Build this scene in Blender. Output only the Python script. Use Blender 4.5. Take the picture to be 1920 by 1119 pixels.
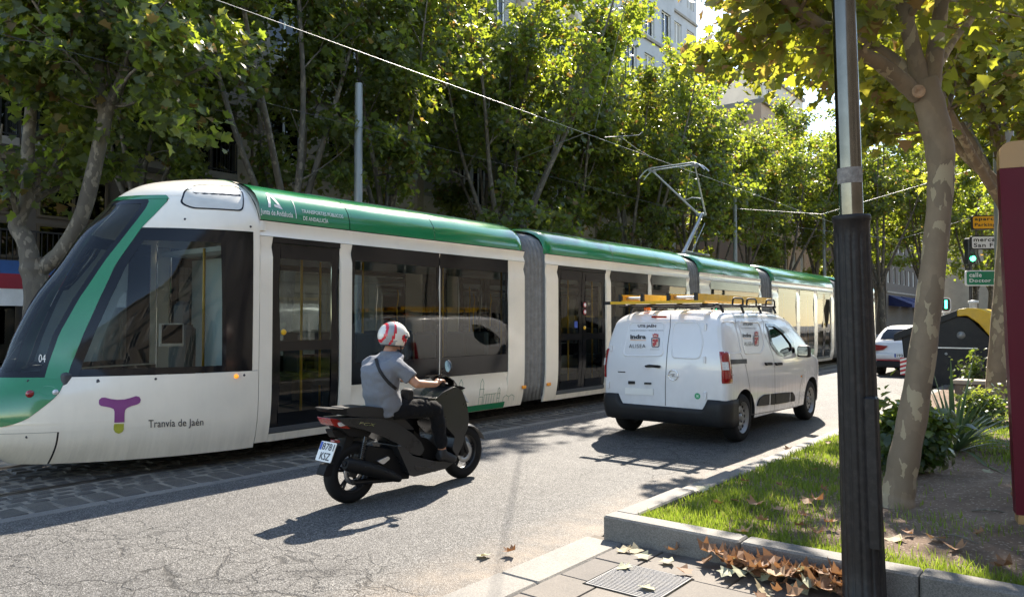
import bpy, bmesh, math, random
from math import sin, cos, pi, radians, atan2, sqrt
from mathutils import Vector, Matrix, noise as mnoise
scene = bpy.context.scene
for o in list(bpy.data.objects): bpy.data.objects.remove(o)
COL = scene.collection
# ------------------------------------------------------------------ camera
TH = radians(38.4); PT = radians(1.66); CH = 1.6; FPX = 1400.0
cam = bpy.data.cameras.new('camera'); cam.sensor_width = 36; cam.lens = FPX/1920*36
cam.clip_start = 0.05; cam.clip_end = 2000
camo = bpy.data.objects.new('camera', cam); COL.objects.link(camo)
camo.location = (0, 0, CH); camo.rotation_euler = (pi/2+PT, 0, TH)
scene.camera = camo
# ------------------------------------------------------------------ sky and sun
SUN_AZ = radians(-22.0); SUN_EL = radians(45.0)      # azimuth from +Y towards +X
w = bpy.data.worlds.new('World'); scene.world = w; w.use_nodes = True
nt = w.node_tree; nt.nodes.clear()
sky = nt.nodes.new('ShaderNodeTexSky'); sky.sky_type = 'NISHITA'; sky.sun_disc = False
sky.sun_elevation = SUN_EL; sky.sun_rotation = SUN_AZ; sky.altitude = 500; sky.dust_density = 0.3; sky.ozone_density = 1.2; sky.air_density = 1.0
bg = nt.nodes.new('ShaderNodeBackground'); bg.inputs[1].default_value = 0.12
wo = nt.nodes.new('ShaderNodeOutputWorld')
nt.links.new(sky.outputs[0], bg.inputs[0]); nt.links.new(bg.outputs[0], wo.inputs[0])
sd = Vector((sin(SUN_AZ)*cos(SUN_EL), cos(SUN_AZ)*cos(SUN_EL), sin(SUN_EL)))
sl = bpy.data.lights.new('sun', 'SUN'); sl.energy = 3.7; sl.angle = radians(0.55); sl.color = (1, .965, .925)
so = bpy.data.objects.new('sun', sl); COL.objects.link(so)
so.rotation_euler = (-sd).to_track_quat('-Z', 'Y').to_euler(); so.location = sd*60
scene.view_settings.view_transform = 'Standard'; scene.view_settings.look = 'None'
scene.view_settings.exposure = 2.0; scene.view_settings.gamma = 1
scene.view_settings.use_curve_mapping = False
scene.view_settings.use_white_balance = True      # the camera's daylight-shade balance
scene.view_settings.white_balance_temperature = 7350
scene.cycles.max_bounces = 8; scene.cycles.transparent_max_bounces = 24
scene.cycles.sample_clamp_indirect = 6.0
scene.cycles.use_denoising = True
# ------------------------------------------------------------------ pixel helpers (photo is 1920x1119)
FW = Vector((-sin(TH)*cos(PT), cos(TH)*cos(PT), sin(PT)))
RT = Vector((cos(TH), sin(TH), 0)); UP = RT.cross(FW)
CAM = Vector((0, 0, CH))
def ray(px, py): return FW + RT*((px-960)/FPX) + UP*((559.5-py)/FPX)
def at_z(px, py, z=0.0):
    d = ray(px, py); return CAM + d*((z-CH)/d.z)
def at_x(px, py, x):
    d = ray(px, py); return CAM + d*(x/d.x)
def at_y(px, py, y):
    d = ray(px, py); return CAM + d*(y/d.y)
def at_d(px, py, dist):
    return CAM + ray(px, py)*dist
# ------------------------------------------------------------------ object helpers
def link(o, parent=None):
    COL.objects.link(o)
    if parent is not None: o.parent = parent
    return o
def tag(o, label=None, cat=None, group=None, kind=None):
    if label: o['label'] = label
    if cat: o['category'] = cat
    if group: o['group'] = group
    if kind: o['kind'] = kind
    return o
def thing(name, label, cat, loc=(0,0,0), rz=0.0, group=None):
    o = bpy.data.objects.new(name, None); o.empty_display_size = .1
    COL.objects.link(o); o.location = loc; o.rotation_euler = (0, 0, rz)
    return tag(o, label, cat, group)
def copy_tree(o, parent=None):
    c = o.copy(); COL.objects.link(c); c.parent = parent
    for ch in list(o.children):
        copy_tree(ch, c)
    return c
class MB:
    """collects vertices and faces for one mesh object"""
    def __init__(s): s.v = []; s.f = []; s.m = []; s.sm = []
    def add(s, verts, faces, mi=0, smooth=False):
        b = len(s.v); s.v.extend([tuple(p) for p in verts])
        for f in faces:
            s.f.append(tuple(i+b for i in f)); s.m.append(mi); s.sm.append(smooth)
        return s
    def box(s, c, d, rot=None, mi=0, taper=1.0):
        x, y, z = d[0]/2, d[1]/2, d[2]/2
        vs = [Vector(((-x if i & 1 == 0 else x)*(taper if i & 4 else 1), (-y if i & 2 == 0 else y)*(taper if i & 4 else 1), -z if i & 4 == 0 else z)) for i in range(8)]
        if rot is not None: vs = [rot @ v for v in vs]
        vs = [v+Vector(c) for v in vs]
        return s.add(vs, [(0,2,3,1),(4,5,7,6),(0,1,5,4),(2,6,7,3),(0,4,6,2),(1,3,7,5)], mi)
    def box2(s, a, b, mi=0):
        a = Vector(a); b = Vector(b); return s.box((a+b)/2, b-a, None, mi)
    def cbox(s, a, b, ch=.01, mi=0):
        """box with chamfered vertical and top edges"""
        x0,y0,z0 = a; x1,y1,z1 = b
        def ring(x0,x1,y0,y1,z,c): return [(x0+c,y0,z),(x1-c,y0,z),(x1,y0+c,z),(x1,y1-c,z),(x1-c,y1,z),(x0+c,y1,z),(x0,y1-c,z),(x0,y0+c,z)]
        vs = ring(x0,x1,y0,y1,z0,ch)+ring(x0,x1,y0,y1,z1-ch,ch)+ring(x0+ch,x1-ch,y0+ch,y1-ch,z1,ch*.6)
        fs = []
        for k in range(2):
            for i in range(8):
                j=(i+1)%8; fs.append((k*8+i,k*8+j,k*8+8+j,k*8+8+i))
        fs.append(tuple(range(16,24))); fs.append(tuple(reversed(range(8))))
        return s.add(vs, fs, mi)
    def tube(s, path, rad, seg=8, mi=0, caps=True, smooth=True, flat=1.0):
        P = [Vector(p) for p in path]; n = len(P)
        R = rad if isinstance(rad, (list, tuple)) else [rad]*n
        vs = []; fs = []; nrm = None
        for i in range(n):
            t = (P[min(i+1,n-1)]-P[max(i-1,0)])
            t = t.normalized() if t.length > 1e-9 else Vector((0,0,1))
            if nrm is None:
                a = Vector((0,0,1)) if abs(t.z) < .9 else Vector((1,0,0))
                nrm = t.cross(a).normalized()
            else:
                nrm = (nrm - t*nrm.dot(t)); nrm = nrm.normalized() if nrm.length > 1e-6 else t.orthogonal().normalized()
            bn = t.cross(nrm)
            for k in range(seg):
                a = 2*pi*k/seg; vs.append(P[i]+nrm*(R[i]*cos(a))+bn*(R[i]*sin(a)*flat))
        for i in range(n-1):
            for k in range(seg):
                k2=(k+1)%seg; fs.append((i*seg+k, i*seg+k2, (i+1)*seg+k2, (i+1)*seg+k))
        b = len(s.v); s.add(vs, fs, mi, smooth)
        if caps:
            s.add(vs[:seg],[tuple(reversed(range(seg)))],mi); s.add(vs[-seg:],[tuple(range(seg))],mi)
        return s
    def lathe(s, prof, c=(0,0,0), axis='z', seg=20, mi=0, smooth=True, caps=True, weld=False):
        """prof: list of (r, h) along axis"""
        vs=[]; fs=[]; n=len(prof); c=Vector(c)
        for r,h in prof:
            for k in range(seg):
                a=2*pi*k/seg; u=r*cos(a); v=r*sin(a)
                p = (u,v,h) if axis=='z' else ((h,u,v) if axis=='x' else (v,h,u))
                vs.append(c+Vector(p))
        for i in range(n-1):
            for k in range(seg):
                k2=(k+1)%seg; fs.append((i*seg+k,i*seg+k2,(i+1)*seg+k2,(i+1)*seg+k))
        if weld:
            fs.append(tuple(reversed(range(seg)))); fs.append(tuple(range((n-1)*seg,n*seg))); return s.add(vs,fs,mi,smooth)
        s.add(vs,fs,mi,smooth)
        if caps and prof[0][0]>2e-3: s.add(vs[:seg],[tuple(reversed(range(seg)))],mi)
        if caps and prof[-1][0]>2e-3: s.add(vs[-seg:],[tuple(range(seg))],mi)
        return s
    def prism(s, poly, a, b, axis='x', mi=0, smooth=False):
        """extrude polygon (2D) between a and b along axis"""
        n=len(poly)
        def P(p,h): return (h,p[0],p[1]) if axis=='x' else ((p[0],h,p[1]) if axis=='y' else (p[0],p[1],h))
        vs=[P(p,a) for p in poly]+[P(p,b) for p in poly]
        fs=[tuple(reversed(range(n))),tuple(range(n,2*n))]
        s.add(vs,fs,mi,False); base=len(s.v)-2*n
        for i in range(n):
            j=(i+1)%n; s.f.append((base+i,base+j,base+n+j,base+n+i)); s.m.append(mi); s.sm.append(smooth)
        return s
    def loft(s, rings, mi=0, closed=True, caps=True, smooth=True):
        n=len(rings[0]); vs=[p for r in rings for p in r]; fs=[]
        for i in range(len(rings)-1):
            for k in range(n if closed else n-1):
                k2=(k+1)%n; fs.append((i*n+k,i*n+k2,(i+1)*n+k2,(i+1)*n+k))
        b=len(s.v); s.add(vs,fs,mi,smooth)
        if caps and closed:
            s.add(rings[0],[tuple(reversed(range(n)))],mi); s.add(rings[-1],[tuple(range(n))],mi)
        return s
    def mesh(s, name, mats, normals=True):
        me = bpy.data.meshes.new(name); me.from_pydata(s.v, [], s.f)
        if not isinstance(mats,(list,tuple)): mats=[mats]
        for m in mats: me.materials.append(m)
        me.polygons.foreach_set('material_index', s.m); me.polygons.foreach_set('use_smooth', s.sm)
        me.update()
        if normals:
            bm=bmesh.new(); bm.from_mesh(me); bmesh.ops.recalc_face_normals(bm, faces=bm.faces); bm.to_mesh(me); bm.free()
        return me
    def build(s, name, mats, parent=None, normals=True):
        return link(bpy.data.objects.new(name, s.mesh(name, mats, normals)), parent)
def bevel_obj(o, width=.01, seg=2, angle=35):
    m=o.modifiers.new('bevel','BEVEL'); m.width=width; m.segments=seg; m.limit_method='ANGLE'; m.angle_limit=radians(angle)
    m.harden_normals=False
    for p in o.data.polygons: p.use_smooth=True
    m2=o.modifiers.new('wn','WEIGHTED_NORMAL'); m2.keep_sharp=True
    return o
def bake(o):
    """apply modifiers into the mesh"""
    dg=bpy.context.evaluated_depsgraph_get(); e=o.evaluated_get(dg)
    me=bpy.data.meshes.new_from_object(e, preserve_all_data_layers=True, depsgraph=dg)
    o.modifiers.clear(); o.data=me; return o
def boolean_cut(o, cutters):
    for c in cutters:
        m=o.modifiers.new('cut','BOOLEAN'); m.object=c; m.operation='DIFFERENCE'; m.solver='EXACT'
    bpy.context.view_layer.update(); bake(o)
    for c in cutters: bpy.data.objects.remove(c)
    return o
def round_poly(pts, r, n=4):
    out=[]; N=len(pts); rr = r if isinstance(r,(list,tuple)) else [r]*N
    for i in range(N):
        p=Vector(pts[i]); a=Vector(pts[i-1]); b=Vector(pts[(i+1)%N])
        da=(a-p); db=(b-p); k=min(rr[i], da.length*.48, db.length*.48)
        if k<1e-4: out.append(tuple(p)); continue
        s=p+da.normalized()*k; e=p+db.normalized()*k
        for j in range(n+1):
            t=j/n; q=(1-t)*(1-t)*s+2*t*(1-t)*p+t*t*e; out.append((q.x,q.y))
    return out
def interp(tab, x):
    if x<=tab[0][0]: return tab[0][1]
    for (a,b),(c,d) in zip(tab,tab[1:]):
        if x<=c: return b+(d-b)*(x-a)/(c-a)
    return tab[-1][1]
def smooth_interp(tab, x):
    if x<=tab[0][0]: return tab[0][1]
    n=len(tab)
    for i in range(n-1):
        a,b=tab[i]; c,d=tab[i+1]
        if x<=c:
            m0=(d-(tab[i-1][1] if i>0 else b))/(c-(tab[i-1][0] if i>0 else a))
            m1=((tab[i+2][1] if i+2<n else d)-b)/((tab[i+2][0] if i+2<n else c)-a)
            h=c-a; t=(x-a)/h
            return (2*t**3-3*t*t+1)*b+(t**3-2*t*t+t)*h*m0+(-2*t**3+3*t*t)*d+(t**3-t*t)*h*m1
    return tab[-1][1]
def patch(poly, fmap, name, mat, parent, thick=.012, cut=.2, inward=None, smooth=True, cuts_u=None):
    """polygon in (u,v) laid on a surface fmap(u,v,depth): depth 0 outer face, -thick at the rim"""
    bm=bmesh.new(); vs=[bm.verts.new((p[0],p[1],0)) for p in poly]
    bm.faces.new(vs)
    us=[p[0] for p in poly]; ws=[p[1] for p in poly]
    for ax,(lo,hi) in ((0,(min(us),max(us))),(1,(min(ws),max(ws)))):
        c = cut if ax==1 else (cuts_u or cut)
        k=int((hi-lo)/c)
        for i in range(1,k+1):
            co=[0,0,0]; co[ax]=lo+(hi-lo)*i/(k+1); no=[0,0,0]; no[ax]=1
            bmesh.ops.bisect_plane(bm, geom=bm.verts[:]+bm.edges[:]+bm.faces[:], plane_co=co, plane_no=no)
    bmesh.ops.triangulate(bm, faces=bm.faces[:])
    src=[(v.co.x,v.co.y) for v in bm.verts]
    if thick:
        bd=[e for e in bm.edges if e.is_boundary]
        r=bmesh.ops.extrude_edge_only(bm, edges=bd)
        newv=[g for g in r['geom'] if isinstance(g,bmesh.types.BMVert)]
        for v in newv: v.tag=True
    for v in bm.verts:
        d=-thick if v.tag else 0.0
        v.co=Vector(fmap(v.co.x,v.co.y,d))
    for f in bm.faces: f.smooth=smooth
    bmesh.ops.recalc_face_normals(bm, faces=bm.faces[:])
    if thick:
        for e in bm.edges:
            if len(e.link_faces)==2 and e.calc_face_angle(0)>.7: e.smooth=False
    me=bpy.data.meshes.new(name); bm.to_mesh(me); bm.free(); me.materials.append(mat)
    return link(bpy.data.objects.new(name,me),parent)
_txt={}
def text_geo(txt, bold=0.0, spacing=1.0, shear=0.0):
    key=(txt,bold,spacing,shear)
    if key in _txt: return _txt[key]
    cu=bpy.data.curves.new('t','FONT'); cu.body=txt; cu.size=1; cu.offset=bold; cu.space_character=spacing; cu.shear=shear
    cu.resolution_u=3; cu.fill_mode='FRONT'
    o=bpy.data.objects.new('t',cu); COL.objects.link(o)
    dg=bpy.context.evaluated_depsgraph_get(); me=bpy.data.meshes.new_from_object(o.evaluated_get(dg))
    bpy.data.objects.remove(o); bpy.data.curves.remove(cu)
    vs=[v.co.copy() for v in me.vertices]; fs=[tuple(p.vertices) for p in me.polygons]
    bpy.data.meshes.remove(me)
    x0=min(v.x for v in vs); x1=max(v.x for v in vs); y0=min(v.y for v in vs); y1=max(v.y for v in vs)
    vs=[((v.x-x0),(v.y-y0)) for v in vs]
    _txt[key]=(vs,fs,x1-x0,y1-y0); return _txt[key]
def text_on(txt, fmap, u0, u1, v0, v1, name, mat, parent, bold=0.0, spacing=1.0, shear=0.0):
    """letters as thin printed geometry: fitted into the u/v rectangle on surface fmap(u,v,d)"""
    vs,fs,wd,ht=text_geo(txt,bold,spacing,shear)
    m=MB(); m.add([fmap(u0+(u1-u0)*a/wd, v0+(v1-v0)*b/ht, .003) for a,b in vs], fs)
    return m.build(name, mat, parent, normals=False)
# ================================================================== materials
def newmat(name):
    m=bpy.data.materials.new(name); m.use_nodes=True; nt=m.node_tree; nt.nodes.clear()
    out=nt.nodes.new('ShaderNodeOutputMaterial'); return m,nt,out
def N(nt,t,**k):
    n=nt.nodes.new(t)
    for a,b in k.items(): setattr(n,a,b)
    return n
def L(nt,a,b): nt.links.new(a,b)
def noise_node(nt, scale, detail=4, rough=.55, co=None, dim=None):
    n=N(nt,'ShaderNodeTexNoise'); n.inputs['Scale'].default_value=scale; n.inputs['Detail'].default_value=detail; n.inputs['Roughness'].default_value=rough
    if co is not None: L(nt,co,n.inputs['Vector'])
    return n
def ramp(nt, fac, stops, interp_='LINEAR'):
    r=N(nt,'ShaderNodeValToRGB'); r.color_ramp.interpolation=interp_
    e=r.color_ramp.elements
    while len(e)<len(stops): e.new(.5)
    for i,(p,c) in enumerate(stops):
        e[i].position=p; e[i].color=(c[0],c[1],c[2],1) if len(c)==3 else c
    L(nt,fac,r.inputs[0]); return r
def mix(nt, fac, a, b, mode='MIX'):
    n=N(nt,'ShaderNodeMix',data_type='RGBA',blend_type=mode)
    if isinstance(fac,(int,float)): n.inputs[0].default_value=fac
    else: L(nt,fac,n.inputs[0])
    for sock,v in ((n.inputs[6],a),(n.inputs[7],b)):
        if isinstance(v,(tuple,list)): sock.default_value=(v[0],v[1],v[2],1)
        else: L(nt,v,sock)
    return n.outputs[2]
def mth(nt, op, a, b=None, c=None):
    n=N(nt,'ShaderNodeMath',operation=op)
    for i,v in enumerate((a,b,c)):
        if v is None: continue
        if isinstance(v,(int,float)): n.inputs[i].default_value=v
        else: L(nt,v,n.inputs[i])
    return n.outputs[0]
def bump(nt, h, dist=.01, strength=.5, prev=None):
    b=N(nt,'ShaderNodeBump'); b.inputs['Strength'].default_value=strength; b.inputs['Distance'].default_value=dist
    L(nt,h,b.inputs['Height'])
    if prev is not None: L(nt,prev,b.inputs['Normal'])
    return b.outputs[0]
def pm(name, col, rough=.5, metal=0.0, var=.12, scale=3.0, bmp=0.0, bscale=40.0, coat=0.0, dirt=0.0, dirtcol=(.12,.1,.08), rvar=.08, spec=.5, world=False, emit=None):
    m,nt,out=newmat(name); p=N(nt,'ShaderNodeBsdfPrincipled')
    if world: co=N(nt,'ShaderNodeNewGeometry').outputs['Position']
    else: co=N(nt,'ShaderNodeTexCoord').outputs['Object']
    n1=noise_node(nt,scale,5,.6,co)
    lo=tuple(max(0,c*(1-var)) for c in col); hi=tuple(min(1,c*(1+var)) for c in col)
    c=ramp(nt,n1.outputs[0],[(.3,lo),(.7,hi)]).outputs[0]
    if dirt>0:
        n2=noise_node(nt,scale*2.7,8,.7,co)
        f=ramp(nt,n2.outputs[0],[(.48,(0,0,0)),(.72,(dirt,dirt,dirt))]).outputs[0]
        c=mix(nt,f,c,dirtcol)
    L(nt,c,p.inputs['Base Color'])
    if rvar>0:
        r=N(nt,'ShaderNodeMapRange'); L(nt,n1.outputs[0],r.inputs[0]); r.inputs[1].default_value=.3; r.inputs[2].default_value=.7
        r.inputs[3].default_value=max(.02,rough-rvar); r.inputs[4].default_value=min(1,rough+rvar); L(nt,r.outputs[0],p.inputs['Roughness'])
    else: p.inputs['Roughness'].default_value=rough
    p.inputs['Metallic'].default_value=metal; p.inputs['Specular IOR Level'].default_value=spec
    if coat: p.inputs['Coat Weight'].default_value=coat; p.inputs['Coat Roughness'].default_value=.06
    if bmp>0:
        nb=noise_node(nt,bscale,6,.65,co); L(nt,bump(nt,nb.outputs[0],bmp,.6),p.inputs['Normal'])
    if emit: p.inputs['Emission Color'].default_value=(*emit[0],1); p.inputs['Emission Strength'].default_value=emit[1]
    L(nt,p.outputs[0],out.inputs[0]); return m
def glassmat(name, tint=(.3,.34,.33), ior=1.55, rough=0.0, wob=0.0, refl=1.0):
    m,nt,out=newmat(name); t=N(nt,'ShaderNodeBsdfTransparent'); t.inputs[0].default_value=(*tint,1)
    g=N(nt,'ShaderNodeBsdfGlossy'); g.inputs['Roughness'].default_value=rough; g.inputs[0].default_value=(refl,refl,refl,1)
    f=N(nt,'ShaderNodeFresnel'); f.inputs[0].default_value=ior
    if wob>0:
        co=N(nt,'ShaderNodeTexCoord').outputs['Object']; nb=noise_node(nt,1.1,2,.5,co)
        b=bump(nt,nb.outputs[0],wob,1.0); L(nt,b,g.inputs['Normal'])
    x=N(nt,'ShaderNodeMixShader'); L(nt,f.outputs[0],x.inputs[0]); L(nt,t.outputs[0],x.inputs[1]); L(nt,g.outputs[0],x.inputs[2]); L(nt,x.outputs[0],out.inputs[0]); return m
M={}
M['tram_white']=pm('tram_white',(.88,.81,.68),.22,var=.05,scale=1.2,coat=.5,dirt=.10,dirtcol=(.5,.46,.4),rvar=.06)
def grime(m,zlo,zhi,col,amt):
    nt=m.node_tree; p=[n for n in nt.nodes if n.type=='BSDF_PRINCIPLED'][0]; src=p.inputs['Base Color'].links[0].from_socket
    co=N(nt,'ShaderNodeNewGeometry').outputs['Position']; s=N(nt,'ShaderNodeSeparateXYZ'); L(nt,co,s.inputs[0])
    r=N(nt,'ShaderNodeMapRange'); L(nt,s.outputs[2],r.inputs[0]); r.inputs[1].default_value=zhi; r.inputs[2].default_value=zlo
    mp=N(nt,'ShaderNodeMapping'); mp.inputs['Scale'].default_value=(1,9,.8); L(nt,co,mp.inputs[0])
    n=noise_node(nt,1.6,6,.7,mp.outputs[0]); k=mth(nt,'MULTIPLY',ramp(nt,n.outputs[0],[(.35,(0,0,0)),(.68,(1,1,1))]).outputs[0],mth(nt,'ADD',mth(nt,'MULTIPLY',r.outputs[0],amt),.03))
    L(nt,mix(nt,k,src,col),p.inputs['Base Color'])
grime(M['tram_white'],.18,.55,(.3,.26,.2),.25)
M['tram_green']=pm('tram_green',(.006,.20,.075),.16,var=.12,scale=1.0,coat=.7,rvar=.05)
M['tram_black']=pm('tram_black',(.007,.0075,.009),.12,var=.1,coat=.0,rvar=.03,spec=.35)
M['tram_grey']=pm('tram_grey',(.22,.225,.22),.55,var=.15,scale=6,dirt=.35)
M['bellows']=pm('bellows',(.20,.205,.20),.6,var=.2,scale=9,dirt=.4,bmp=.002,bscale=60)
M['undercarriage']=pm('undercarriage',(.02,.02,.02),.8,dirt=.4)
M['tram_glass']=glassmat('tram_glass',(.62,.68,.67),1.5,0,.0006,.85)
M['tram_screen']=glassmat('tram_screen',(.55,.6,.58),1.45,0,.0004,.8)
M['interior']=pm('interior',(.6,.66,.65),.6,var=.08)
M['interior_dark']=pm('interior_dark',(.05,.055,.06),.6)
M['seat_blue']=pm('seat_blue',(.06,.09,.11),.8,bmp=.002)
M['yellow_pole']=pm('yellow_pole',(.75,.42,.02),.35)
M['print_white']=pm('print_white',(.8,.79,.74),.4,var=.03)
M['print_dark']=pm('print_dark',(.035,.035,.04),.5,var=.05)
M['print_green']=pm('print_green',(.02,.16,.08),.5,var=.05)
M['purple']=pm('purple',(.22,.04,.2),.3,var=.1,coat=.3)
M['lime']=pm('lime',(.42,.42,.05),.3,var=.05,coat=.3)
M['amber']=pm('amber',(.85,.3,.01),.2,var=.05,coat=.6)
M['amber_lit']=pm('amber_lit',(.9,.33,.01),.2,var=.05,coat=.6,emit=((1,.35,.02),.25))
M['red_lens']=pm('red_lens',(.26,.004,.008),.12,var=.2,scale=30,coat=.9)
M['clear_lens']=pm('clear_lens',(.6,.6,.6),.1,var=.2,scale=40,coat=.8)
M['van_white']=pm('van_white',(.74,.74,.75),.24,var=.04,scale=1.5,coat=.6,dirt=.07,dirtcol=(.5,.46,.4),rvar=.06)
grime(M['van_white'],.3,.95,(.26,.23,.19),.4)
M['black_plastic']=pm('black_plastic',(.016,.0165,.018),.55,var=.2,scale=6,bmp=.0006,bscale=300,spec=.3)
M['gloss_black']=pm('gloss_black',(.008,.008,.009),.12,coat=.2)
M['rubber']=pm('rubber',(.009,.009,.0095),.75,var=.25,scale=12,bmp=.001,bscale=120,spec=.25)
M['steel_rim']=pm('steel_rim',(.26,.265,.27),.45,.6,var=.15,scale=8,dirt=.3)
M['alloy_dark']=pm('alloy_dark',(.03,.03,.032),.35,.5,var=.2)
M['chrome']=pm('chrome',(.75,.75,.76),.12,1.0,var=.05)
M['steel']=pm('steel',(.45,.46,.47),.38,.9,var=.12,scale=6,dirt=.15)
M['galv']=pm('galv',(.30,.32,.325),.48,.4,var=.08,scale=4,dirt=.12,dirtcol=(.25,.25,.25))
M['ladder_yellow']=pm('ladder_yellow',(.78,.43,.01),.4,var=.12,scale=9,dirt=.35,dirtcol=(.25,.16,.05))
M['alu']=pm('alu',(.62,.63,.64),.35,.9,var=.1)
M['car_glass']=glassmat('car_glass',(.35,.38,.37),1.6)
M['mirror']=pm('mirror',(.35,.35,.36),.05,1.0,var=0)
M['scooter_black']=pm('scooter_black',(.019,.019,.020),.3,var=.12,scale=6,rvar=.05,spec=.5)
M['scooter_matte']=pm('scooter_matte',(.006,.006,.0065),.6,var=.15,spec=.25)
M['seat_vinyl']=pm('seat_vinyl',(.012,.012,.013),.5,bmp=.0008,bscale=200)
M['plate_white']=pm('plate_white',(.75,.75,.72),.35,var=.04)
M['plate_blue']=pm('plate_blue',(.01,.06,.35),.35)
M['skin']=pm('skin',(.42,.21,.13),.5,var=.1,scale=14,bmp=.001,bscale=90)
M['hair']=pm('hair',(.03,.02,.015),.7)
M['helmet_white']=pm('helmet_white',(.72,.69,.62),.2,var=.04,coat=.6)
M['helmet_red']=pm('helmet_red',(.6,.015,.03),.22,coat=.6)
M['helmet_grey']=pm('helmet_grey',(.3,.32,.32),.25,coat=.6)
M['strap']=pm('strap',(.01,.01,.011),.75,bmp=.001,bscale=200)
M['shoe']=pm('shoe',(.012,.012,.013),.6)
M['wire']=pm('wire',(.28,.28,.28),.5,.6,var=.05)
M['post_black']=pm('post_black',(.011,.010,.0105),.5,spec=.3,var=.25,scale=9,dirt=.35,dirtcol=(.07,.06,.055),bmp=.0015,bscale=45)
M['red_totem']=pm('red_totem',(.085,.003,.012),.45,var=.06,spec=.2)
M['gold_totem']=pm('gold_totem',(.33,.19,.075),.4,var=.06)
M['cont_grey']=pm('cont_grey',(.013,.0145,.017),.5,spec=.3,var=.2,dirt=.2,dirtcol=(.07,.065,.06))
M['cont_yellow']=pm('cont_yellow',(.62,.38,.015),.42,var=.12,dirt=.25,dirtcol=(.3,.2,.05))
M['sign_yellow']=pm('sign_yellow',(.8,.38,.01),.35,var=.03)
M['sign_white']=pm('sign_white',(.75,.75,.74),.35,var=.03)
M['sign_green']=pm('sign_green',(.01,.2,.1),.35,var=.03)
M['sign_black']=pm('sign_black',(.02,.02,.02),.4)
M['light_green']=pm('light_green',(.02,.7,.35),.3,emit=((.02,1,.45),3.0))
M['stripe_red']=pm('stripe_red',(.55,.02,.03),.4)
M['railing']=pm('railing',(.015,.015,.016),.5)
M['wood_frame']=pm('wood_frame',(.10,.075,.05),.6,var=.2)
M['dark_glass']=glassmat('dark_glass',(.12,.14,.15),1.55)
M['room_dark']=pm('room_dark',(.03,.03,.032),.9)
M['awning_teal']=pm('awning_teal',(.01,.2,.22),.8)
M['awning_navy']=pm('awning_navy',(.012,.02,.09),.8)
M['shop_blue']=pm('shop_blue',(.02,.09,.28),.5)
M['shop_red']=pm('shop_red',(.3,.015,.03),.5)
M['shop_white']=pm('shop_white',(.75,.73,.7),.6)
M['shutter']=pm('shutter',(.34,.33,.31),.7,var=.08)
M['facade_beige']=pm('facade_beige',(.40,.33,.24),.85,var=.12,scale=.5,dirt=.3,dirtcol=(.2,.17,.13),bmp=.003,bscale=30,world=True)
M['facade_cream']=pm('facade_cream',(.58,.52,.43),.85,var=.1,scale=.4,dirt=.25,dirtcol=(.27,.24,.2),bmp=.003,bscale=30,world=True)
M['facade_white']=pm('facade_white',(.70,.67,.61),.85,var=.08,scale=.4,dirt=.2,dirtcol=(.4,.37,.32),bmp=.003,bscale=30,world=True)
M['facade_tan']=pm('facade_tan',(.27,.235,.195),.85,var=.12,scale=.4,dirt=.3,dirtcol=(.12,.1,.08),bmp=.003,bscale=30,world=True)
M['facade_pink']=pm('facade_pink',(.45,.31,.22),.85,var=.1,scale=.4,dirt=.25,dirtcol=(.2,.17,.14),bmp=.003,bscale=30,world=True)
M['facade_grey']=pm('facade_grey',(.42,.43,.44),.8,var=.08,scale=.4,dirt=.25,bmp=.003,bscale=30,world=True)
M['facade_brown']=pm('facade_brown',(.11,.09,.075),.8,var=.15,scale=.6,dirt=.3,bmp=.003,world=True)
M['stone_ledge']=pm('stone_ledge',(.28,.25,.21),.85,var=.2,scale=2,dirt=.4,bmp=.003,world=True)
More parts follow.
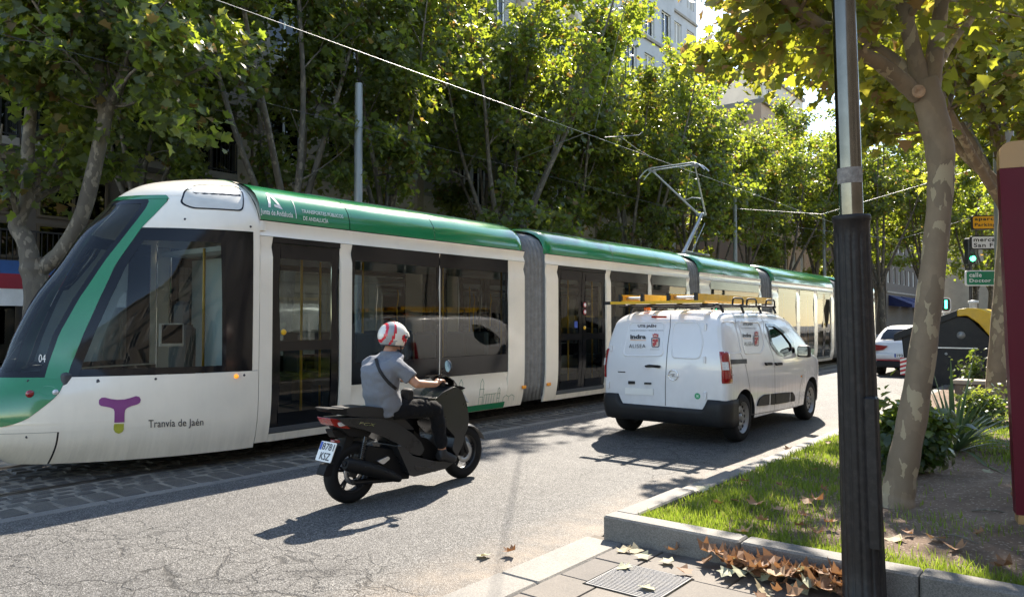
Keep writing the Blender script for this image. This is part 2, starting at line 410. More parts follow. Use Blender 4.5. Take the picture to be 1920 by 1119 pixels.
# ---- ground materials
def asphalt():
    m,nt,out=newmat('asphalt'); p=N(nt,'ShaderNodeBsdfPrincipled'); co=N(nt,'ShaderNodeNewGeometry').outputs['Position']
    v=N(nt,'ShaderNodeTexVoronoi'); v.inputs['Scale'].default_value=125; L(nt,co,v.inputs['Vector'])
    sep=N(nt,'ShaderNodeSeparateColor'); L(nt,v.outputs['Color'],sep.inputs[0])
    agg=ramp(nt,sep.outputs[0],[(0,(.02,.0195,.019)),(.3,(.066,.064,.061)),(.7,(.125,.122,.117)),(1,(.25,.245,.235))]).outputs[0]
    big=noise_node(nt,.55,6,.65,co); c=mix(nt,1.0,agg,ramp(nt,big.outputs[0],[(.3,(.72,.72,.73)),(.7,(1.1,1.08,1.05))]).outputs[0],'MULTIPLY')
    mid=noise_node(nt,6,5,.7,co); c=mix(nt,1.0,c,ramp(nt,mid.outputs[0],[(.3,(.82,.82,.82)),(.7,(1.1,1.1,1.1))]).outputs[0],'MULTIPLY')
    # wandering cracks
    wrp=noise_node(nt,2.2,5,.6,co); vm=N(nt,'ShaderNodeVectorMath',operation='MULTIPLY_ADD'); L(nt,wrp.outputs['Color'],vm.inputs[0]); vm.inputs[1].default_value=(.55,.55,0); L(nt,co,vm.inputs[2])
    def crack(scale,wd,lo,hi,nscale):
        vc=N(nt,'ShaderNodeTexVoronoi',feature='DISTANCE_TO_EDGE'); vc.inputs['Scale'].default_value=scale; L(nt,vm.outputs[0],vc.inputs['Vector'])
        a=ramp(nt,vc.outputs['Distance'],[(0,(1,1,1)),(wd,(0,0,0))]).outputs[0]
        k=noise_node(nt,nscale,2,.5,co); kk=ramp(nt,k.outputs[0],[(lo,(0,0,0)),(hi,(1,1,1))]).outputs[0]
        return mth(nt,'MULTIPLY',a,kk)
    ck=mth(nt,'MAXIMUM',crack(1.25,.0115,.51,.56,.30),crack(3.6,.023,.55,.60,.27))
    c=mix(nt,mth(nt,'MULTIPLY',ck,.95),c,(.018,.017,.016))
    # polished wheel tracks and oily stains
    sx0=N(nt,'ShaderNodeSeparateXYZ'); L(nt,co,sx0.inputs[0])
    for cx0 in (-5.7,-4.15):
        dd=mth(nt,'ABSOLUTE',mth(nt,'SUBTRACT',sx0.outputs[0],cx0)); tr=N(nt,'ShaderNodeMapRange'); L(nt,dd,tr.inputs[0]); tr.inputs[1].default_value=.1; tr.inputs[2].default_value=.55; tr.inputs[3].default_value=.22; tr.inputs[4].default_value=0
        c=mix(nt,mth(nt,'MULTIPLY',tr.outputs[0],ramp(nt,big.outputs[0],[(.35,(.3,.3,.3)),(.65,(1,1,1))]).outputs[0]),c,(.05,.05,.05))
    st=noise_node(nt,1.1,3,.5,co); c=mix(nt,ramp(nt,st.outputs[0],[(.62,(0,0,0)),(.72,(.45,.45,.45))]).outputs[0],c,(.035,.034,.033))
    # dusty gutter beside the kerb
    sx=N(nt,'ShaderNodeSeparateXYZ'); L(nt,co,sx.inputs[0])
    g=N(nt,'ShaderNodeMapRange'); L(nt,sx.outputs[0],g.inputs[0]); g.inputs[1].default_value=-3.65; g.inputs[2].default_value=-3.15
    gn=mth(nt,'MULTIPLY',g.outputs[0],ramp(nt,noise_node(nt,4,6,.7,co).outputs[0],[(.35,(.15,.15,.15)),(.65,(.75,.75,.75))]).outputs[0])
    c=mix(nt,gn,c,(.24,.195,.15))
    L(nt,c,p.inputs['Base Color']); p.inputs['Roughness'].default_value=.7; p.inputs['Specular IOR Level'].default_value=.3
    h=mth(nt,'SUBTRACT',mth(nt,'MULTIPLY',v.outputs['Distance'],1.0),mth(nt,'MULTIPLY',ck,1.5))
    L(nt,bump(nt,h,.006,.75),p.inputs['Normal']); L(nt,p.outputs[0],out.inputs[0]); return m
M['asphalt']=asphalt()
def stone(name,col,scale=14,speck=.35,rough=.75,stain=.3,bm=.0015):
    m,nt,out=newmat(name); p=N(nt,'ShaderNodeBsdfPrincipled'); co=N(nt,'ShaderNodeNewGeometry').outputs['Position']
    oi=N(nt,'ShaderNodeObjectInfo')
    v=N(nt,'ShaderNodeTexVoronoi'); v.inputs['Scale'].default_value=scale*16; L(nt,co,v.inputs['Vector'])
    sep=N(nt,'ShaderNodeSeparateColor'); L(nt,v.outputs['Color'],sep.inputs[0])
    lo=tuple(c*(1-speck) for c in col); hi=tuple(min(1,c*(1+speck)) for c in col)
    c=ramp(nt,sep.outputs[0],[(0,lo),(1,hi)]).outputs[0]
    n=noise_node(nt,3,7,.7,co); c=mix(nt,1.0,c,ramp(nt,n.outputs[0],[(.25,(1-stain,)*3),(.7,(1.08,1.06,1.02))]).outputs[0],'MULTIPLY')
    c=mix(nt,1.0,c,ramp(nt,oi.outputs['Random'],[(0,(.8,.8,.82)),(1,(1.12,1.1,1.06))]).outputs[0],'MULTIPLY')
    L(nt,c,p.inputs['Base Color']); p.inputs['Roughness'].default_value=rough
    nb=noise_node(nt,scale*4,6,.7,co); L(nt,bump(nt,nb.outputs[0],bm*2.5,.7),p.inputs['Normal'])
    L(nt,p.outputs[0],out.inputs[0]); return m
M['granite']=stone('granite',(.17,.162,.15),12,.3)
M['sett']=stone('sett',(.085,.078,.07),10,.3,.7,.45,.003)
M['slab']=stone('slab',(.13,.116,.103),10,.18,.8,.3)
M['joint']=pm('joint',(.13,.11,.09),.95,var=.25,scale=8,bmp=.004,bscale=60,world=True)
M['sand']=pm('sand',(.19,.165,.13),.95,var=.4,scale=5,bmp=.006,bscale=50,world=True)
M['pave_left']=pm('pave_left',(.2,.19,.175),.85,var=.15,scale=2,world=True)
M['rail_steel']=pm('rail_steel',(.16,.15,.14),.35,.9,var=.2)
def soilmat():
    m,nt,out=newmat('soil'); p=N(nt,'ShaderNodeBsdfPrincipled'); co=N(nt,'ShaderNodeNewGeometry').outputs['Position']
    a=noise_node(nt,3,8,.7,co); c=ramp(nt,a.outputs[0],[(.25,(.08,.052,.034)),(.5,(.15,.10,.068)),(.75,(.24,.17,.12))]).outputs[0]
    v=N(nt,'ShaderNodeTexVoronoi'); v.inputs['Scale'].default_value=70; L(nt,co,v.inputs['Vector'])
    s=N(nt,'ShaderNodeSeparateColor'); L(nt,v.outputs['Color'],s.inputs[0]); c=mix(nt,ramp(nt,s.outputs[0],[(.9,(0,0,0)),(.93,(.8,.8,.8))]).outputs[0],c,(.34,.27,.2))
    L(nt,c,p.inputs['Base Color']); p.inputs['Roughness'].default_value=.95
    b=noise_node(nt,28,9,.75,co); L(nt,bump(nt,b.outputs[0],.03,.8),p.inputs['Normal']); L(nt,p.outputs[0],out.inputs[0]); return m
M['soil']=soilmat()
def barkmat(name, base, dark, pale):
    m,nt,out=newmat(name); p=N(nt,'ShaderNodeBsdfPrincipled'); co=N(nt,'ShaderNodeTexCoord').outputs['Object']
    mp=N(nt,'ShaderNodeMapping'); mp.inputs['Scale'].default_value=(1,1,.55); L(nt,co,mp.inputs[0])
    wv=noise_node(nt,5,4,.6,mp.outputs[0]); vm=N(nt,'ShaderNodeVectorMath',operation='MULTIPLY_ADD'); L(nt,wv.outputs['Color'],vm.inputs[0]); vm.inputs[1].default_value=(.25,.25,.25); L(nt,mp.outputs[0],vm.inputs[2])
    def patches(scale,lo):
        v=N(nt,'ShaderNodeTexVoronoi',feature='SMOOTH_F1'); v.inputs['Smoothness'].default_value=.25; v.inputs['Scale'].default_value=scale; L(nt,vm.outputs[0],v.inputs['Vector'])
        s=N(nt,'ShaderNodeSeparateColor'); L(nt,v.outputs['Color'],s.inputs[0]); return s.outputs[0]
    p1=patches(7,0); p2=patches(15,0)
    n=noise_node(nt,9,6,.65,mp.outputs[0])
    c=ramp(nt,n.outputs[0],[(.3,tuple(x*.82 for x in base)),(.7,tuple(x*1.15 for x in base))]).outputs[0]
    c=mix(nt,ramp(nt,p1,[(.62,(0,0,0)),(.66,(.6,.6,.6))]).outputs[0],c,dark)
    c=mix(nt,ramp(nt,p2,[(.77,(0,0,0)),(.79,(.85,.85,.85))]).outputs[0],c,pale)
    L(nt,c,p.inputs['Base Color']); p.inputs['Roughness'].default_value=.8
    h=mth(nt,'SUBTRACT',mth(nt,'MULTIPLY',n.outputs[0],.6),mth(nt,'MULTIPLY',ramp(nt,p2,[(.77,(0,0,0)),(.79,(1,1,1))]).outputs[0],.5))
    L(nt,bump(nt,h,.012,.7),p.inputs['Normal']); L(nt,p.outputs[0],out.inputs[0]); return m
M['bark']=barkmat('bark',(.20,.148,.097),(.15,.112,.074),(.34,.275,.175))
M['bark_far']=barkmat('bark_far',(.125,.105,.08),(.085,.07,.055),(.24,.20,.15))
M['scar']=pm('scar',(.34,.22,.14),.85,var=.35,scale=20,bmp=.01,bscale=40)
def leafmat(name, cols, trans, rough=.45, tmix=.5):
    m,nt,out=newmat(name); at=N(nt,'ShaderNodeAttribute',attribute_name='lr'); f=at.outputs['Fac']
    c=ramp(nt,f,cols).outputs[0]; tc=ramp(nt,f,trans).outputs[0]
    p=N(nt,'ShaderNodeBsdfPrincipled'); p.inputs['Roughness'].default_value=rough; p.inputs['Specular IOR Level'].default_value=.5; L(nt,c,p.inputs['Base Color'])
    t=N(nt,'ShaderNodeBsdfTranslucent'); L(nt,tc,t.inputs[0])
    x=N(nt,'ShaderNodeMixShader'); x.inputs[0].default_value=tmix; L(nt,p.outputs[0],x.inputs[1]); L(nt,t.outputs[0],x.inputs[2]); L(nt,x.outputs[0],out.inputs[0]); return m
M['leaf']=leafmat('leaf',[(0,(.062,.076,.045)),(.5,(.088,.105,.055)),(.86,(.118,.135,.068)),(.93,(.17,.12,.05)),(1,(.16,.09,.04))],
                  [(0,(.24,.34,.03)),(.5,(.40,.48,.04)),(.86,(.62,.62,.06)),(.93,(.5,.33,.08)),(1,(.4,.22,.06))],.38,.52)
M['leaf_near']=leafmat('leaf_near',[(0,(.06,.085,.03)),(.5,(.10,.12,.035)),(.8,(.15,.15,.05)),(.88,(.2,.14,.06)),(1,(.19,.115,.05))],
                  [(0,(.3,.36,.03)),(.5,(.48,.50,.04)),(.8,(.66,.58,.07)),(.88,(.45,.28,.09)),(1,(.38,.21,.07))],.42,.48)
M['leaf_dry']=leafmat('leaf_dry',[(0,(.17,.085,.04)),(.4,(.27,.14,.07)),(.7,(.36,.22,.12)),(.85,(.34,.33,.22)),(1,(.26,.29,.18))],
                  [(0,(.3,.13,.05)),(.5,(.4,.2,.08)),(1,(.35,.33,.15))],.7,.2)
M['grass']=leafmat('grass',[(0,(.06,.10,.015)),(.6,(.11,.17,.025)),(.9,(.2,.2,.07)),(1,(.3,.26,.12))],[(0,(.2,.3,.03)),(.6,(.38,.5,.05)),(1,(.5,.45,.15))],.5,.45)
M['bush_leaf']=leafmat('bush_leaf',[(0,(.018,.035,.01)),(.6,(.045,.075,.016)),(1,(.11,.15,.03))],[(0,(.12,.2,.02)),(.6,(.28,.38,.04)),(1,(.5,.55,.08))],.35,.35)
M['strap_leaf']=leafmat('strap_leaf',[(0,(.06,.10,.05)),(1,(.16,.21,.13))],[(0,(.1,.2,.05)),(1,(.3,.38,.15))],.35,.25)
# ================================================================== ground, road, tramway, pavement
rnd=random.Random(7)
def sheet(name, x0,x1,y0,y1,z, mat, nx=1, ny=1, f=None):
    vs=[];fs=[]
    for j in range(ny+1):
        for i in range(nx+1):
            x=x0+(x1-x0)*i/nx; y=y0+(y1-y0)*j/ny; vs.append((x,y,z+(f(x,y) if f else 0)))
    for j in range(ny):
        for i in range(nx):
            a=j*(nx+1)+i; fs.append((a,a+1,a+nx+2,a+nx+1))
    m=MB(); m.add(vs,fs,0,bool(f)); o=m.build(name,mat,normals=False); return tag(o,kind='structure')
KX=-2.95          # outer edge of the pavement kerb
PX0,PY0,PZ=-2.82,4.60,.21   # planter corner
sheet('ground',-700,700,-700,700,-.12,M['pave_left'])
road=sheet('road',-6.84,KX-.005,-60,260,0,M['asphalt'])
tw=sheet('tramway_paving',-14,-6.84,-60,260,-.012,M['sand'])
sheet('far_pavement',-21,-14.0,-60,260,.12,M['pave_left'])
pv=sheet('pavement',KX,14,-60,PY0+.1,.03,M['joint'])
# shared sett meshes (slightly irregular blocks)
def sett_mesh(sx,sy,k):
    r=random.Random(k); m=MB(); c=.018; j=lambda: r.uniform(-.012,.012); x,y=sx/2,sy/2
    b=[(-x+j(),-y+j()),(x+j(),-y+j()),(x+j(),y+j()),(-x+j(),y+j())]
    lo=[(p[0],p[1],-.06) for p in b]; mi=[(p[0],p[1],-.016) for p in b]
    hi=[(p[0]*(1-c/x),p[1]*(1-c/y),r.uniform(-.004,.004)) for p in b]; ce=[(0,0,.004)]
    vs=lo+mi+hi+ce; fs=[]
    for q in range(2):
        for i in range(4):
            n=(i+1)%4; fs.append((q*4+i,q*4+n,q*4+4+n,q*4+4+i))
    for i in range(4): fs.append((8+i,8+(i+1)%4,12))
    m.add(vs,fs,0,False); return m.mesh('sett',M['sett'])
big=[sett_mesh(.36,.215,k) for k in range(5)]; small=[sett_mesh(.145,.17,k+20) for k in range(5)]
nset=0; extra=[]
cands=[]
y=1.6
while y<34:
    cands.append((-7.20+rnd.uniform(-.012,.012),y,0)); y+=.245+rnd.uniform(-.01,.01)
for c_ in range(3):
    y=1.5+.07*c_
    while y<26:
        cands.append((-7.475-.165*c_+rnd.uniform(-.01,.01),y,1)); y+=.19+rnd.uniform(-.012,.012)
for c_ in range(7):
    y=.4
    while y<26:
        cands.append((-8.13-.18*c_+rnd.uniform(-.01,.01),y,1)); y+=.19+rnd.uniform(-.012,.012)
cands.sort(key=lambda c:(c[0]*c[0]+c[1]*c[1]) - (60 if c[0]>-8 else 0))
ex=MB()
for i,(x,y,k) in enumerate(cands):
    me=(big if k==0 else small)[rnd.randrange(5)]
    if i<295:
        o=bpy.data.objects.new('sett',me); link(o,tw); o.location=(x,y,rnd.uniform(-.012,.003)); o.rotation_euler=(rnd.uniform(-.03,.03),rnd.uniform(-.03,.03),rnd.uniform(-.03,.03)+(pi if rnd.random()<.5 else 0))
    else:
        vs=[(v.co.x+x,v.co.y+y,v.co.z+rnd.uniform(-.005,.001)) for v in me.vertices]; ex.add(vs,[tuple(p.vertices) for p in me.polygons])
tag(ex.build('far_setts',M['sett'],tw,normals=False),kind='stuff')
# granite edging strip between asphalt and setts, 1 m stones
es=[]
for k in range(3):
    m=MB(); m.cbox((-.07,0,-.08),(.07,.985,.006),.006); es.append(m.mesh('edge_stone',M['granite']))
for i in range(46):
    o=bpy.data.objects.new('edge_stone',es[i%3]); link(o,tw); o.location=(-6.92,-3+i*1.0,rnd.uniform(-.012,.0)); o.rotation_euler=(0,rnd.uniform(-.02,.02),rnd.uniform(-.006,.006))
for xr in (-7.98,-9.42,-11.38,-12.82):
    m=MB(); m.box2((xr-.055,-60,-.06),(xr-.005,260,-.004)); m.box2((xr+.03,-60,-.06),(xr+.055,260,-.006)); m.box2((xr-.005,-60,-.07),(xr+.03,260,-.04))
    m.build('rail',M['rail_steel'],tw)
# pavement slabs and kerb stones
sl_=[]
for k in range(3):
    m=MB(); m.cbox((0,0,-.05),(.59,.392,0),.005); sl_.append(m.mesh('slab',M['slab']))
COVER=[at_z(1104,1094,.05),at_z(1172,1062,.05),at_z(1280,1085,.05),at_z(1238,1122,.05)]
cx=sum(p.x for p in COVER)/4; cy=sum(p.y for p in COVER)/4
row=0; y=1.4
while y<PY0-.03:
    x=-2.635-(.3 if row%2 else 0)
    while x<1.2:
        w_=.59; x0=max(x,-2.635)
        if y+.392<PY0+.005:
            sc_=(x+.59-x0)/.59
            if sc_>.08:
                o=bpy.data.objects.new('slab',sl_[rnd.randrange(3)]); link(o,pv); o.location=(x0,y,.05+rnd.uniform(-.002,.002)); o.scale=(sc_,1,1)
        x+=.598
    y+=.4; row+=1
for k in range(8):
    m=MB(); m.cbox((0,0,-.1),(.30,.985,0),.012); o=m.build('kerb_stone',M['granite'],pv); o.location=(KX,PY0-.995*(k+1)-.005,.052+rnd.uniform(-.002,.002))
# cast metal utility cover set in the slabs
cov=thing('utility_cover','ribbed grey metal utility cover set in the pavement slabs','cover',(cx,cy,.05))
m=MB(); S=.23
m.box2((-S,-S,.0),(S,S,.007)); m.build('plate',pm('cover_plate',(.10,.10,.105),.65,0,var=.25,scale=8,dirt=.3),cov)
m=MB()
for i in range(22): m.box2((-S+.012,-S+.018+i*.0202,.007),(S-.012,-S+.026+i*.0202,.0105))
m.build('ribs',pm('cover_ribs',(.15,.15,.155),.6,.0,var=.25,scale=8,dirt=.3),cov)
m=MB(); m.box2((-S-.012,-S-.012,-.01),(S+.012,-S,.004)); m.box2((-S-.012,S,-.01),(S+.012,S+.012,.004)); m.box2((-S-.012,-S,-.01),(-S,S,.004)); m.box2((S,-S,-.01),(S+.012,S,.004)); m.build('frame',M['gloss_black'],cov)
# planter: granite edging and soil
pk=thing('planter_edging','low grey granite edging around the grassy planting bed','planter edging',(0,0,0))
def edgestone(a,b):
    m=MB(); m.cbox(a,b,.012); return m.build('edge_stone',M['granite'],pk)
for k in range(6):
    edgestone((PX0+1.003*k if k else PX0,PY0,-.02),(PX0+1.003*(k+1)-.008,PY0+.17,PZ+rnd.uniform(-.004,.004)))
for k in range(38):
    edgestone((PX0-rnd.uniform(0,.006),PY0+.178+1.003*k,-.05),(PX0+.17,PY0+.178+1.003*(k+1)-.008,PZ-.05+ (.05 if k==0 else max(0,.05-.02*k))+rnd.uniform(-.004,.004)))
def soil_h(x,y):
    h=.05*mnoise.noise(Vector((x*.7,y*.7,3)))+.025*mnoise.noise(Vector((x*2.3,y*2.3,9)))+.01*mnoise.noise(Vector((x*8,y*8,1)))
    e=min(1,max(0,(x-PX0-.17)/.4))*min(1,max(0,(y-PY0-.17)/.4))
    return h*e-.025*(1-e)+.10*math.exp(-(((x+.35)/.7)**2+((y-7.2)/.9)**2))
SOILZ=.185
sheet('soil',PX0+.165,6,PY0+.165,60,SOILZ,M['soil'],130,260,soil_h)
sheet('pavement_edge',6,14,PY0+.1,260,.03,M['slab'])
# grass blades
def grass_density(x,y):
    n=mnoise.noise(Vector((x*1.1,y*1.1,5)))+.5*mnoise.noise(Vector((x*3.1,y*3.1,2)))
    left=1/(1+math.exp((x+1.75)/.16)) if y<9.5 else .5
    edge=math.exp(-((y-(PY0+.25))/.22)**2)*(.75 if x<0.2 else .3)
    spots=.9*math.exp(-(((x+.55)/.5)**2+((y-9.2)/.35)**2))+.5*math.exp(-(((x+.9)/.35)**2+((y-5.9)/.25)**2))+.7*math.exp(-(((x+.1)/.3)**2+((y-8.2)/1.2)**2))
    return max(left*(.85+.5*n), edge, spots*(.7+.6*n))
g=MB(); lr=[]
gr=random.Random(3); cnt=0; tries=0
while cnt<30000 and tries<200000:
    tries+=1
    x=gr.uniform(PX0+.18,.6); y=PY0+.18+ (gr.random()**1.5)*9
    if gr.random()>grass_density(x,y): continue
    cnt+=1; z=SOILZ+soil_h(x,y)-.004; a=gr.uniform(0,2*pi); h=gr.uniform(.025,.075)*(1+.4*mnoise.noise(Vector((x*2,y*2,8)))); wd=gr.uniform(.0022,.004)*(1+.12*(y-4))
    dx,dy=cos(a),sin(a); b=gr.uniform(0,.7)*h; l2=gr.uniform(0,2*pi); bx,by=cos(l2)*b,sin(l2)*b
    g.add([(x-dx*wd,y-dy*wd,z),(x+dx*wd,y+dy*wd,z),(x+bx*.45+dx*wd*.7,y+by*.45+dy*wd*.7,z+h*.6),(x+bx*.45-dx*wd*.7,y+by*.45-dy*wd*.7,z+h*.6),(x+bx,y+by,z+h)],[(0,1,2,3),(3,2,4)])
    t=min(1,max(0,gr.gauss(.4,.22))); lr+= [t,t]
go=g.build('grass',M['grass'],normals=False)
at=go.data.attributes.new('lr','FLOAT','FACE'); at.data.foreach_set('value',lr)
tag(go,'short sunlit green grass growing in the planting bed','grass',kind='stuff')
# ================================================================== tram
TX=-8.70; HW=1.20
tram=thing('tram','long white and green articulated tram running along the cobbled track','tram',(TX,0,0))
def TY(px,py=600): return at_x(px,py,TX+HW).y
def w_side(z): return smooth_interp([(.16,1.10),(.35,1.155),(.6,1.19),(.9,1.2),(2.55,1.2),(2.74,1.195)],z)
NP=1.6; YF=4.85
NOSE=[(.16,2.78),(.25,2.66),(.40,2.50),(.60,2.44),(.85,2.50),(1.05,2.66),(1.15,2.72),(1.4,2.80),(1.84,3.00),(2.2,3.24),(2.59,3.48),(2.84,3.70),(2.96,3.80),(3.10,3.98),(3.2,4.2),(3.28,4.55),(3.32,4.8)]
CW=[(.16,1.10),(.35,1.155),(.6,1.19),(.9,1.2),(2.6,1.2),(2.78,1.17),(2.92,1.09),(3.05,.97),(3.15,.82),(3.23,.62),(3.29,.36),(3.32,.02)]
def nf(z): return smooth_interp(NOSE,z)
def cw(z): return max(.02,smooth_interp(CW,z))
def cab_x(y,z):
    f=nf(z); Lz=max(.05,YF-f)
    q=min(1,max(0,(Lz-(y-f))/Lz)); return cw(z)*max(0,1-q**NP)**(1/NP)
def cab_phi(y,z):
    f=nf(z); Lz=max(.05,YF-f); q=min(1,max(0,(Lz-(y-f))/Lz)); return math.acos(min(1,q**(NP/2)))
def cab_pt(phi,z,off=0.0,sg=1):
    f=nf(z); Lz=max(.05,YF-f); q=cos(phi)**(2/NP) if cos(phi)>1e-9 else 0; s=sin(phi)**(2/NP) if sin(phi)>1e-9 else 0
    return Vector((sg*cw(z)*s*(1+off*.8),f+Lz*(1-q)-off*max(0,cos(phi)),z))
def march(fn,t0,t1,st):
    t=t0
    while t<t1:
        if fn(t):
            lo,hi=t-st,t
            for _ in range(14):
                m_=(lo+hi)/2
                if fn(m_): hi=m_
                else: lo=m_
            return hi
        t+=st
    return None
def hit_cab(px,py):
    """pixel -> (y,z) on the near cab surface"""
    d=ray(px,py)
    def inside(t):
        p=CAM+d*t; zz=min(3.32,max(.16,p.z)); s=cab_x(p.y,zz) if p.y<YF else w_side(zz)
        return p.y>nf(zz)-.001 and p.x-TX<=s
    t=march(inside,5.0,14,.05)
    if t is None: return None
    p=CAM+d*t; return p.y,p.z
def curve_from_px(pts):
    tab=[]
    for px,py in pts:
        h=hit_cab(px,py)
        if h: tab.append((h[1],h[0]))
    tab.sort(); return tab
A_front=curve_from_px([(280,380),(247,423),(200,483),(147,560),(110,626),(87,693),(80,720)])
A_rear=curve_from_px([(318,373),(300,392),(267,425),(217,496),(187,560),(157,626),(127,706)])
def yA(z): return interp(A_front,z)+ (0 if z>A_front[0][0] else 0)
def yB(z): return interp(A_rear,z)
def cab_strip(name, mat, z0,z1, fa, fb, sides=(1,), nz=14, nu=8, off=0.0, parent=None, full=False, thick=0.0):
    """strip of the cab skin between boundary functions y=fa(z) and y=fb(z); fa None = centre line"""
    for sg in sides:
        m=MB(); vs=[];fs=[]
        for i in range(nz+1):
            z=z0+(z1-z0)*i/nz
            pa=0.0 if fa is None else cab_phi(fa(z),z); pb=cab_phi(fb(z),z)
            if full: pa=-pb
            for k in range(nu+1):
                ph=pa+(pb-pa)*k/nu; p=cab_pt(abs(ph),z,off,sg if ph>=0 else -sg); vs.append(p)
        for i in range(nz):
            for k in range(nu):
                a=i*(nu+1)+k; fs.append((a,a+1,a+nu+2,a+nu+1) if sg>0 else (a,a+nu+1,a+nu+2,a+1))
        m.add(vs,fs,0,True); o=m.build(name,mat,parent,normals=False)
    return o
cabm=thing('cab','x','x'); del cabm['label']; del cabm['category']; cabm.parent=tram
ZB=hit_cab(128,706)[1]; ZWT=hit_cab(470,435)[1]     # side window bottom and top
YSEAM=TY(477); YW1=TY(474)
ZMASK=hit_cab(20,690)[1]
G_edge=curve_from_px([(123,712),(112,735),(100,748),(75,768),(50,786),(20,797),(4,800)])
zg0=min(z for z,y in G_edge)
def yG(z): return interp(G_edge,z)
YFULL=lambda z: YF
# windscreen with thin black surround, green pillars, roof dome
ZT=2.93
cab_strip('windscreen',M['tram_screen'],ZB+.02,ZT,None,lambda z:yA(z)-.03,(1,),22,24,0,cabm,full=True)
cab_strip('windscreen_seal',M['tram_black'],ZB,ZT+.01,lambda z:yA(z)-.035,lambda z:yA(z)+.012,(1,-1),22,2,.004,cabm)
cab_strip('windscreen_top_seal',M['tram_black'],ZT-.05,ZT+.01,None,lambda z:yA(z)+.01,(1,),3,24,.003,cabm,full=True)
cab_strip('dash_edge_band',M['tram_black'],ZB-.03,ZB+.06,None,lambda z:yA(z)+.01,(1,),3,24,.002,cabm,full=True)
cab_strip('pillar',M['tram_green'],ZB-.02,2.99,lambda z:yA(z)+.006,yB,(1,-1),24,4,.006,cabm)
cab_strip('windscreen_trim',M['tram_green'],ZT+.008,2.99,None,lambda z:yB(z),(1,),4,24,.007,cabm,full=True)
# cab side glazing (black framed) and white panels
glz=cab_strip('side_window',M['tram_glass'],ZB+.06,ZWT-.13,lambda z:yB(z)+.07,lambda z:TY(424),(1,-1),14,12,0,cabm)
cab_strip('side_window_frame',M['tram_black'],ZWT-.14,ZWT,yB,lambda z:YW1,(1,-1),4,10,.002,cabm)
cab_strip('side_window_frame',M['tram_black'],ZB,ZB+.07,yB,lambda z:YW1,(1,-1),3,10,.002,cabm)
cab_strip('side_window_frame',M['tram_black'],ZB,ZWT,yB,lambda z:yB(z)+.08,(1,-1),14,3,.002,cabm)
cab_strip('side_window_frame',M['tram_black'],ZB+.06,ZWT-.13,lambda z:TY(422),lambda z:TY(430),(1,-1),6,3,.002,cabm)
cab_strip('side_pillar_panel',M['tram_black'],ZB+.03,ZWT-.1,lambda z:TY(429),lambda z:YW1,(1,-1),8,4,.004,cabm)
cab_strip('upper_panel',M['tram_white'],ZWT+.004,2.99,yB,YFULL,(1,-1),10,12,0,cabm)
cab_strip('side_white_post',M['tram_white'],ZB,ZWT+.01,lambda z:YW1,YFULL,(1,-1),8,3,0,cabm)
cab_strip('roof_dome',M['tram_white'],2.985,3.318,None,YFULL,(1,),14,36,.004,cabm,full=True)
# lower front: green mask, white flanks, bumper
mk=cab_strip('front_mask',M['tram_green'],zg0,ZB-.004,None,lambda z:max(nf(z)+.02,yG(z)),(1,),18,26,.004,cabm,full=True)
cab_strip('lower_panel',M['tram_white'],.50,ZB-.004,lambda z:max(nf(z)+.02,yG(z)) if z>zg0 else nf(z)+.02,YFULL,(1,-1),18,20,0,cabm)
YBUMP=hit_cab(106,822)[0]
cab_strip('lower_panel',M['tram_white'],.16,.505,lambda z:YBUMP+.012,YFULL,(1,-1),8,16,-.001,cabm)
cab_strip('bumper',M['tram_white'],.16,.497,None,lambda z:YBUMP,(1,),8,24,.003,cabm,full=True)
cab_strip('inner_skin',M['undercarriage'],.16,ZB-.02,None,YFULL,(1,),8,24,-.02,cabm,full=True)
# rear continuation of the dome (hump) to the green roof
YH=TY(468); YR0=4.93
m=MB(); rings=[]
hump=[(1.2,2.62),(1.19,2.78),(1.11,2.93),(.98,3.06),(.83,3.16),(.62,3.245),(.36,3.30),(0,3.325)]
for yy,s in ((YF-.002,1),(YR0-.03,1),(YR0+.015,.985)):
    pr=[(x*s,yy,2.62+(z-2.62)*s) for x,z in hump]; rings.append([(x,y_,z) for x,y_,z in pr]+[(-x,y_,z) for x,y_,z in reversed(pr[:-1])])
m.loft(rings,closed=False,caps=False); m.build('roof_dome_rear',M['tram_white'],cabm)
# roof side grille / pod
def cabmap(off=0.0,sg=1):
    def f(y,z,d):
        zz=min(3.31,z); return (sg*((cab_x(y,zz) if y<YF else w_side(min(zz,2.74)))+off+d),y,z)
    return f
pod=[hit_cab(*p) for p in ((340,380),(347,358),(370,348),(443,351),(452,360),(452,394),(360,389))]
pod=round_poly([p for p in pod],.05)
patch(pod,cabmap(.012),'roof_side_hatch',pm('hatch',(.58,.56,.5),.35,var=.08,scale=6),cabm,.02,.08)
podo=[(sum(p[0] for p in pod)/len(pod)+(p[0]-sum(q[0] for q in pod)/len(pod))*1.06, sum(p[1] for p in pod)/len(pod)+(p[1]-sum(q[1] for q in pod)/len(pod))*1.09) for p in pod]
patch(podo,cabmap(.006),'hatch_seal',M['tram_black'],cabm,.012,.08)
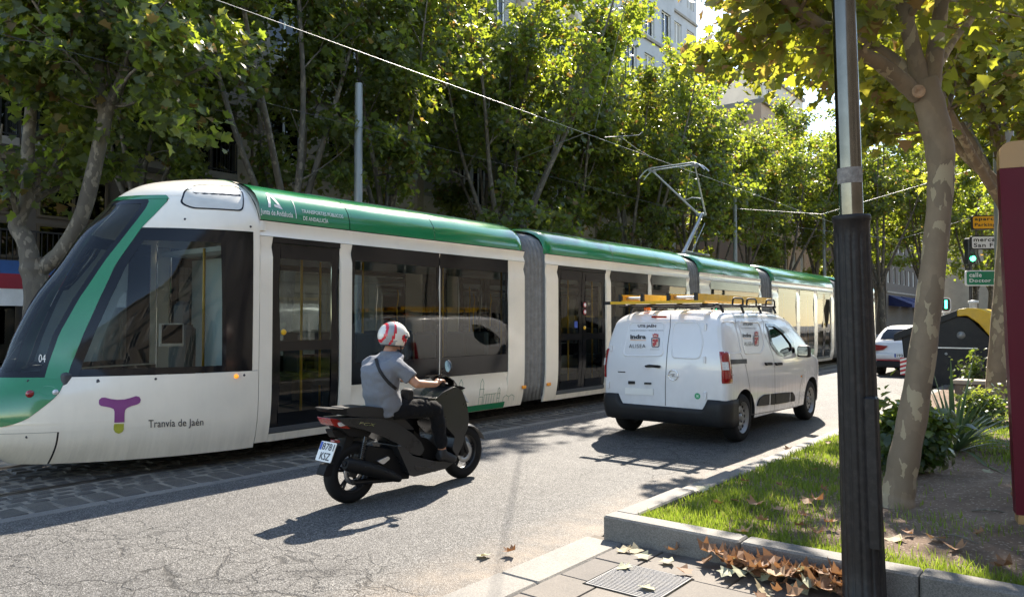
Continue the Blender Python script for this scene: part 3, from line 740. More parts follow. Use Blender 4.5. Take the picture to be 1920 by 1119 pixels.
# lamps on the cab
for (px,py,mt,nm,r) in ((57,738,'red_lens','tail_lamp',.03),(443,705,'amber_lit','indicator',.02),(105,735,'clear_lens','headlamp',.022)):
    y0,z0=hit_cab(px,py); x0=cab_x(y0,z0) if y0<YF else w_side(z0)
    o=MB().lathe([(r*1.25,0),(r*1.2,.02),(r,.024),(r*.6,.034),(.001,.038)],axis='x',seg=16).build(nm,M[mt],cabm)
    e=.02; nv=Vector((1,-(cab_x(y0+e,z0)-cab_x(y0-e,z0))/(2*e),0)).normalized() if y0<YF else Vector((1,0,0))
    o.location=(x0-.006,y0,z0); o.rotation_euler=(0,0,atan2(nv.y,nv.x))
y0,z0=hit_cab(95,738); pts=round_poly([hit_cab(*p) for p in ((72,735),(80,722),(104,724),(108,738),(98,750),(76,748))],.04)
patch(pts,cabmap(.006),'headlamp_cover',M['tram_green'],cabm,.012,.06)
for px,py in ((292,710),(347,411),(470,425),(458,703),(50,819),(53,714)):
    h=hit_cab(px,py)
    if h:
        x0=cab_x(*h) if h[0]<YF else w_side(h[1]); o=MB().lathe([(.014,0),(.012,.006),(.001,.007)],axis='x',seg=10).build('fixing',M['print_dark'],cabm); o.location=(x0-.001,h[0],h[1])
# T emblem and lettering on the lower panel
def px_poly(pts): return [hit_cab(*p) for p in pts]
def P6(x,y): return (160+x/7.3846,720+y/7.3846)
tp=[(185,255),(190,215),(225,185),(270,183),(350,203),(440,214),(540,210),(620,190),(700,163),(745,175),(768,215),(755,255),(715,280),(640,300),(580,325),(550,355),(540,400),(537,525),(400,532),(402,380),(392,345),(350,325),(290,312),(215,300),(192,282)]
patch(px_poly([P6(*p) for p in tp]),cabmap(.004),'emblem_letter',M['purple'],cabm,.003,.05)
tp=[(400,548),(533,546),(530,620),(510,660),(460,684),(410,665),(390,625),(392,580)]
patch(px_poly([P6(*p) for p in tp]),cabmap(.004),'emblem_foot',M['lime'],cabm,.003,.05)
def text_px(txt,q,name,mat,parent,bold=0,spacing=1,shear=0,lift=.005,surf=None):
    """quad q = pixel corners bl, br, tr, tl; letters are laid on the cab / side surface"""
    vs,fs,wd,ht=text_geo(txt,bold,spacing,shear); c=[Vector(p) for p in q]; out=[]
    for a,b in vs:
        u,v=a/wd,b/ht; p=(c[0]*(1-u)+c[1]*u)*(1-v)+(c[3]*(1-u)+c[2]*u)*v
        out.append(surf(p.x,p.y,lift))
    m=MB(); m.add(out,fs); return m.build(name,mat,parent,normals=False)
def cabsurf(px,py,l):
    y,z=hit_cab(px,py); return ((cab_x(y,z) if y<YF else w_side(z))+l,y,z)
text_px('Tranvía de Jaén',[(278,806),(381,801),(381,784),(278,787)],'lettering',M['print_dark'],cabm,.004,1.02,0,.005,cabsurf)
def wsurf(px,py,l):
    y,z=hit_cab(px,py); p=Vector((cab_x(y,z),y,z)); return (p.x+.004,p.y-.006,p.z)
text_px('04',[(73,679),(86,679),(87,664),(74,664)],'fleet_number',M['print_white'],cabm,0,1,0,.005,wsurf)
# front emblem on mask (only its edge is seen)
def masksurf(px,py,l):
    y,z=hit_cab(px,py); return (cab_x(y,z)+.008,y-.008,z)
# ---------------- side modules
def side(sg=1,off=0.0):
    return lambda y,z,d:(sg*(w_side(min(z,2.74))+off+d),y,z)
def rect(y0,y1,z0,z1): return [(y0,z0),(y1,z0),(y1,z1),(y0,z1)]
ROOF=[(1.2,2.745),(1.195,2.84),(1.16,2.95),(1.09,3.05),(.98,3.13),(.83,3.19),(.6,3.235),(.3,3.25),(0,3.255)]
def roof_piece(name,y0,y1,mat,parent,s=1.0,endround=(0,0)):
    m=MB(); rings=[]
    st=[(y0,0.97 if endround[0] else 1),(y0+.02,1),(y1-.02,1),(y1,.97 if endround[1] else 1)]
    if endround[0]: st=[(y0,.90),(y0+.03,.94),(y0+.09,.98),(y0+.2,1)]+st[2:]
    if endround[1]: st=st[:-2]+[(y1-.2,1),(y1-.09,.98),(y1-.03,.94),(y1,.90)]
    for yy,k in st:
        pr=[(x*(1-(1-k)*.5),yy,2.72+(z-2.72)*k) for x,z in ROOF]
        rings.append(pr+[(-x,y_,z) for x,y_,z in reversed(pr[:-1])])
    m.loft(rings,closed=False,caps=False); return m.build(name,mat,parent)
def module(name,y0,y1,items,roof_seams,lower=.2,strip=None,endround=(1,1),zw=(.78,2.56)):
    """items: list of (kind,y0,y1) along the side; kinds door/window/fullwin"""
    mo=thing(name,'x','x'); del mo['label']; del mo['category']; mo.parent=tram
    for sg in (1,-1):
        S=side(sg); SB=side(sg,-.006)
        # upper band, pillars, lower panels
        patch(rect(y0,y1,2.565,2.735),S,'upper_band',M['tram_white'],mo,.03,.1,cuts_u=3)
        cur=y0
        its=sorted(items,key=lambda t:t[1])
        for kd,a,b in its+[('end',y1,y1)]:
            if a-cur>.005:
                patch(rect(cur+.003,a-.003,lower+.005 if kd!='x' else lower,2.56),S,'side_panel',M['tram_white'],mo,.03,.12,cuts_u=3)
            if kd=='window':
                patch(rect(a,b,lower,zw[0]-.004),S,'lower_panel',M['tram_white'],mo,.03,.12,cuts_u=3)
                patch(rect(a,b,zw[0],1.06),SB,'lower_pane',M['tram_black'],mo,.02,.3,cuts_u=3)
                patch(rect(a,b,2.36,zw[1]),SB,'pane_header',M['tram_black'],mo,.02,.3,cuts_u=3)
                patch(rect(a,b,1.065,2.355),SB,'window',M['tram_glass'],mo,.015,.3,cuts_u=3)
                for q in (a,b-.05): patch(rect(q,q+.05,1.06,2.36),side(sg,-.004),'window_frame',M['tram_black'],mo,.02,.5)
            elif kd=='door':
                zb=.30
                patch(rect(a-.0,b+.0,lower,zb-.01),S,'door_sill',M['tram_white'],mo,.03,.1,cuts_u=3)
                patch(rect(a,b,2.50,2.56),SB,'door_header',M['tram_black'],mo,.03,.3,cuts_u=3)
                n=2 if b-a>1.15 else 1
                for i in range(n):
                    c0=a+(b-a)*i/n+.008; c1=a+(b-a)*(i+1)/n-.008; fr=.11
                    lf=[rect(c0,c0+fr,zb,2.495),rect(c1-fr,c1,zb,2.495),rect(c0+fr,c1-fr,zb,.52),rect(c0+fr,c1-fr,1.24,1.36),rect(c0+fr,c1-fr,2.32,2.495)]
                    dm=None
                    for q in lf:
                        o=patch(q,side(sg,-.02),'door_frame',M['tram_black'],mo,.03,.6)
                    patch(rect(c0+fr,c1-fr,.52,1.24),side(sg,-.028),'door_pane',M['tram_glass'],mo,.008,.4)
                    patch(rect(c0+fr,c1-fr,1.36,2.32),side(sg,-.028),'door_pane',M['tram_glass'],mo,.008,.4)
                if sg>0:
                    o=MB().lathe([(.035,0),(.033,.012),(.02,.016),(.001,.017)],axis='x',seg=14).build('door_button',M['yellow_pole'],mo); o.location=(HW-.018,a+(.16 if n==1 else (b-a)*.5+.06),1.46)
            elif kd=='fullwin':
                patch(rect(a,b,lower,.30),S,'sill',M['tram_white'],mo,.03,.1,cuts_u=3)
                patch(rect(a+.02,b-.02,.31,2.55),SB,'window',M['tram_glass'],mo,.015,.6,cuts_u=3)
            cur=b
        # dark seal strip under the roof cove
        patch(rect(y0,y1,2.728,2.748),side(sg,-.002),'cove_seal',M['tram_black'],mo,.02,.3,cuts_u=4)
    edges=[y0]+list(roof_seams)+[y1]
    for i,(a,b) in enumerate(zip(edges,edges[1:])):
        roof_piece('roof_panel',a+(.006 if i else 0),b-(.006 if i<len(edges)-2 else 0),M['tram_green'],mo,endround=(endround[0] if i==0 else 0, endround[1] if i==len(edges)-2 else 0))
    m=MB(); m.box2((-1.14,y0+.02,.30),(1.14,y1-.02,.36)); m.build('floor',M['interior_dark'],mo)
    m=MB(); m.box2((-1.12,y0+.02,2.44),(1.12,y1-.02,2.5)); m.build('ceiling',M['interior'],mo)
    m=MB(); m.box2((-1.02,y0+.25,.18),(1.02,y1-.25,.30)); m.build('underframe',M['undercarriage'],mo)
    return mo
Y1a=YF+.005; Y1b=TY(984); Y2a=TY(1024); Y2b=TY(1294); Y3a=TY(1314); Y3b=TY(1428); Y4a=TY(1449); Y4b=TY(1564)
Y5a=Y4b+(Y4a-Y3b); TAILF=Y5a+(Y1b-Y1a)+.15
front=module('front_module',Y1a,Y1b,[('door',TY(511),TY(638)),('window',TY(660),TY(824)),('window',TY(825.5),TY(953))],[TY(655),TY(815)],endround=(0,1))
mid2=module('second_module',Y2a,Y2b,[('door',TY(1047),TY(1137)),('window',TY(1146),TY(1216)),('window',TY(1222),TY(1288))],[TY(1150),TY(1235)])
mid3=module('centre_module',Y3a,Y3b,[('window',TY(1333),TY(1424))],[TY(1370)])
mid4=module('fourth_module',Y4a,Y4b,[('fullwin',TY(1460),TY(1494)),('fullwin',TY(1500),TY(1527)),('door',TY(1533),TY(1559))],[TY(1505)])
rear=module('rear_module',Y5a,TAILF,[('window',Y5a+.6,Y5a+3.4),('door',Y5a+3.8,Y5a+4.8)],[Y5a+2.5],endround=(1,0))
# rear cab: mirrored simple shell
m=MB(); rc=[]
for z in [.16,.35,.6,.9,1.2,1.6,2.0,2.4,2.6,2.78,2.92,3.05,3.15,3.23,3.29,3.32]:
    f=nf(z); row=[]
    for k in range(-12,13):
        p=cab_pt(abs(k)/12*pi/2,z,0,1 if k>=0 else -1); row.append((p.x,TAILF+(YF-p.y),p.z))
    rc.append(row)
m.loft(rc,closed=False,caps=False); m.build('rear_cab',M['tram_white'],tram)
m=MB(); rc2=[]
for z in [1.15,1.5,2.0,2.5,2.9]:
    rc2.append([(cab_pt(abs(k)/10*1.0,z,.012,1 if k>=0 else -1).x,TAILF+(YF-cab_pt(abs(k)/10*1.0,z,.012).y),z) for k in range(-10,11)])
m.loft(rc2,closed=False,caps=False); m.build('rear_windscreen',M['gloss_black'],tram)
# bellows
def bellows(y0,y1,n):
    m=MB(); rings=[]; K=n*4
    for i in range(K+1):
        t=i/K; yy=y0+(y1-y0)*t; s=.965-.045*(.5-.5*cos(2*pi*n*t))
        pr=[(1.12,.24),(1.17,.5),(1.19,.9),(1.2,2.6),(1.17,2.85),(1.06,3.03),(.85,3.14),(.4,3.18)]
        a=[(x*s,yy,.24+(z-.24)*(1-(1-s)*.5)) for x,z in pr]
        rings.append(a+[(-x,q,z) for x,q,z in reversed(a)])
    m.loft(rings,closed=True,caps=False); return m.build('bellows',M['bellows'],tram)
for a,b,n in ((Y1b-.03,Y2a+.03,6),(Y2b-.03,Y3a+.03,5),(Y3b-.03,Y4a+.03,5),(Y4b-.03,Y5a+.03,5)): bellows(a,b,n)
# green skirt strip, outlined skyline, roof lettering on front module
fs_=side(1,.007)
patch(rect(TY(648),TY(951),.205,.30),fs_,'skirt_stripe',M['tram_green'],front,.004,.1,cuts_u=2)
def outline(segs,wd=.007):
    m=MB()
    for a,b in segs:
        a=Vector(a);b=Vector(b);d=(b-a);n=Vector((-d.y,d.x)).normalized()*wd/2
        q=[a-n,b-n,b+n,a+n]; m.add([(w_side(p.y)+.004,p.x,p.y) for p in q],[(0,1,2,3)])
    return m.build('skyline_print',M['print_green'],front,normals=False)
def towr(y,h,wd):
    z=.3; s=[((y-wd,z),(y-wd,z+h*.6)),((y+wd,z),(y+wd,z+h*.6)),((y-wd*1.3,z+h*.6),(y+wd*1.3,z+h*.6)),((y-wd*.8,z+h*.6),(y-wd*.8,z+h*.85)),((y+wd*.8,z+h*.6),(y+wd*.8,z+h*.85)),((y-wd*.8,z+h*.85),(y,z+h)),((y+wd*.8,z+h*.85),(y,z+h)),((y-wd,z+h*.3),(y+wd,z+h*.3))]
    return s
yb=TY(905); sg_=towr(yb,.40,.045)+towr(yb+.42,.24,.03)+towr(TY(865),.42,.05)
for k in range(5): sg_+= [((yb+.07+.06*k,.3),(yb+.07+.06*k,.45))]
sg_+=[((yb+.07,.45),(yb+.36,.45)),((yb+.55,.30),(yb+.55,.37)),((yb+.55,.37),(yb+.62,.40)),((yb+.62,.40),(yb+.69,.37)),((yb+.69,.37),(yb+.69,.3)),((yb+.69,.37),(yb+.76,.40)),((yb+.76,.40),(yb+.83,.37)),((yb+.83,.37),(yb+.83,.3))]
yc=TY(678); sg_+=[((yc,.3),(yc,.5)),((yc,.5),(yc+.12,.5)),((yc-.08,.3),(yc-.08,.38)),((yc-.08,.38),(yc,.38)),((yc+.12,.5),(yc+.12,.3)),((yc+.3,.3),(yc+.3,.45)),((yc+.3,.45),(yc+.5,.45)),((yc+.5,.45),(yc+.5,.3))]
outline(sg_)
def roofpt(s,y,l):
    """s = arc length up the roof cove from its lower edge"""
    acc=0
    for (x0,z0),(x1,z1) in zip(ROOF,ROOF[1:]):
        d=sqrt((x1-x0)**2+(z1-z0)**2)
        if s<=acc+d:
            t=(s-acc)/d; n=Vector((z1-z0,-(x1-x0))).normalized(); return (x0+(x1-x0)*t+n.x*l,y,z0+(z1-z0)*t+n.y*l)
        acc+=d
    return (0,y,3.26)
rmap=lambda u,v,d: roofpt(v,u,.004+max(d,-.003))
text_on('Junta de Andalucía',rmap,TY(487),TY(547.5),.045,.125,'lettering',M['print_white'],front,.012)
text_on('TRANSPORTES PÚBLICOS',rmap,TY(566),TY(644),.14,.20,'lettering',M['print_white'],front,.008)
text_on('DE ANDALUCÍA',rmap,TY(567),TY(614),.05,.11,'lettering',M['print_white'],front,.008)
ya,yb2=TY(503),TY(530); u=lambda t: ya+(yb2-ya)*t; v_=lambda t:.15+.23*t
patch([(u(a),v_(b)) for a,b in ((0,.03),(.17,.03),(.40,1),(.24,1))],rmap,'emblem_letter',M['print_white'],front,0,.06)
patch([(u(a),v_(b)) for a,b in ((.36,.84),(.41,1),(1,0),(.44,.10),(.44,.24),(.70,.21))],rmap,'emblem_letter',M['print_white'],front,0,.06)
patch(rect(TY(553.5),TY(554.8),.06,.33),rmap,'divider_print',M['print_white'],front,0,.06)
# amber side markers
for px,mo in ((993,front),(1029,mid2)):
    m=MB(); m.box((0,0,0),(.02,.11,.055)); o=m.build('side_marker',M['amber'],tram); bevel_obj(o,.008); o.location=(HW+.0,TY(px) if mo is mid2 else Y1b-.02,.50)
m=MB()
# door pictograms
o=MB().box((0,0,0),(.004,.10,.12)).build('pictogram',M['plate_blue'],mid2); o.location=(HW-.022,TY(1083)-.02,1.52)
for dz in (0,.13):
    o=MB().lathe([(.05,0),(.048,.004),(.001,.0045)],axis='x',seg=16).build('prohibition_mark',M['stripe_red'],mid2); o.location=(HW-.016,TY(1098),1.75+dz)
    o=MB().lathe([(.036,0),(.035,.005),(.001,.006)],axis='x',seg=16).build('prohibition_mark',M['print_white'],mid2); o.location=(HW-.015,TY(1098),1.75+dz)
patch(rect(TY(1500),TY(1527)-.02,.32,.66),side(1,.0),'window_print',M['tram_green'],mid4,.004,.3)
# roof kit
m=MB()
for (a,b) in ((Y1a+1.2,Y1b-.6),(Y2a+.5,Y2b-.5),(Y3a+.8,Y3b-.4),(Y4a+.5,Y4b-.5)): m.box2((-.6,a,3.2),(.45,b,3.275))
m.build('roof_equipment',M['tram_grey'],tram)
# interior: seats, poles, bulkhead, driver's desk
def seat(x,y,rz=0):
    m=MB(); m.cbox((-.21,-.2,.72),(.21,.22,.82),.03); m.cbox((-.21,.17,.80),(.21,.27,1.42),.03); m.box2((-.12,-.1,.36),(.12,.12,.72))
    o=m.build('passenger_seat',M['seat_blue'],tram); o.location=(x,y,0); o.rotation_euler=(0,0,rz); return o
for y_ in (TY(700),TY(760),TY(850),TY(910)):
    for x_ in (.85,.4,-.85): seat(x_,y_,0 if rnd.random()<.6 else pi)
for y_ in (TY(1165),TY(1245),TY(1275)): seat(.85,y_); seat(-.85,y_)
def pole(x,y): MB().tube([(x,y,.36),(x,y,2.45)],.017,8).build('grab_pole',M['yellow_pole'],tram)
for px,x_ in ((565,.75),(600,-.2),(680,.3),(830,.3),(940,.7),(1065,.7),(1110,.5),(1180,.2),(1215,.5),(1470,.6),(1515,.5),(1545,.7)): pole(x_,at_x(px,600,TX+x_).y)
pole(.35,at_x(382,560,TX+.35).y)
for yy in (TY(450)+.6,): 
    m=MB(); m.box2((-.95,yy,.36),(.15,yy+.05,2.4)); m.build('cab_bulkhead',M['interior'],tram)
    m=MB(); m.box2((.15,yy,.36),(.95,yy+.04,1.15)); m.build('cab_bulkhead',M['interior_dark'],tram)
m=MB(); m.box2((-.5,YF-1.6,.36),(.5,YF+.05,.42)); m.box2((-.95,YF-.7,.36),(.95,YF+.05,.415)); m.build('cab_floor',M['interior_dark'],tram)
m=MB(); m.box2((-.6,3.05,.5),(.6,3.45,1.08)); m.box2((-.75,3.3,.5),(.75,3.75,1.02)); o=m.build('driver_desk',M['interior_dark'],tram); bevel_obj(o,.04)
dx,dy=0.42,at_x(308,610,TX+.42).y
m=MB(); m.cbox((-.25,-.22,.8),(.25,.22,.92),.05); m.cbox((-.24,.15,.9),(.24,.27,1.55),.05); m.cbox((-.15,.16,1.56),(.15,.26,1.82),.05); m.lathe([(.06,.4),(.06,.85)],seg=10); o=m.build('driver_seat',M['interior_dark'],tram); o.location=(dx,dy,0)
# small framed screen behind side glass
y0,z0=hit_cab(332,628); q=rect(y0-.11,y0+.11,z0-.10,z0+.10)
xs=w_side(1.4)-.16
m=MB(); m.box((0,0,0),(.03,.27,.25)); o=m.build('cab_screen',M['print_white'],tram); o.location=(cab_x(y0,z0)-.12,y0,z0); bevel_obj(o,.012)
m=MB(); m.box((0,0,0),(.004,.225,.20)); o2=m.build('cab_screen_glass',M['gloss_black'],tram); o2.location=(cab_x(y0,z0)-.102,y0,z0+.01)
# ---------------- pantograph
pg=thing('pantograph','x','x'); del pg['label']; del pg['category']; pg.parent=tram
WZ=5.62
def P0(px,py): p=at_x(px,py,TX); return Vector((0,p.y,p.z))
base=P0(1280,474); knee=P0(1316,402); head=Vector((0,P0(1262,312).y,WZ-.03))
m=MB(); m.box((0,base.y,3.33),(.9,.5,.06)); 
for x_ in (-.4,.4): m.tube([(x_,base.y-.6,3.34),(x_,base.y+.8,3.34)],.025,6)
m.build('base_frame',M['tram_grey'],pg)
MB().tube([base+Vector((0,0,-.05)),knee],[.06,.045],10).build('lower_arm',M['steel'],pg)
MB().tube([base+Vector((.1,.28,-.03)),knee+Vector((.06,.05,-.25))],.014,6).build('control_rod',M['steel'],pg)
m=MB(); m.tube([knee+Vector((-.12,0,0)),knee+Vector((.12,0,0))],.045,10); m.build('knee_joint',M['steel'],pg)
for x_ in (-.6,.6): MB().tube([knee+Vector((.1 if x_>0 else -.1,0,0)),head+Vector((x_,0,-.05))],[.03,.022],8).build('upper_arm',M['steel'],pg)
kn=knee; MB().tube([kn.lerp(head,.32)+Vector((-.26,0,0)),kn.lerp(head,.34)+Vector((0,0,.03)),kn.lerp(head,.32)+Vector((.26,0,0))],.016,6).build('cross_bar',M['steel'],pg)
MB().tube([kn.lerp(head,.32)+Vector((-.24,0,0)),head+Vector((.5,0,-.05))],.008,5).build('brace_wire',M['steel'],pg)
for dy_ in (-.13,.13):
    pth=[(x_,head.y+dy_,WZ-.035-(.0 if abs(x_)<.62 else .22*((abs(x_)-.62)/.3)**1.6)) for x_ in (-.92,-.84,-.74,-.62,-.3,0,.3,.62,.74,.84,.92)]
    MB().tube(pth,.019,6).build('contact_strip',M['steel'],pg)
m=MB()
for x_ in (-.6,.6): m.box((x_,head.y,WZ-.09),(.06,.32,.05))
m.build('head_carrier',M['tram_grey'],pg)
# ================================================================== white van
rr_=at_z(1378,826); VR=radians(-.6)
van=thing('van','white panel van with yellow ladders strapped on its roof rack','van',(rr_.x-.78,rr_.y,0),VR)
VM=Matrix.Translation(van.location)@Matrix.Rotation(VR,4,'Z'); VI=VM.inverted()
HWT=[(.16,.86),(.3,.905),(.55,.922),(.95,.925),(1.06,.912),(1.3,.868),(1.5,.815),(1.62,.775),(1.75,.73)]
def vhw(z): return smooth_interp(HWT,z)
ZTOP=[(-.57,1.60),(-.50,1.665),(-.36,1.705),(-.1,1.728),(.8,1.742),(1.6,1.735),(1.95,1.70),(2.15,1.63),(2.55,1.36),(2.86,1.13),(3.0,1.09),(3.3,1.01),(3.52,.9),(3.62,.76),(3.655,.6)]
PF=[(-.57,.085),(-.545,.04),(-.50,.016),(-.42,.004),(-.3,0),(2.9,0),(3.15,.02),(3.35,.07),(3.5,.15),(3.6,.27),(3.655,.42)]
def vrear(z): return smooth_interp([(.2,-.56),(.95,-.565),(1.15,-.555),(1.35,-.52),(1.55,-.462),(1.68,-.40),(1.75,-.36)],z)
def vx(y,z):
    zt=smooth_interp(ZTOP,y); base=vhw(z)-smooth_interp(PF,y); t=zt-z
    if t<.10: base-=.13*(1-max(0,t)/.10)**2
    return base
def vsec(y):
    zt=smooth_interp(ZTOP,y); zs=[.28,.33,.42,.58,.76,.9,1.0,1.1,1.2,1.3,1.4,1.5,1.58]
    zs=[.28+(z-.28)*(zt-.10-.28)/(1.58-.28) for z in zs]
    pts=[(vx(y,z),z) for z in zs]
    e=pts[-1][0]
    for t in (.072,.045,.022,.008): pts.append((vx(y,zt-t) - (0 if t>.05 else .02*(1-t/.05)),zt-t))
    f=pts[-1][0]
    pts+= [(f*.66,zt-.001+.004),(f*.33,zt+.008),(0,zt+.01)]
    return pts
def vshift(y,z):
    k=min(1,max(0,(-.08-y)/.48)); return y+(vrear(z)+.57)*k
ys=[-.57,-.56,-.545,-.52,-.48,-.42,-.34,-.2,0,.3,.6,.9,1.2,1.5,1.75,1.95,2.1,2.2,2.3,2.45,2.6,2.75,2.86,2.95,3.1,3.25,3.38,3.48,3.56,3.61,3.64,3.655]
m=MB(); rings=[]
for y in ys:
    s=vsec(y); r=[(x,vshift(y,z),z) for x,z in s]+[(-x,vshift(y,z),z) for x,z in reversed(s[:-1])]; rings.append(r)
n=len(rings[0]); m.loft(rings,closed=True,caps=False)
for q,base in ((0,0),(1,(len(rings)-1)*n)):
    for i in range((n-1)//2):
        a,b,c,d=base+i,base+i+1,base+n-2-i,base+n-1-i
        m.f.append((a,b,c,d) if b!=c else (a,b,d)); m.m.append(0); m.sm.append(False)
body=m.build('body',[M['van_white'],M['black_plastic']],van)
def side_ray(px,py):
    d=ray(px,py); o=VI@CAM; d=VI.to_3x3()@d
    def ins(t):
        p=o+d*t; return p.y>-.6 and p.x<=vhw(min(1.7,max(.2,p.z)))-smooth_interp(PF,p.y)
    t=march(ins,6,20,.05) or 12; p=o+d*t
    return (p.y,p.z)
def rear_ray(px,py):
    d=ray(px,py); o=VI@CAM; d=VI.to_3x3()@d
    t=march(lambda t:(o+d*t).y>=vrear((o+d*t).z),6,20,.05) or 12; p=o+d*t
    return (p.x,p.z)
def C3(x,y): return (1100+x/3.609,530+y/3.609)
def sp(x,y): return side_ray(*C3(x,y))
def rp(x,y): return rear_ray(*C3(x,y))
vside=lambda off=0.0,sg=1: (lambda y,z,d:(sg*(vx(y,z)+off+d),vshift(y,z) if y<-.08 else y,z))
vback=lambda off=0.0: (lambda x,z,d:(x,vrear(z)-off-d,z))
# cut wheel arches and cab windows
def cyl_x(x0,x1,y,z,r,seg=40):
    m=MB(); m.lathe([(r,x0),(r,x1)],c=(0,y,z),axis='x',seg=seg,weld=True); m.m=[1]*len(m.m); o=m.build('cutter',[M['van_white'],M['black_plastic']]); o.matrix_world=VM; return o
WR=.318; WB=2.785
cut=[cyl_x(.60,1.2,0,WR,.375),cyl_x(-1.2,-.60,0,WR,.375),cyl_x(.60,1.2,WB,WR,.375),cyl_x(-1.2,-.60,WB,WR,.375)]
dw=round_poly([sp(*p) for p in ((1222,292),(1268,296),(1322,338),(1382,418),(1388,458),(1330,482),(1295,468),(1255,410))],.03)
m=MB(); m.prism(dw,-1.2,1.2,'x'); m.m=[1]*len(m.m); cw_=m.build('cutter',[M['van_white'],M['black_plastic']]); cw_.matrix_world=VM; cut.append(cw_)
for c in cut:
    pass
bpy.context.view_layer.update()
boolean_cut(body,cut)
bm=bmesh.new(); bm.from_mesh(body.data)
for e in bm.edges:
    if len(e.link_faces)==2 and e.calc_face_angle(0)>.6: e.smooth=False
for f in bm.faces: f.smooth=True
bm.to_mesh(body.data); bm.free()
for sg in (1,-1): patch(dw,vside(-.012,sg),'door_window',M['car_glass'],van,0,.2)
fr=round_poly([sp(*p) for p in ((1205,272),(1272,282),(1332,328),(1400,412),(1408,470),(1330,500),(1285,484),(1240,416))],.04)
# window surround as four-sided ring: build with hole by bridging outlines
def ringpatch(outer,inner,fm,name,mat,parent):
    n=min(len(outer),len(inner)); m=MB(); vs=[fm(*p,0) for p in outer]+[fm(*p,0) for p in inner]
    m.add(vs,[(i,(i+1)%n,n+(i+1)%n,n+i) for i in range(n)],0,False); return m.build(name,mat,parent)
ringpatch(fr,dw,vside(.009),'window_surround',M['gloss_black'],van)
# wheels
def wheel(x,y,sg,front=False):
    wm=thing('wheel','x','x'); del wm['label']; del wm['category']; wm.parent=van; wm.location=(x,y,WR)
    m=MB(); hw=.10
    m.lathe([(.205,-hw*sg),(.255,-hw*1.02*sg),(.295,-hw*.92*sg),(WR-.004,-hw*.6*sg),(WR,-.03*sg),(WR,.03*sg),(WR-.004,hw*.6*sg),(.295,hw*.92*sg),(.255,hw*1.02*sg),(.205,hw*sg)],axis='x',seg=40,caps=False); m.build('tyre',M['rubber'],wm)
    m=MB(); m.lathe([(.001,-.02*sg),(.19,-.02*sg),(.207,-hw*.9*sg),(.213,hw*.98*sg),(.200,hw*.95*sg),(.188,hw*.55*sg),(.150,hw*.42*sg),(.12,hw*.62*sg),(.085,hw*.66*sg),(.07,hw*.50*sg),(.05,hw*.5*sg),(.045,hw*.72*sg),(.001,hw*.76*sg)],axis='x',seg=40); m.build('rim',M['steel_rim'],wm)
    if sg>0:
        for k in range(14):
            a=2*pi*k/14; m=MB(); m.box((0,0,0),(.012,.022,.034)); o=m.build('rim_hole',M['undercarriage'],wm); o.location=(hw*.50*sg,.166*cos(a),.166*sin(a)); o.rotation_euler=(a,0,0)
    for k in range(4):
        a=2*pi*k/4+.4; o=MB().lathe([(.011,0),(.009,.016*sg),(.001,.018*sg)],axis='x',seg=8).build('wheel_bolt',M['print_dark'],wm); o.location=(hw*.56*sg,.062*cos(a),.062*sin(a))
    return wm
for x,y,sg in ((.80,0,1),(-.80,0,-1),(.80,WB,1),(-.80,WB,-1)): wheel(x,y,sg)
for y in (0,WB):
    MB().tube([(-.75,y,WR),(.75,y,WR)],.05,10).build('axle',M['undercarriage'],van)
# arch liners (dark half rings) and sills
m=MB(); m.box2((-.7,-.4,.24),(.7,3.4,.30)); m.build('underbody',M['undercarriage'],van)
# rear bumper
m=MB(); rings=[]
for z,o_ in ((.23,-.06),(.25,.0),(.33,.03),(.42,.045),(.52,.045),(.575,.03),(.585,-.01)):
    r=[]
    for k in range(-30,31):
        t=k/30; x=.93*math.copysign(min(1,abs(t)*1.12),t); e=max(0,abs(t)-.78)/.22
        yy=-.575-o_+ (e**1.5)*.36; cz_=1 if abs(x)>.66 else (0 if abs(x)<.6 else (abs(x)-.6)/.06); r.append((x*(1+o_*.4),yy,z if z<.4 else .38+(z-.38)*(.36+.64*cz_)))
    rings.append(r)
m.loft(rings,closed=False,caps=False); m.build('rear_bumper',M['black_plastic'],van)
for sg in (1,-1):
    patch([( -.45,.27),(-.36,.27),(-.36,.45),(-.40,.585),(-.45,.585)],vside(.03,sg),'bumper_end',M['black_plastic'],van,.03,.1)
for sg in (1,-1):
    patch(round_poly([( -.55,.55),(-.40,.55),(-.395,.78) ,(-.55,.80)] if False else [(-.5,.4),(-.42,.4),(-.42,.5),(-.5,.5)],.02),vside(.0,sg),'reflector',M['black_plastic'],van,.005,.2)
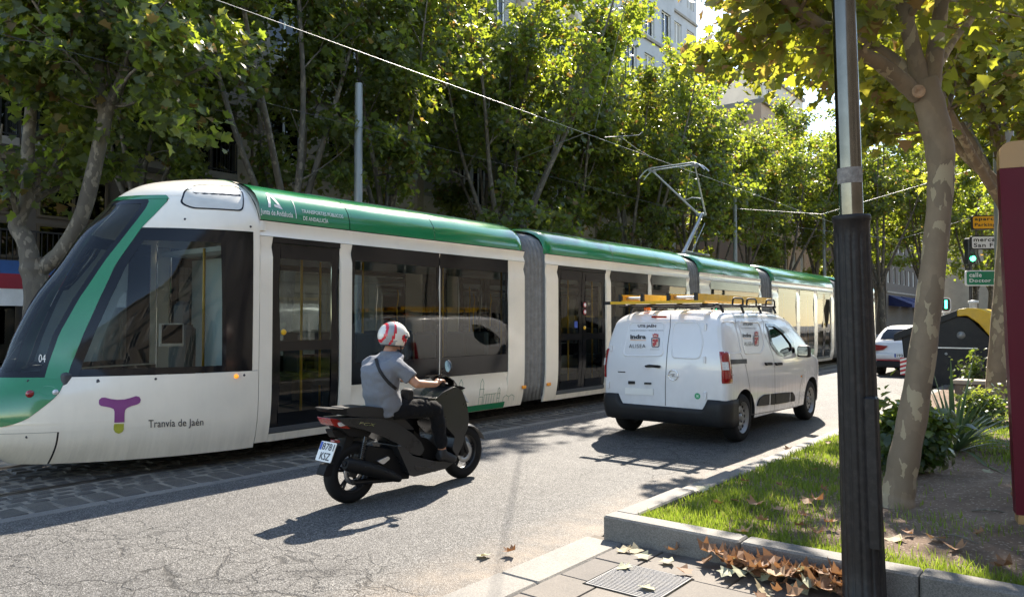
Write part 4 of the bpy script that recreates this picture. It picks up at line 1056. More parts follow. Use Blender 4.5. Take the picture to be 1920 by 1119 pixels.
# tail lamps wrap the corner: side and rear faces
def tail(sg):
    t=thing('tail_lamp','x','x'); del t['label']; del t['category']; t.parent=van
    z0,z1=.80,1.20
    m=MB(); R=[]
    NZ=12
    for i in range(NZ+1):
        z=z0+(z1-z0)*i/NZ; e=.012 if 0<i<NZ else -.004; r=[]
        a=.14*(1-.25*(i/NZ)) ; b=.125
        # rear part then corner then side
        for s in (0,.5,1.0): r.append((sg*(vhw(z)-.055-.02*(1-s)),vrear(z)-e*.6,z))
        r.append((sg*(vhw(z)-.035),vrear(z)-e*.2+.012,z)); r.append((sg*(vhw(z)-.008+e),vrear(z)+.055,z)); r.append((sg*(vhw(z)+e*.6),vrear(z)+.10,z)); r.append((sg*(vhw(z)+e*.1),vrear(z)+b+.04*(1-i/NZ),z))
        R.append(r)
    m.loft(R,closed=False,caps=False); m.build('lens',M['red_lens'],t)
    m=MB(); R=[]
    for i in range(5):
        z=.97+.10*i/4; R.append([(sg*(vhw(z)-.06),vrear(z)-.009,z),(sg*(vhw(z)-.025),vrear(z)+.010,z),(sg*(vhw(z)+.006),vrear(z)+.05,z)])
    m.loft(R,closed=False,caps=False); m.build('reversing_lens',M['clear_lens'],t)
tail(1); tail(-1)
# door seams, stamped panel outlines
def seam(pts,fm,name='panel_seam',wd=.010,mat='print_dark'):
    m=MB()
    for a,b in zip(pts,pts[1:]):
        a=Vector(a);b=Vector(b);d=b-a;n_=Vector((-d.y,d.x)).normalized()*wd/2
        k=max(1,int(d.length/.06))
        for i in range(k):
            p=a+d*(i/k);q=a+d*((i+1)/k); m.add([fm(*(p-n_),.0015),fm(*(q-n_),.0015),fm(*(q+n_),.0015),fm(*(p+n_),.0015)],[(0,1,2,3)])
    return m.build(name,M[mat],van,normals=False)
S_=vside(); B_=vback()
seam([rp(571,205),rp(566,300),rp(543,500),rp(533,690),rp(533,830)],B_)
seam([sp(1000,215),sp(1012,300),sp(1042,480),sp(1075,560),sp(1110,760),sp(1114,892),sp(1200,878),sp(1268,866),sp(1272,600),sp(1262,500),sp(1200,340),sp(1194,262),sp(1180,240)],S_)
seam([sp(1268,866),sp(1425,838),sp(1445,700),sp(1462,620)],S_)
def stamp(poly,fm,name,dep=.006):
    """pressed-in panel: a shallow rounded lip following the body"""
    P=round_poly(poly,.07,5); n=len(P); c=Vector((sum(p[0] for p in P)/n,sum(p[1] for p in P)/n))
    def ins(k,d): return [fm(*(c+(Vector(p)-c)*k),d) for p in P]
    m=MB(); m.loft([ins(1.0,.0005),ins(.965,.009),ins(.93,.009),ins(.90,.0015)],closed=True,caps=False); return m.build(name,M['van_white'],van)
stamp([sp(*p) for p in ((872,258),(1000,258),(1050,480),(905,485),(885,400))],S_,'stamped_panel')
stamp([sp(*p) for p in ((1018,258),(1165,262),(1205,420),(1180,482),(1065,486))],S_,'stamped_panel')
stamp([rp(*p) for p in ((285,262),(540,262),(522,500),(240,500))],B_,'stamped_panel')
stamp([rp(*p) for p in ((585,258),(765,258),(795,400),(770,518),(572,512))],B_,'stamped_panel')
patch(round_poly([sp(*p) for p in ((903,520),(1080,515),(1082,545),(905,551))],.01),vside(.008),'door_rail',M['print_dark'],van,.008,.2)
for poly in (((1148,834),(1165,782),(1200,756),(1268,748),(1270,822)),((1272,748),(1388,738),(1404,768),(1402,800),(1274,821))):
    patch(round_poly([sp(*p) for p in poly],.03),vside(.018),'side_protector',M['black_plastic'],van,.02,.2)
for x0 in (1202,1270):
    patch(round_poly([sp(*p) for p in ((x0,540),(x0+42,538),(x0+44,556),(x0+8,560))],.015),vside(.03),'door_handle',M['black_plastic'],van,.03,.2)
# mirror
my,mz=sp(1412,478)
m=MB(); m.cbox((.0,-.07,-.085),(.19,.08,.10),.035); mo_=m.build('door_mirror',M['black_plastic'],van); bevel_obj(mo_,.03,3); mo_.location=(.93,my+.05,mz+.03)
m=MB(); m.prism(round_poly([(.03,-.06),(.17,-.06),(.17,.075),(.03,.075)],.03),-.0745,-.072,'y'); mg=m.build('mirror_glass',M['mirror'],mo_)
m=MB(); m.cbox((-.19,-.07,-.085),(.0,.08,.10),.035); o=m.build('door_mirror',M['black_plastic'],van); bevel_obj(o,.03,3); o.location=(-.93,my+.05,mz+.03)
# rear furniture
patch(round_poly([rp(*p) for p in ((440,224),(541,225),(541,237),(440,236))],.006),vback(.008),'brake_lamp',M['red_lens'],van,.01,.2)
patch(round_poly([rp(*p) for p in ((397,560),(420,553),(490,557),(503,562),(498,576),(405,571))],.012),vback(.03),'rear_handle',M['black_plastic'],van,.03,.2)
for a in ((285,663,327,684),(393,673,438,686)): patch(round_poly([rp(a[0],a[1]),rp(a[2],a[1]+2),rp(a[2],a[3]),rp(a[0],a[3])],.006),vback(.02),'lamp_housing',M['black_plastic'],van,.02,.2)
patch(round_poly([rp(*p) for p in ((262,708),(452,716),(452,760),(262,752))],.006),vback(.012),'number_plate',M['plate_white'],van,.01,.2)
lc=Vector(rp(587,625)); R_=.068
m=MB(); m.tube([B_(lc.x+R_*cos(a),lc.y+R_*.98*sin(a),.006) for a in [2*pi*k/28 for k in range(29)]],.0065,6,caps=False)
m.tube([B_(lc.x-R_*1.25,lc.y+.012,.008),B_(lc.x+.02,lc.y+.012,.008),B_(lc.x-.02,lc.y-.012,.008),B_(lc.x+R_*1.25,lc.y-.012,.008)],.006,6); m.build('maker_emblem',M['chrome'],van)
gc=Vector(rp(750,766)); patch([(gc.x+.04*cos(2*pi*k/20),gc.y+.04*sin(2*pi*k/20)) for k in range(20)],vback(.0025),'round_sticker',pm('stick_g',(.02,.3,.12),.5),van,.002,.1)
patch([(gc.x+.026*cos(2*pi*k/8)*(1 if k%2 else .5),gc.y+.026*sin(2*pi*k/8)*(1 if k%2 else .5)) for k in range(8)],vback(.0035),'sticker_mark',pm('stick_p',(.35,.55,.42),.5),van,.001,.1)
patch(round_poly([rp(*p) for p in ((212,598),(262,600),(262,607),(212,605))],.002),vback(.003),'badge',M['chrome'],van,.002,.2)
for (hx,hy) in ((806,300),(800,520),(806,760),(168,440),(150,690)):
    a=rp(hx,hy); m=MB(); m.cbox((-.018,-.02,-.045),(.018,.006,.045),.006); o=m.build('hinge',M['van_white'],van); o.location=(a[0],vrear(a[1])-.004,a[1])
patch(round_poly([sp(*p) for p in ((925,575),(985,572),(992,625),(932,628))],.03),vside(.0025),'fuel_flap',M['van_white'],van,.003,.2)
seam([sp(*p) for p in ((925,575),(985,572),(992,625),(932,628),(925,575))],S_,wd=.006)
# lettering on the rear door and the side
def van_text(txt,box,fn,fm,name='lettering',mat='print_dark',bold=0,sp_=1,sh=0):
    x0,y0,x1,y1=box[:4]; dy=box[4] if len(box)>4 else 0
    vs,fs,wd,ht=text_geo(txt,bold,sp_,sh); c=[Vector(fn(x0,y1)),Vector(fn(x1,y1+dy)),Vector(fn(x1,y0+dy)),Vector(fn(x0,y0))]
    m=MB(); out=[]
    for a,b in vs:
        u,v=a/wd,b/ht; p=(c[0]*(1-u)+c[1]*u)*(1-v)+(c[3]*(1-u)+c[2]*u)*v; out.append(fm(p.x,p.y,.010 if fm is B_ else .006))
    m.add(out,fs); return m.build(name,M[mat],van,normals=False)
van_text('UTE JAÉN',(348,279,472,306),rp,B_,bold=.03)
van_text('PARA EL MANTENIMIENTO Y SERVICIO DEL TRANVÍA',(298,317,522,326),rp,B_)
van_text('indra',(297,349,403,380),rp,B_,bold=.045)
van_text('ALISEA',(288,415,400,440),rp,B_,sp_=1.15)
van_text('AYUNTAMIENTO DE JAÉN',(431,448,495,455),rp,B_)
van_text('UTE JAÉN',(1056,268,1121,291),sp,S_,bold=.03)
van_text('PARA EL MANTENIMIENTO DEL TRANVÍA',(1040,302,1148,310),sp,S_)
van_text('indra',(1053,341,1111,368),sp,S_,bold=.045)
van_text('ALISEA',(1065,400,1122,426),sp,S_,sp_=1.15)
patch([rp(297,384),rp(403,388),rp(403,391),rp(297,387)],vback(.0105),'underline_print',M['amber'],van,0,.3)
patch([sp(1056,373),sp(1110,376),sp(1110,379),sp(1056,376)],vside(.0065),'underline_print',M['amber'],van,0,.3)
def crest(fn,fm,x0,y0,x1,y1,l):
    X=lambda t:x0+(x1-x0)*t; Y=lambda t:y0+(y1-y0)*t
    fm2=(lambda a,b,d: fm(a,b,l+d))
    def pp(poly,mat,nm,dd): patch([fn(X(a),Y(b)) for a,b in poly],(lambda a,b,d:fm(a,b,l+dd)),nm,mat,van,0,.3)
    navy=pm('crest_navy',(.03,.035,.09),.5); red=pm('crest_red',(.45,.05,.05),.5,var=.35,scale=60); pale=pm('crest_pale',(.62,.5,.42),.5,var=.2,scale=40)
    pp([(.08,.32),(.92,.32),(.97,.40),(.92,.92),(.8,1),(.2,1),(.08,.92),(.03,.40)],navy,'crest',0)
    pp([(.15,.36),(.85,.36),(.86,.88),(.76,.95),(.24,.95),(.14,.88)],pale,'crest',.001)
    pp([(.5,.42),(.78,.40),(.80,.62),(.5,.62)],red,'crest',.002); pp([(.2,.66),(.5,.66),(.5,.92),(.28,.92),(.2,.86)],red,'crest',.002)
    pp([(.36,.5),(.64,.48),(.62,.82),(.40,.84)],red,'crest',.0025); pp([(.2,.42),(.46,.42),(.46,.58),(.2,.6)],red,'crest',.0022)
    pp([(.22,.30),(.18,.04),(.32,.1),(.42,0),(.5,.08),(.58,0),(.68,.1),(.82,.04),(.78,.30)],red,'crest',.0015)
    pp([(.3,.24),(.3,.16),(.7,.16),(.7,.24)],pale,'crest',.0025)
crest(rp,B_,437,340,498,437,.010); crest(sp,S_,1126,326,1165,427,.006)
# indicator repeater, fuel marks
o=MB().box((0,0,0),(.01,.05,.025)).build('indicator',M['amber'],van); py_,pz_=sp(1452,632); o.location=(vx(py_,pz_),py_,pz_)
# windscreen and bonnet glass
m=MB(); R=[]
for y,z in ((2.16,1.615),(2.35,1.49),(2.6,1.32),(2.84,1.15)): R.append([(t*(vhw(z)-.07),y+.012-.03*abs(t)**2,z+.018) for t in (-1,-.6,-.2,.2,.6,1)])
m.loft(R,closed=False,caps=False); m.build('windscreen',M['gloss_black'],van)
# ---------------- roof rack (part of the van) and ladders
rack=thing('roof_rack','x','x'); del rack['label']; del rack['category']; rack.parent=van
for sg in (1,-1):
    MB().tube([(sg*.66,-.35,1.80),(sg*.66,1.9,1.80)],.016,8).build('side_rail',M['black_plastic'],rack)
    for y in (-.15,.55,1.2,1.8):
        MB().tube([(sg*.70,y,1.70),(sg*.66,y,1.80)],.018,6).build('foot',M['black_plastic'],rack)
    for y in (.25,.75,1.5):
        MB().tube([(sg*.66,y,1.80),(sg*.665,y+.01,1.88),(sg*.665,y+.05,1.905),(sg*.665,y+.32,1.905),(sg*.665,y+.36,1.88),(sg*.66,y+.37,1.80)],.013,6).build('side_hoop',M['black_plastic'],rack)
for y in (-.3,.5,1.2,1.8): MB().tube([(-.70,y,1.81),(.70,y,1.81)],.015,8).build('cross_bar',M['black_plastic'],rack)
MB().tube([(-.72,-.42,1.795),(.3,-.40,1.775),(.66,-.35,1.79)],.012,6).build('rear_tube',M['black_plastic'],rack)
def ladder(label,wx0,wx1,wy0,wy1,z,bar=False,rz=0):
    t=thing('ladder',label,'ladder',(0,0,0),0,'yellow ladders on the van roof')
    for X in (wx0,wx1):
        m=MB(); s=1 if X==wx0 else -1
        m.box2((X-.012,wy0,z-.045),(X+.012,wy1,z+.045)); m.box2((X+.012*s,wy0,z+.03),(X+.04*s,wy1,z+.045)); m.box2((X+.012*s,wy0,z-.045),(X+.04*s,wy1,z-.03)); m.build('rail',M['ladder_yellow'],t)
        m=MB(); m.box2((X-.02,wy0-.02,z-.05),(X+.02,wy0+.03,z+.05)); m.build('end_cap',M['black_plastic'],t)
    n=int((wy1-wy0)/.28)
    for i in range(n):
        y=wy0+.15+i*.28; m=MB(); m.tube([(wx0,y,z),(wx1,y,z)],.018,8); m.build('rung',M['alu'],t)
    if bar:
        m=MB(); m.box2((-5.44,wy0-.02,z-.085),(-4.05,wy0+.05,z-.048)); m.build('stabiliser_bar',M['ladder_yellow'],t)
        m=MB(); m.box2((-5.52,wy0-.023,z-.088),(-5.42,wy0+.053,z-.045)); m.build('bar_end',M['black_plastic'],t)
    return t
ladder('yellow ladder on the left of the van roof, stabiliser bar across its end',-5.27,-4.93,9.08,11.5,1.905,True)
ladder('yellow ladder on the right side of the van roof, above the cab door',-4.55,-4.16,9.10,11.9,1.905)
o=tag(MB().lathe([(.05,0),(.05,.03),(.042,.06),(.02,.075),(.001,.078)],seg=16).build('beacon',pm('beacon',(.8,.16,.02),.2,coat=.8)),'small orange beacon dome on the van roof beneath the ladders','beacon'); bp=at_x(1192,578,-5.0); o.location=(-5.05,9.45,1.735)
# ================================================================== scooter and rider
rc_=at_z(657,942); SR=radians(-3.0); SS=1.05
sco=thing('scooter','matt black maxi scooter ridden beside the tram','scooter',(rc_.x,rc_.y,0),SR)
SMX=Matrix.Translation(sco.location)@Matrix.Rotation(SR,4,'Z'); SI=SMX.inverted()
def sc(x,y,lx=.16):
    """crop pixel -> local (y,z) on the plane local x=lx"""
    px,py=590+x/3.025,590+y/3.025; o=SI@CAM; d=SI.to_3x3()@ray(px,py); t=(lx-o.x)/d.x; p=o+d*t; return (p.y,p.z)
def sc3(x,y,lx): a=sc(x,y,lx); return Vector((lx,a[0],a[1]))
def slab(name,pts,w,mat,lx=None,bev=.03,x0=None,rad=.02,taper=None):
    P=round_poly([sc(*p,lx if lx is not None else w) for p in pts],rad,3); m=MB(); m.prism(P,-w if x0 is None else x0,w,'x'); 
    if taper: m.v=[(v[0]*taper(v[1],v[2]),v[1],v[2]) for v in m.v]
    o=m.build(name,mat,sco); bevel_obj(o,bev,3,40); return o
WRs=.27; FY=sc(835,918,0)[0]; 
RY=0.0
def swheel(name,y,wd):
    t=thing(name,'x','x'); del t['label']; del t['category']; t.parent=sco; t.location=(0,y,WRs)
    m=MB(); m.lathe([(.175,-wd*.8),(.21,-wd),(.245,-wd*.85),(WRs-.005,-wd*.4),(WRs,0),(WRs-.005,wd*.4),(.245,wd*.85),(.21,wd),(.175,wd*.8)],axis='x',seg=36,caps=False); m.build('tyre',M['rubber'],t)
    m=MB(); m.lathe([(.162,-wd*.7),(.18,-wd*.75),(.18,wd*.75),(.162,wd*.7),(.162,-wd*.7)],axis='x',seg=36,caps=False); m.build('rim',M['alloy_dark'],t)
    for k in range(5):
        a=2*pi*k/5+.3; m=MB()
        for da in (-.12,.12): m.tube([(0,.035*cos(a),.035*sin(a)),(0,.168*cos(a+da),.168*sin(a+da))],.012,6)
        m.build('spoke',M['alloy_dark'],t)
    m=MB(); m.lathe([(.045,-.05),(.045,.05)],axis='x',seg=16); m.build('hub',M['alloy_dark'],t)
    m=MB(); m.lathe([(.105,wd*.72),(.105,wd*.75),(.06,wd*.75),(.06,wd*.72)],axis='x',seg=24,caps=False); m.build('brake_disc',M['steel'],t)
    return t
swheel('rear_wheel',RY,.062); swheel('front_wheel',FY,.052)
tap=lambda yy,z: 1.0-.45*max(0,(.15-yy))/.6 if yy<.15 else 1.0
# tail and side panels
slab('seat',[(172,529),(300,519),(385,527),(440,552),(520,600),(565,650),(520,648),(440,612),(330,590),(180,572)],.125,M['seat_vinyl'],.12,.035,taper=tap)
slab('side_panel',[(150,590),(260,585),(400,592),(480,622),(560,675),(605,720),(625,765),(600,800),(555,790),(470,730),(390,690),(300,655),(200,632)],.165,M['scooter_black'],.165,.05,taper=lambda y,z:1-.45*max(0,.35-y)/.75)
slab('tail_rail',[(72,536),(90,530),(180,534),(330,560),(330,578),(180,566),(100,556)],.10,M['scooter_matte'],.10,.02)
slab('under_tail',[(150,600),(260,620),(330,660),(300,700),(200,690),(150,650)],.09,M['scooter_matte'],.09,.03)
# tail lamp
slab('tail_lamp',[(84,586),(150,592),(168,612),(205,648),(150,642),(108,630)],.095,M['red_lens'],.095,.02)
slab('tail_lamp_clear',[(128,610),(168,608),(186,626),(140,636)],.098,M['clear_lens'],.098,.008)
# rear mudguard and plate
slab('mudguard',[(180,668),(232,672),(205,750),(150,850),(92,912),(45,916),(70,850),(120,840),(165,740)],.055,M['scooter_matte'],.05,.015)
slab('light_bracket',[(95,650),(180,655),(200,690),(120,700)],.05,M['scooter_matte'],.05,.01)
slab('reflector',[(112,710),(145,708),(145,726),(112,728)],.03,M['red_lens'],.03,.004)
pc=[sc3(76,722,-.02),sc3(165,730,.14),sc3(124,841,.14),sc3(42,831,-.02)]
cN=(pc[0]+pc[1]+pc[2]+pc[3])/4
uvec=Vector((1,0.0,0)); vv=((pc[0]+pc[1])/2-(pc[2]+pc[3])/2); vvec=Vector((0,vv.y,vv.z)).normalized()
ctr=Vector((0,cN.y-.015,cN.z)); nrm=uvec.cross(vvec).normalized()
if nrm.y>0: nrm=-nrm
PWd,PHt=.11,.085
def plm(u,v,d): return ctr+uvec*u+vvec*v+nrm*(d+.012)
npl=patch(round_poly([(-PWd,-PHt),(PWd,-PHt),(PWd,PHt),(-PWd,PHt)],.012),plm,'number_plate',M['plate_white'],sco,.006,.3)
patch([(-PWd+.004,.01),(-PWd+.035,.01),(-PWd+.035,PHt-.006),(-PWd+.004,PHt-.006)],lambda u,v,d:plm(u,v,.0015),'plate_band',M['plate_blue'],npl,0,.3)
text_on('8781',plm,-PWd+.042,PWd-.012,.012,PHt-.012,'plate_text',M['print_dark'],npl,.012)
text_on('KSZ',plm,-PWd+.05,PWd-.03,-PHt+.012,-.008,'plate_text',M['print_dark'],npl,.012)
# exhaust, engine, swing arm, shock
e0=sc3(172,845,.17); e1=sc3(300,872,.17); e2=sc3(430,912,.16); e3=sc3(480,930,.13)
m=MB(); m.tube([e0,e0.lerp(e1,.12),e1,e2,e3],[.045,.058,.062,.05,.03],14); m.build('silencer',M['scooter_matte'],sco)
MB().tube([e0+Vector((0,-.012,.002)),e0+Vector((0,.02,0))],.022,12).build('tail_pipe',M['gloss_black'],sco)
for q in (.35,.8):
    p=e0.lerp(e2,q); MB().lathe([(.008,0),(.001,.006)],axis='x',seg=8).build('bolt',M['gloss_black'],sco).location=p+Vector((.06,0,.02))
slab('engine',[(300,740),(440,760),(540,840),(540,930),(420,940),(330,900),(280,820)],.10,M['scooter_matte'],.1,.03)
MB().tube([sc3(215,950,.09),sc3(450,930,.09)],.025,8).build('swing_arm',M['alloy_dark'],sco)
s0=sc3(288,690,.135); s1=sc3(262,815,.13)
MB().tube([s0,s1],.018,8).build('shock_absorber',M['gloss_black'],sco)
m=MB(); m.tube([s0.lerp(s1,.2+.75*k/60)+Vector((.024*cos(k*.9),.024*sin(k*.9),0)) for k in range(61)],.005,5); m.build('spring',M['alloy_dark'],sco)
slab('chain_cover',[(355,830),(420,800),(430,815),(390,850)],.12,M['alu'],.12,.01,x0=.10)
# floorboard, tunnel and leg shield
slab('floorboard',[(465,740),(500,745),(560,800),(610,812),(690,830),(775,828),(838,700),(852,705),(800,828),(745,872),(565,918),(540,910)],.185,M['scooter_black'],.185,.03)
slab('floor_inlay',[(562,852),(690,868),(690,890),(575,884)],.188,M['gloss_black'],.188,.004)
slab('tunnel',[(560,650),(600,690),(640,700),(700,760),(800,720),(820,760),(770,820),(620,815),(575,760)],.10,M['scooter_matte'],.1,.03)
slab('panel_trim',[(466,742),(490,740),(530,778),(522,800),(492,800)],.176,M['alu'],.176,.01)
ntap=lambda y,z: max(.25,1-.55*max(0,(y-FY+.22))/.30)
slab('front_fairing',[(640,468),(690,470),(720,440),(790,405),(835,432),(872,490),(893,560),(897,610),(884,650),(850,690),(840,740),(800,800),(775,760),(790,690),(745,640),(715,600),(705,540),(655,520)],.215,M['scooter_black'],.2,.085,taper=ntap)
slab('fairing_crease',[(722,560),(800,545),(880,590),(840,650),(770,660)],.205,M['scooter_black'],.2,.04,taper=ntap)
slab('headlamp',[(840,436),(868,478),(880,500),(862,490),(838,452)],.13,M['clear_lens'],.12,.01,taper=lambda y,z:.9)
slab('fork_cover',[(835,640),(862,640),(850,800),(826,800)],.085,M['scooter_matte'],.085,.02)
fh=Vector((0,FY,WRs))
for sx in (-.075,.075): MB().tube([(sx,FY,WRs),(sx,FY-.14,.58)],[.02,.026],10).build('fork_leg',M['alloy_dark'],sco)
m=MB(); R=[]
for k in range(9):
    a=radians(20+15*k); R.append([(x_,FY+(WRs+.022)*cos(a),WRs+(WRs+.022-.03*(abs(x_)/.06)**2)*sin(a)) for x_ in (-.06,-.035,0,.035,.06)])
m.loft(R,closed=False,caps=False); m.build('front_mudguard',M['scooter_black'],sco)
# screen, cockpit, bars, mirrors
m=MB(); R=[]
for pt,wd in (((800,408),.17),((770,362),.165),((735,336),.14),((700,345),.09)):
    c=sc3(*pt,.0); R.append([(wd*t,c.y-.10*abs(t)**1.6*1.0,c.z-.012*abs(t)) for t in (-1,-.6,-.25,0,.25,.6,1)])
m.loft(R,closed=False,caps=False); m.build('windscreen',M['gloss_black'],sco)
slab('cockpit',[(672,440),(690,415),(760,395),(795,410),(720,445),(690,472)],.16,M['scooter_matte'],.0,.03)
gr_=sc3(722,392,.31); gl=Vector((-.31,gr_.y,gr_.z)); st=Vector((0,gr_.y+.08,gr_.z+.01))
hb=thing('handlebar','x','x'); del hb['label']; del hb['category']; hb.parent=sco
MB().tube([gl,gl+Vector((.13,.02,.01)),st,gr_+Vector((-.13,.02,.01)),gr_],.012,8).build('bar',M['gloss_black'],hb)
for g_ in (gl,gr_):
    s=1 if g_.x>0 else -1
    MB().tube([g_+Vector((-.1*s,.015,.006)),g_+Vector((.03*s,-.004,-.002))],.018,10).build('grip',M['rubber'],hb)
    MB().tube([g_+Vector((-.11*s,.05,.005)),g_+Vector((0,.06,0)),g_+Vector((.02*s,.05,0))],.007,6).build('brake_lever',M['alu'],hb)
mr=sc3(757,292,.36)
for s in (1,-1):
    mt=thing('mirror','x','x'); del mt['label']; del mt['category']; mt.parent=sco
    c=Vector((mr.x*s,mr.y,mr.z)); b=Vector((.22*s,gr_.y+.06,gr_.z+.03))
    MB().tube([b,b+Vector((.02*s,0,.10)),c],.008,6).build('stem',M['gloss_black'],mt)
    R_=Matrix.Rotation(radians(-35*s),3,'Y')@Matrix.Rotation(radians(-12),3,'X')
    m=MB(); m.lathe([(.001,.03),(.03,.026),(.048,.012),(.052,0),(.05,-.006),(.001,-.006)],axis='y',seg=18); m.v=[tuple(c+R_@Vector((v[0]*.85,v[1],v[2]*1.35))) for v in m.v]; m.build('shell',M['gloss_black'],mt)
    m=MB(); m.lathe([(.044,-.007),(.001,-.0075)],axis='y',seg=18); m.v=[tuple(c+R_@Vector((v[0]*.85,v[1],v[2]*1.35))) for v in m.v]; m.build('glass',M['mirror'],mt)
# script badge on the side panel
bm_=lambda u,v,d:(.168-.02,)+tuple((lambda a:(a[0],a[1]))(sc(u,v,.15)))
def badge(u,v,d): a=sc(u,v,.153); return (.1535,a[0],a[1])
vs,fs,wd,ht=text_geo('PCX',.01,1.1,.4); m=MB(); out=[]
for a,b in vs:
    q=sc(262+92*a/wd,606+12*a/wd+16*(1-b/ht),.16); k=(1-.45*max(0,.35-q[0])/.75); out.append((.165*k+.002,q[0],q[1]))
m.add(out,fs); m.build('badge_text',M['chrome'],sco,normals=False)
# ---------------------------------------------------------------- rider
per=thing('person','rider in grey polo shirt, black trousers and white and red helmet on the scooter','person',(rc_.x,rc_.y,0),SR)
def fuse(mb,name,mat,parent,vox=.012,sm=6):
    o=mb.build(name,mat,parent); r=o.modifiers.new('r','REMESH'); r.mode='VOXEL'; r.voxel_size=vox; r.use_smooth_shade=True
    s=o.modifiers.new('s','SMOOTH'); s.iterations=sm; s.factor=.5
    bpy.context.view_layer.update(); bake(o)
    for p in o.data.polygons: p.use_smooth=True
    return o
def ell(mb,c,rx,ry,rz,rot=None,seg=14):
    vs=[];fs=[]; n=9
    pr=[(sin(pi*i/n),cos(pi*i/n)) for i in range(n+1)]
    b=MB(); b.lathe([(max(r,.001),-h) for r,h in pr],seg=seg)
    out=[]
    for v in b.v:
        p=Vector((v[0]*rx,v[1]*ry,v[2]*rz)); p=rot@p if rot else p; out.append(p+Vector(c))
    mb.add(out,b.f,0,True)
hip=sc3(405,520,0.0); hip.z+=.0
headc=sc3(446,128,0.0)
neckb=sc3(420,215,0.0)
chest=sc3(370,300,0.0); waist=sc3(375,440,0.0)
shR=sc3(470,285,.20); elR=sc3(580,392,.33); haR=gr_+Vector((-.02,-.015,.015)); wrR=sc3(690,394,.315)
knR=sc3(690,528,.21); anR=sc3(722,760,.19); toR=sc3(790,812,.20)
hpR=Vector((.10,hip.y,hip.z))
mir=lambda v: Vector((-v.x,v.y,v.z))
def limb(mb,pts,rads,seg=12):
    P=[];R=[]
    for i in range(len(pts)-1):
        for k in range(6):
            t=k/6; P.append(pts[i].lerp(pts[i+1],t)); R.append(rads[i]+(rads[i+1]-rads[i])*t)
    P.append(pts[-1]);R.append(rads[-1]); mb.tube(P,R,seg)
# body: one continuous figure
b=MB()
def torso(b,g=0.0):
    R=[]
    for c,rx,ry in ((hip+Vector((0,-.01,-.07)),.15,.12),(hip+Vector((0,-.01,.02)),.175,.135),(waist,.165,.12),(waist.lerp(chest,.5),.18,.125),(chest,.195,.125),(chest.lerp(neckb,.45),.20,.11),(chest.lerp(neckb,.72),.175,.09),(chest.lerp(neckb,.92),.10,.07),(neckb+Vector((0,0,.0)),.06,.06)):
        R.append([(c.x+(rx+g)*cos(a)*(1 if abs(cos(a))<.7 else 1),c.y+(ry+g)*sin(a),c.z+.03*sin(a)) for a in [2*pi*k/20 for k in range(20)]])
    b.loft(R)
torso(b,-.012)
limb(b,[neckb+Vector((0,-.01,-.04)),headc+Vector((0,-.01,-.06))],[.062,.058])
ell(b,headc+Vector((0,.005,0)),.078,.098,.118)
ell(b,headc+Vector((0,.085,-.075)),.045,.035,.045)        # jaw and chin
ell(b,headc+Vector((0,.105,-.022)),.014,.02,.022)         # nose
for s in (1,-1): ell(b,headc+Vector((.08*s,0,-.03)),.012,.02,.032)   # ears
for s in (1,-1):
    f=(lambda v:v) if s>0 else mir
    limb(b,[f(shR)+Vector((-.03*s,0,0)),f(elR),f(wrR)],[.052,.041,.026])
    # hand: palm and curled fingers round the grip
    ga=f(haR); gd=Vector((1*s,0,0))
    limb(b,[f(wrR),ga+Vector((.0,-.02,.012))],[.026,.034])
    ell(b,ga+Vector((.0,-.008,.010)),.042,.032,.022)
    for k in range(4):
        cx_=ga+gd*(-.030+.021*k); 
        limb(b,[cx_+Vector((0,.005,.022)),cx_+Vector((0,.034,.018)),cx_+Vector((0,.040,-.012)),cx_+Vector((0,.018,-.026-.003*k))],[.010,.0095,.009,.008],8)
    limb(b,[ga+gd*-.04+Vector((0,-.015,.0)),ga+gd*-.05+Vector((0,.008,-.02)),ga+gd*-.045+Vector((0,.026,-.022))],[.012,.010,.009],8)
    limb(b,[Vector((.09*s,hip.y,hip.z)),f(knR),f(anR)],[.085,.055,.040])
    limb(b,[f(anR),f(anR)+Vector((0,.0,-.05)),f(toR)+Vector((0,0,.0))],[.04,.042,.03])
body_=fuse(b,'body',M['skin'],per,.0075,4)
# shirt
b=MB(); torso(b,.024)
ell(b,waist+Vector((0,.05,-.02)),.15,.13,.12)
for s in (1,-1):
    f=(lambda v:v) if s>0 else mir
    limb(b,[f(shR)+Vector((-.07*s,-.01,.005)),f(shR)+Vector((0,0,-.005)),f(shR).lerp(f(elR),.45),f(shR).lerp(f(elR),.72)],[.075,.074,.070,.068],14)
b.tube([neckb+Vector((0,-.005,-.05)),neckb+Vector((0,-.004,.015))],[.085,.072],14)
def clothmat(name,col,rough=.85,bm=.012,sc_=9):
    m,nt,out=newmat(name); p=N(nt,'ShaderNodeBsdfPrincipled'); co=N(nt,'ShaderNodeTexCoord').outputs['Object']
    n1=noise_node(nt,sc_,3,.5,co); n2=noise_node(nt,260,2,.5,co)
    c=ramp(nt,n2.outputs[0],[(.3,tuple(x*.85 for x in col)),(.7,tuple(x*1.12 for x in col))]).outputs[0]; L(nt,c,p.inputs['Base Color'])
    p.inputs['Roughness'].default_value=rough; p.inputs['Sheen Weight'].default_value=.03; p.inputs['Specular IOR Level'].default_value=.2
    L(nt,bump(nt,n1.outputs[0],bm,.8),p.inputs['Normal']); L(nt,p.outputs[0],out.inputs[0]); return m
shirt=fuse(b,'shirt',clothmat('polo',(.165,.175,.195)),per,.011,7)
NV=[v.normal.copy() for v in shirt.data.vertices]
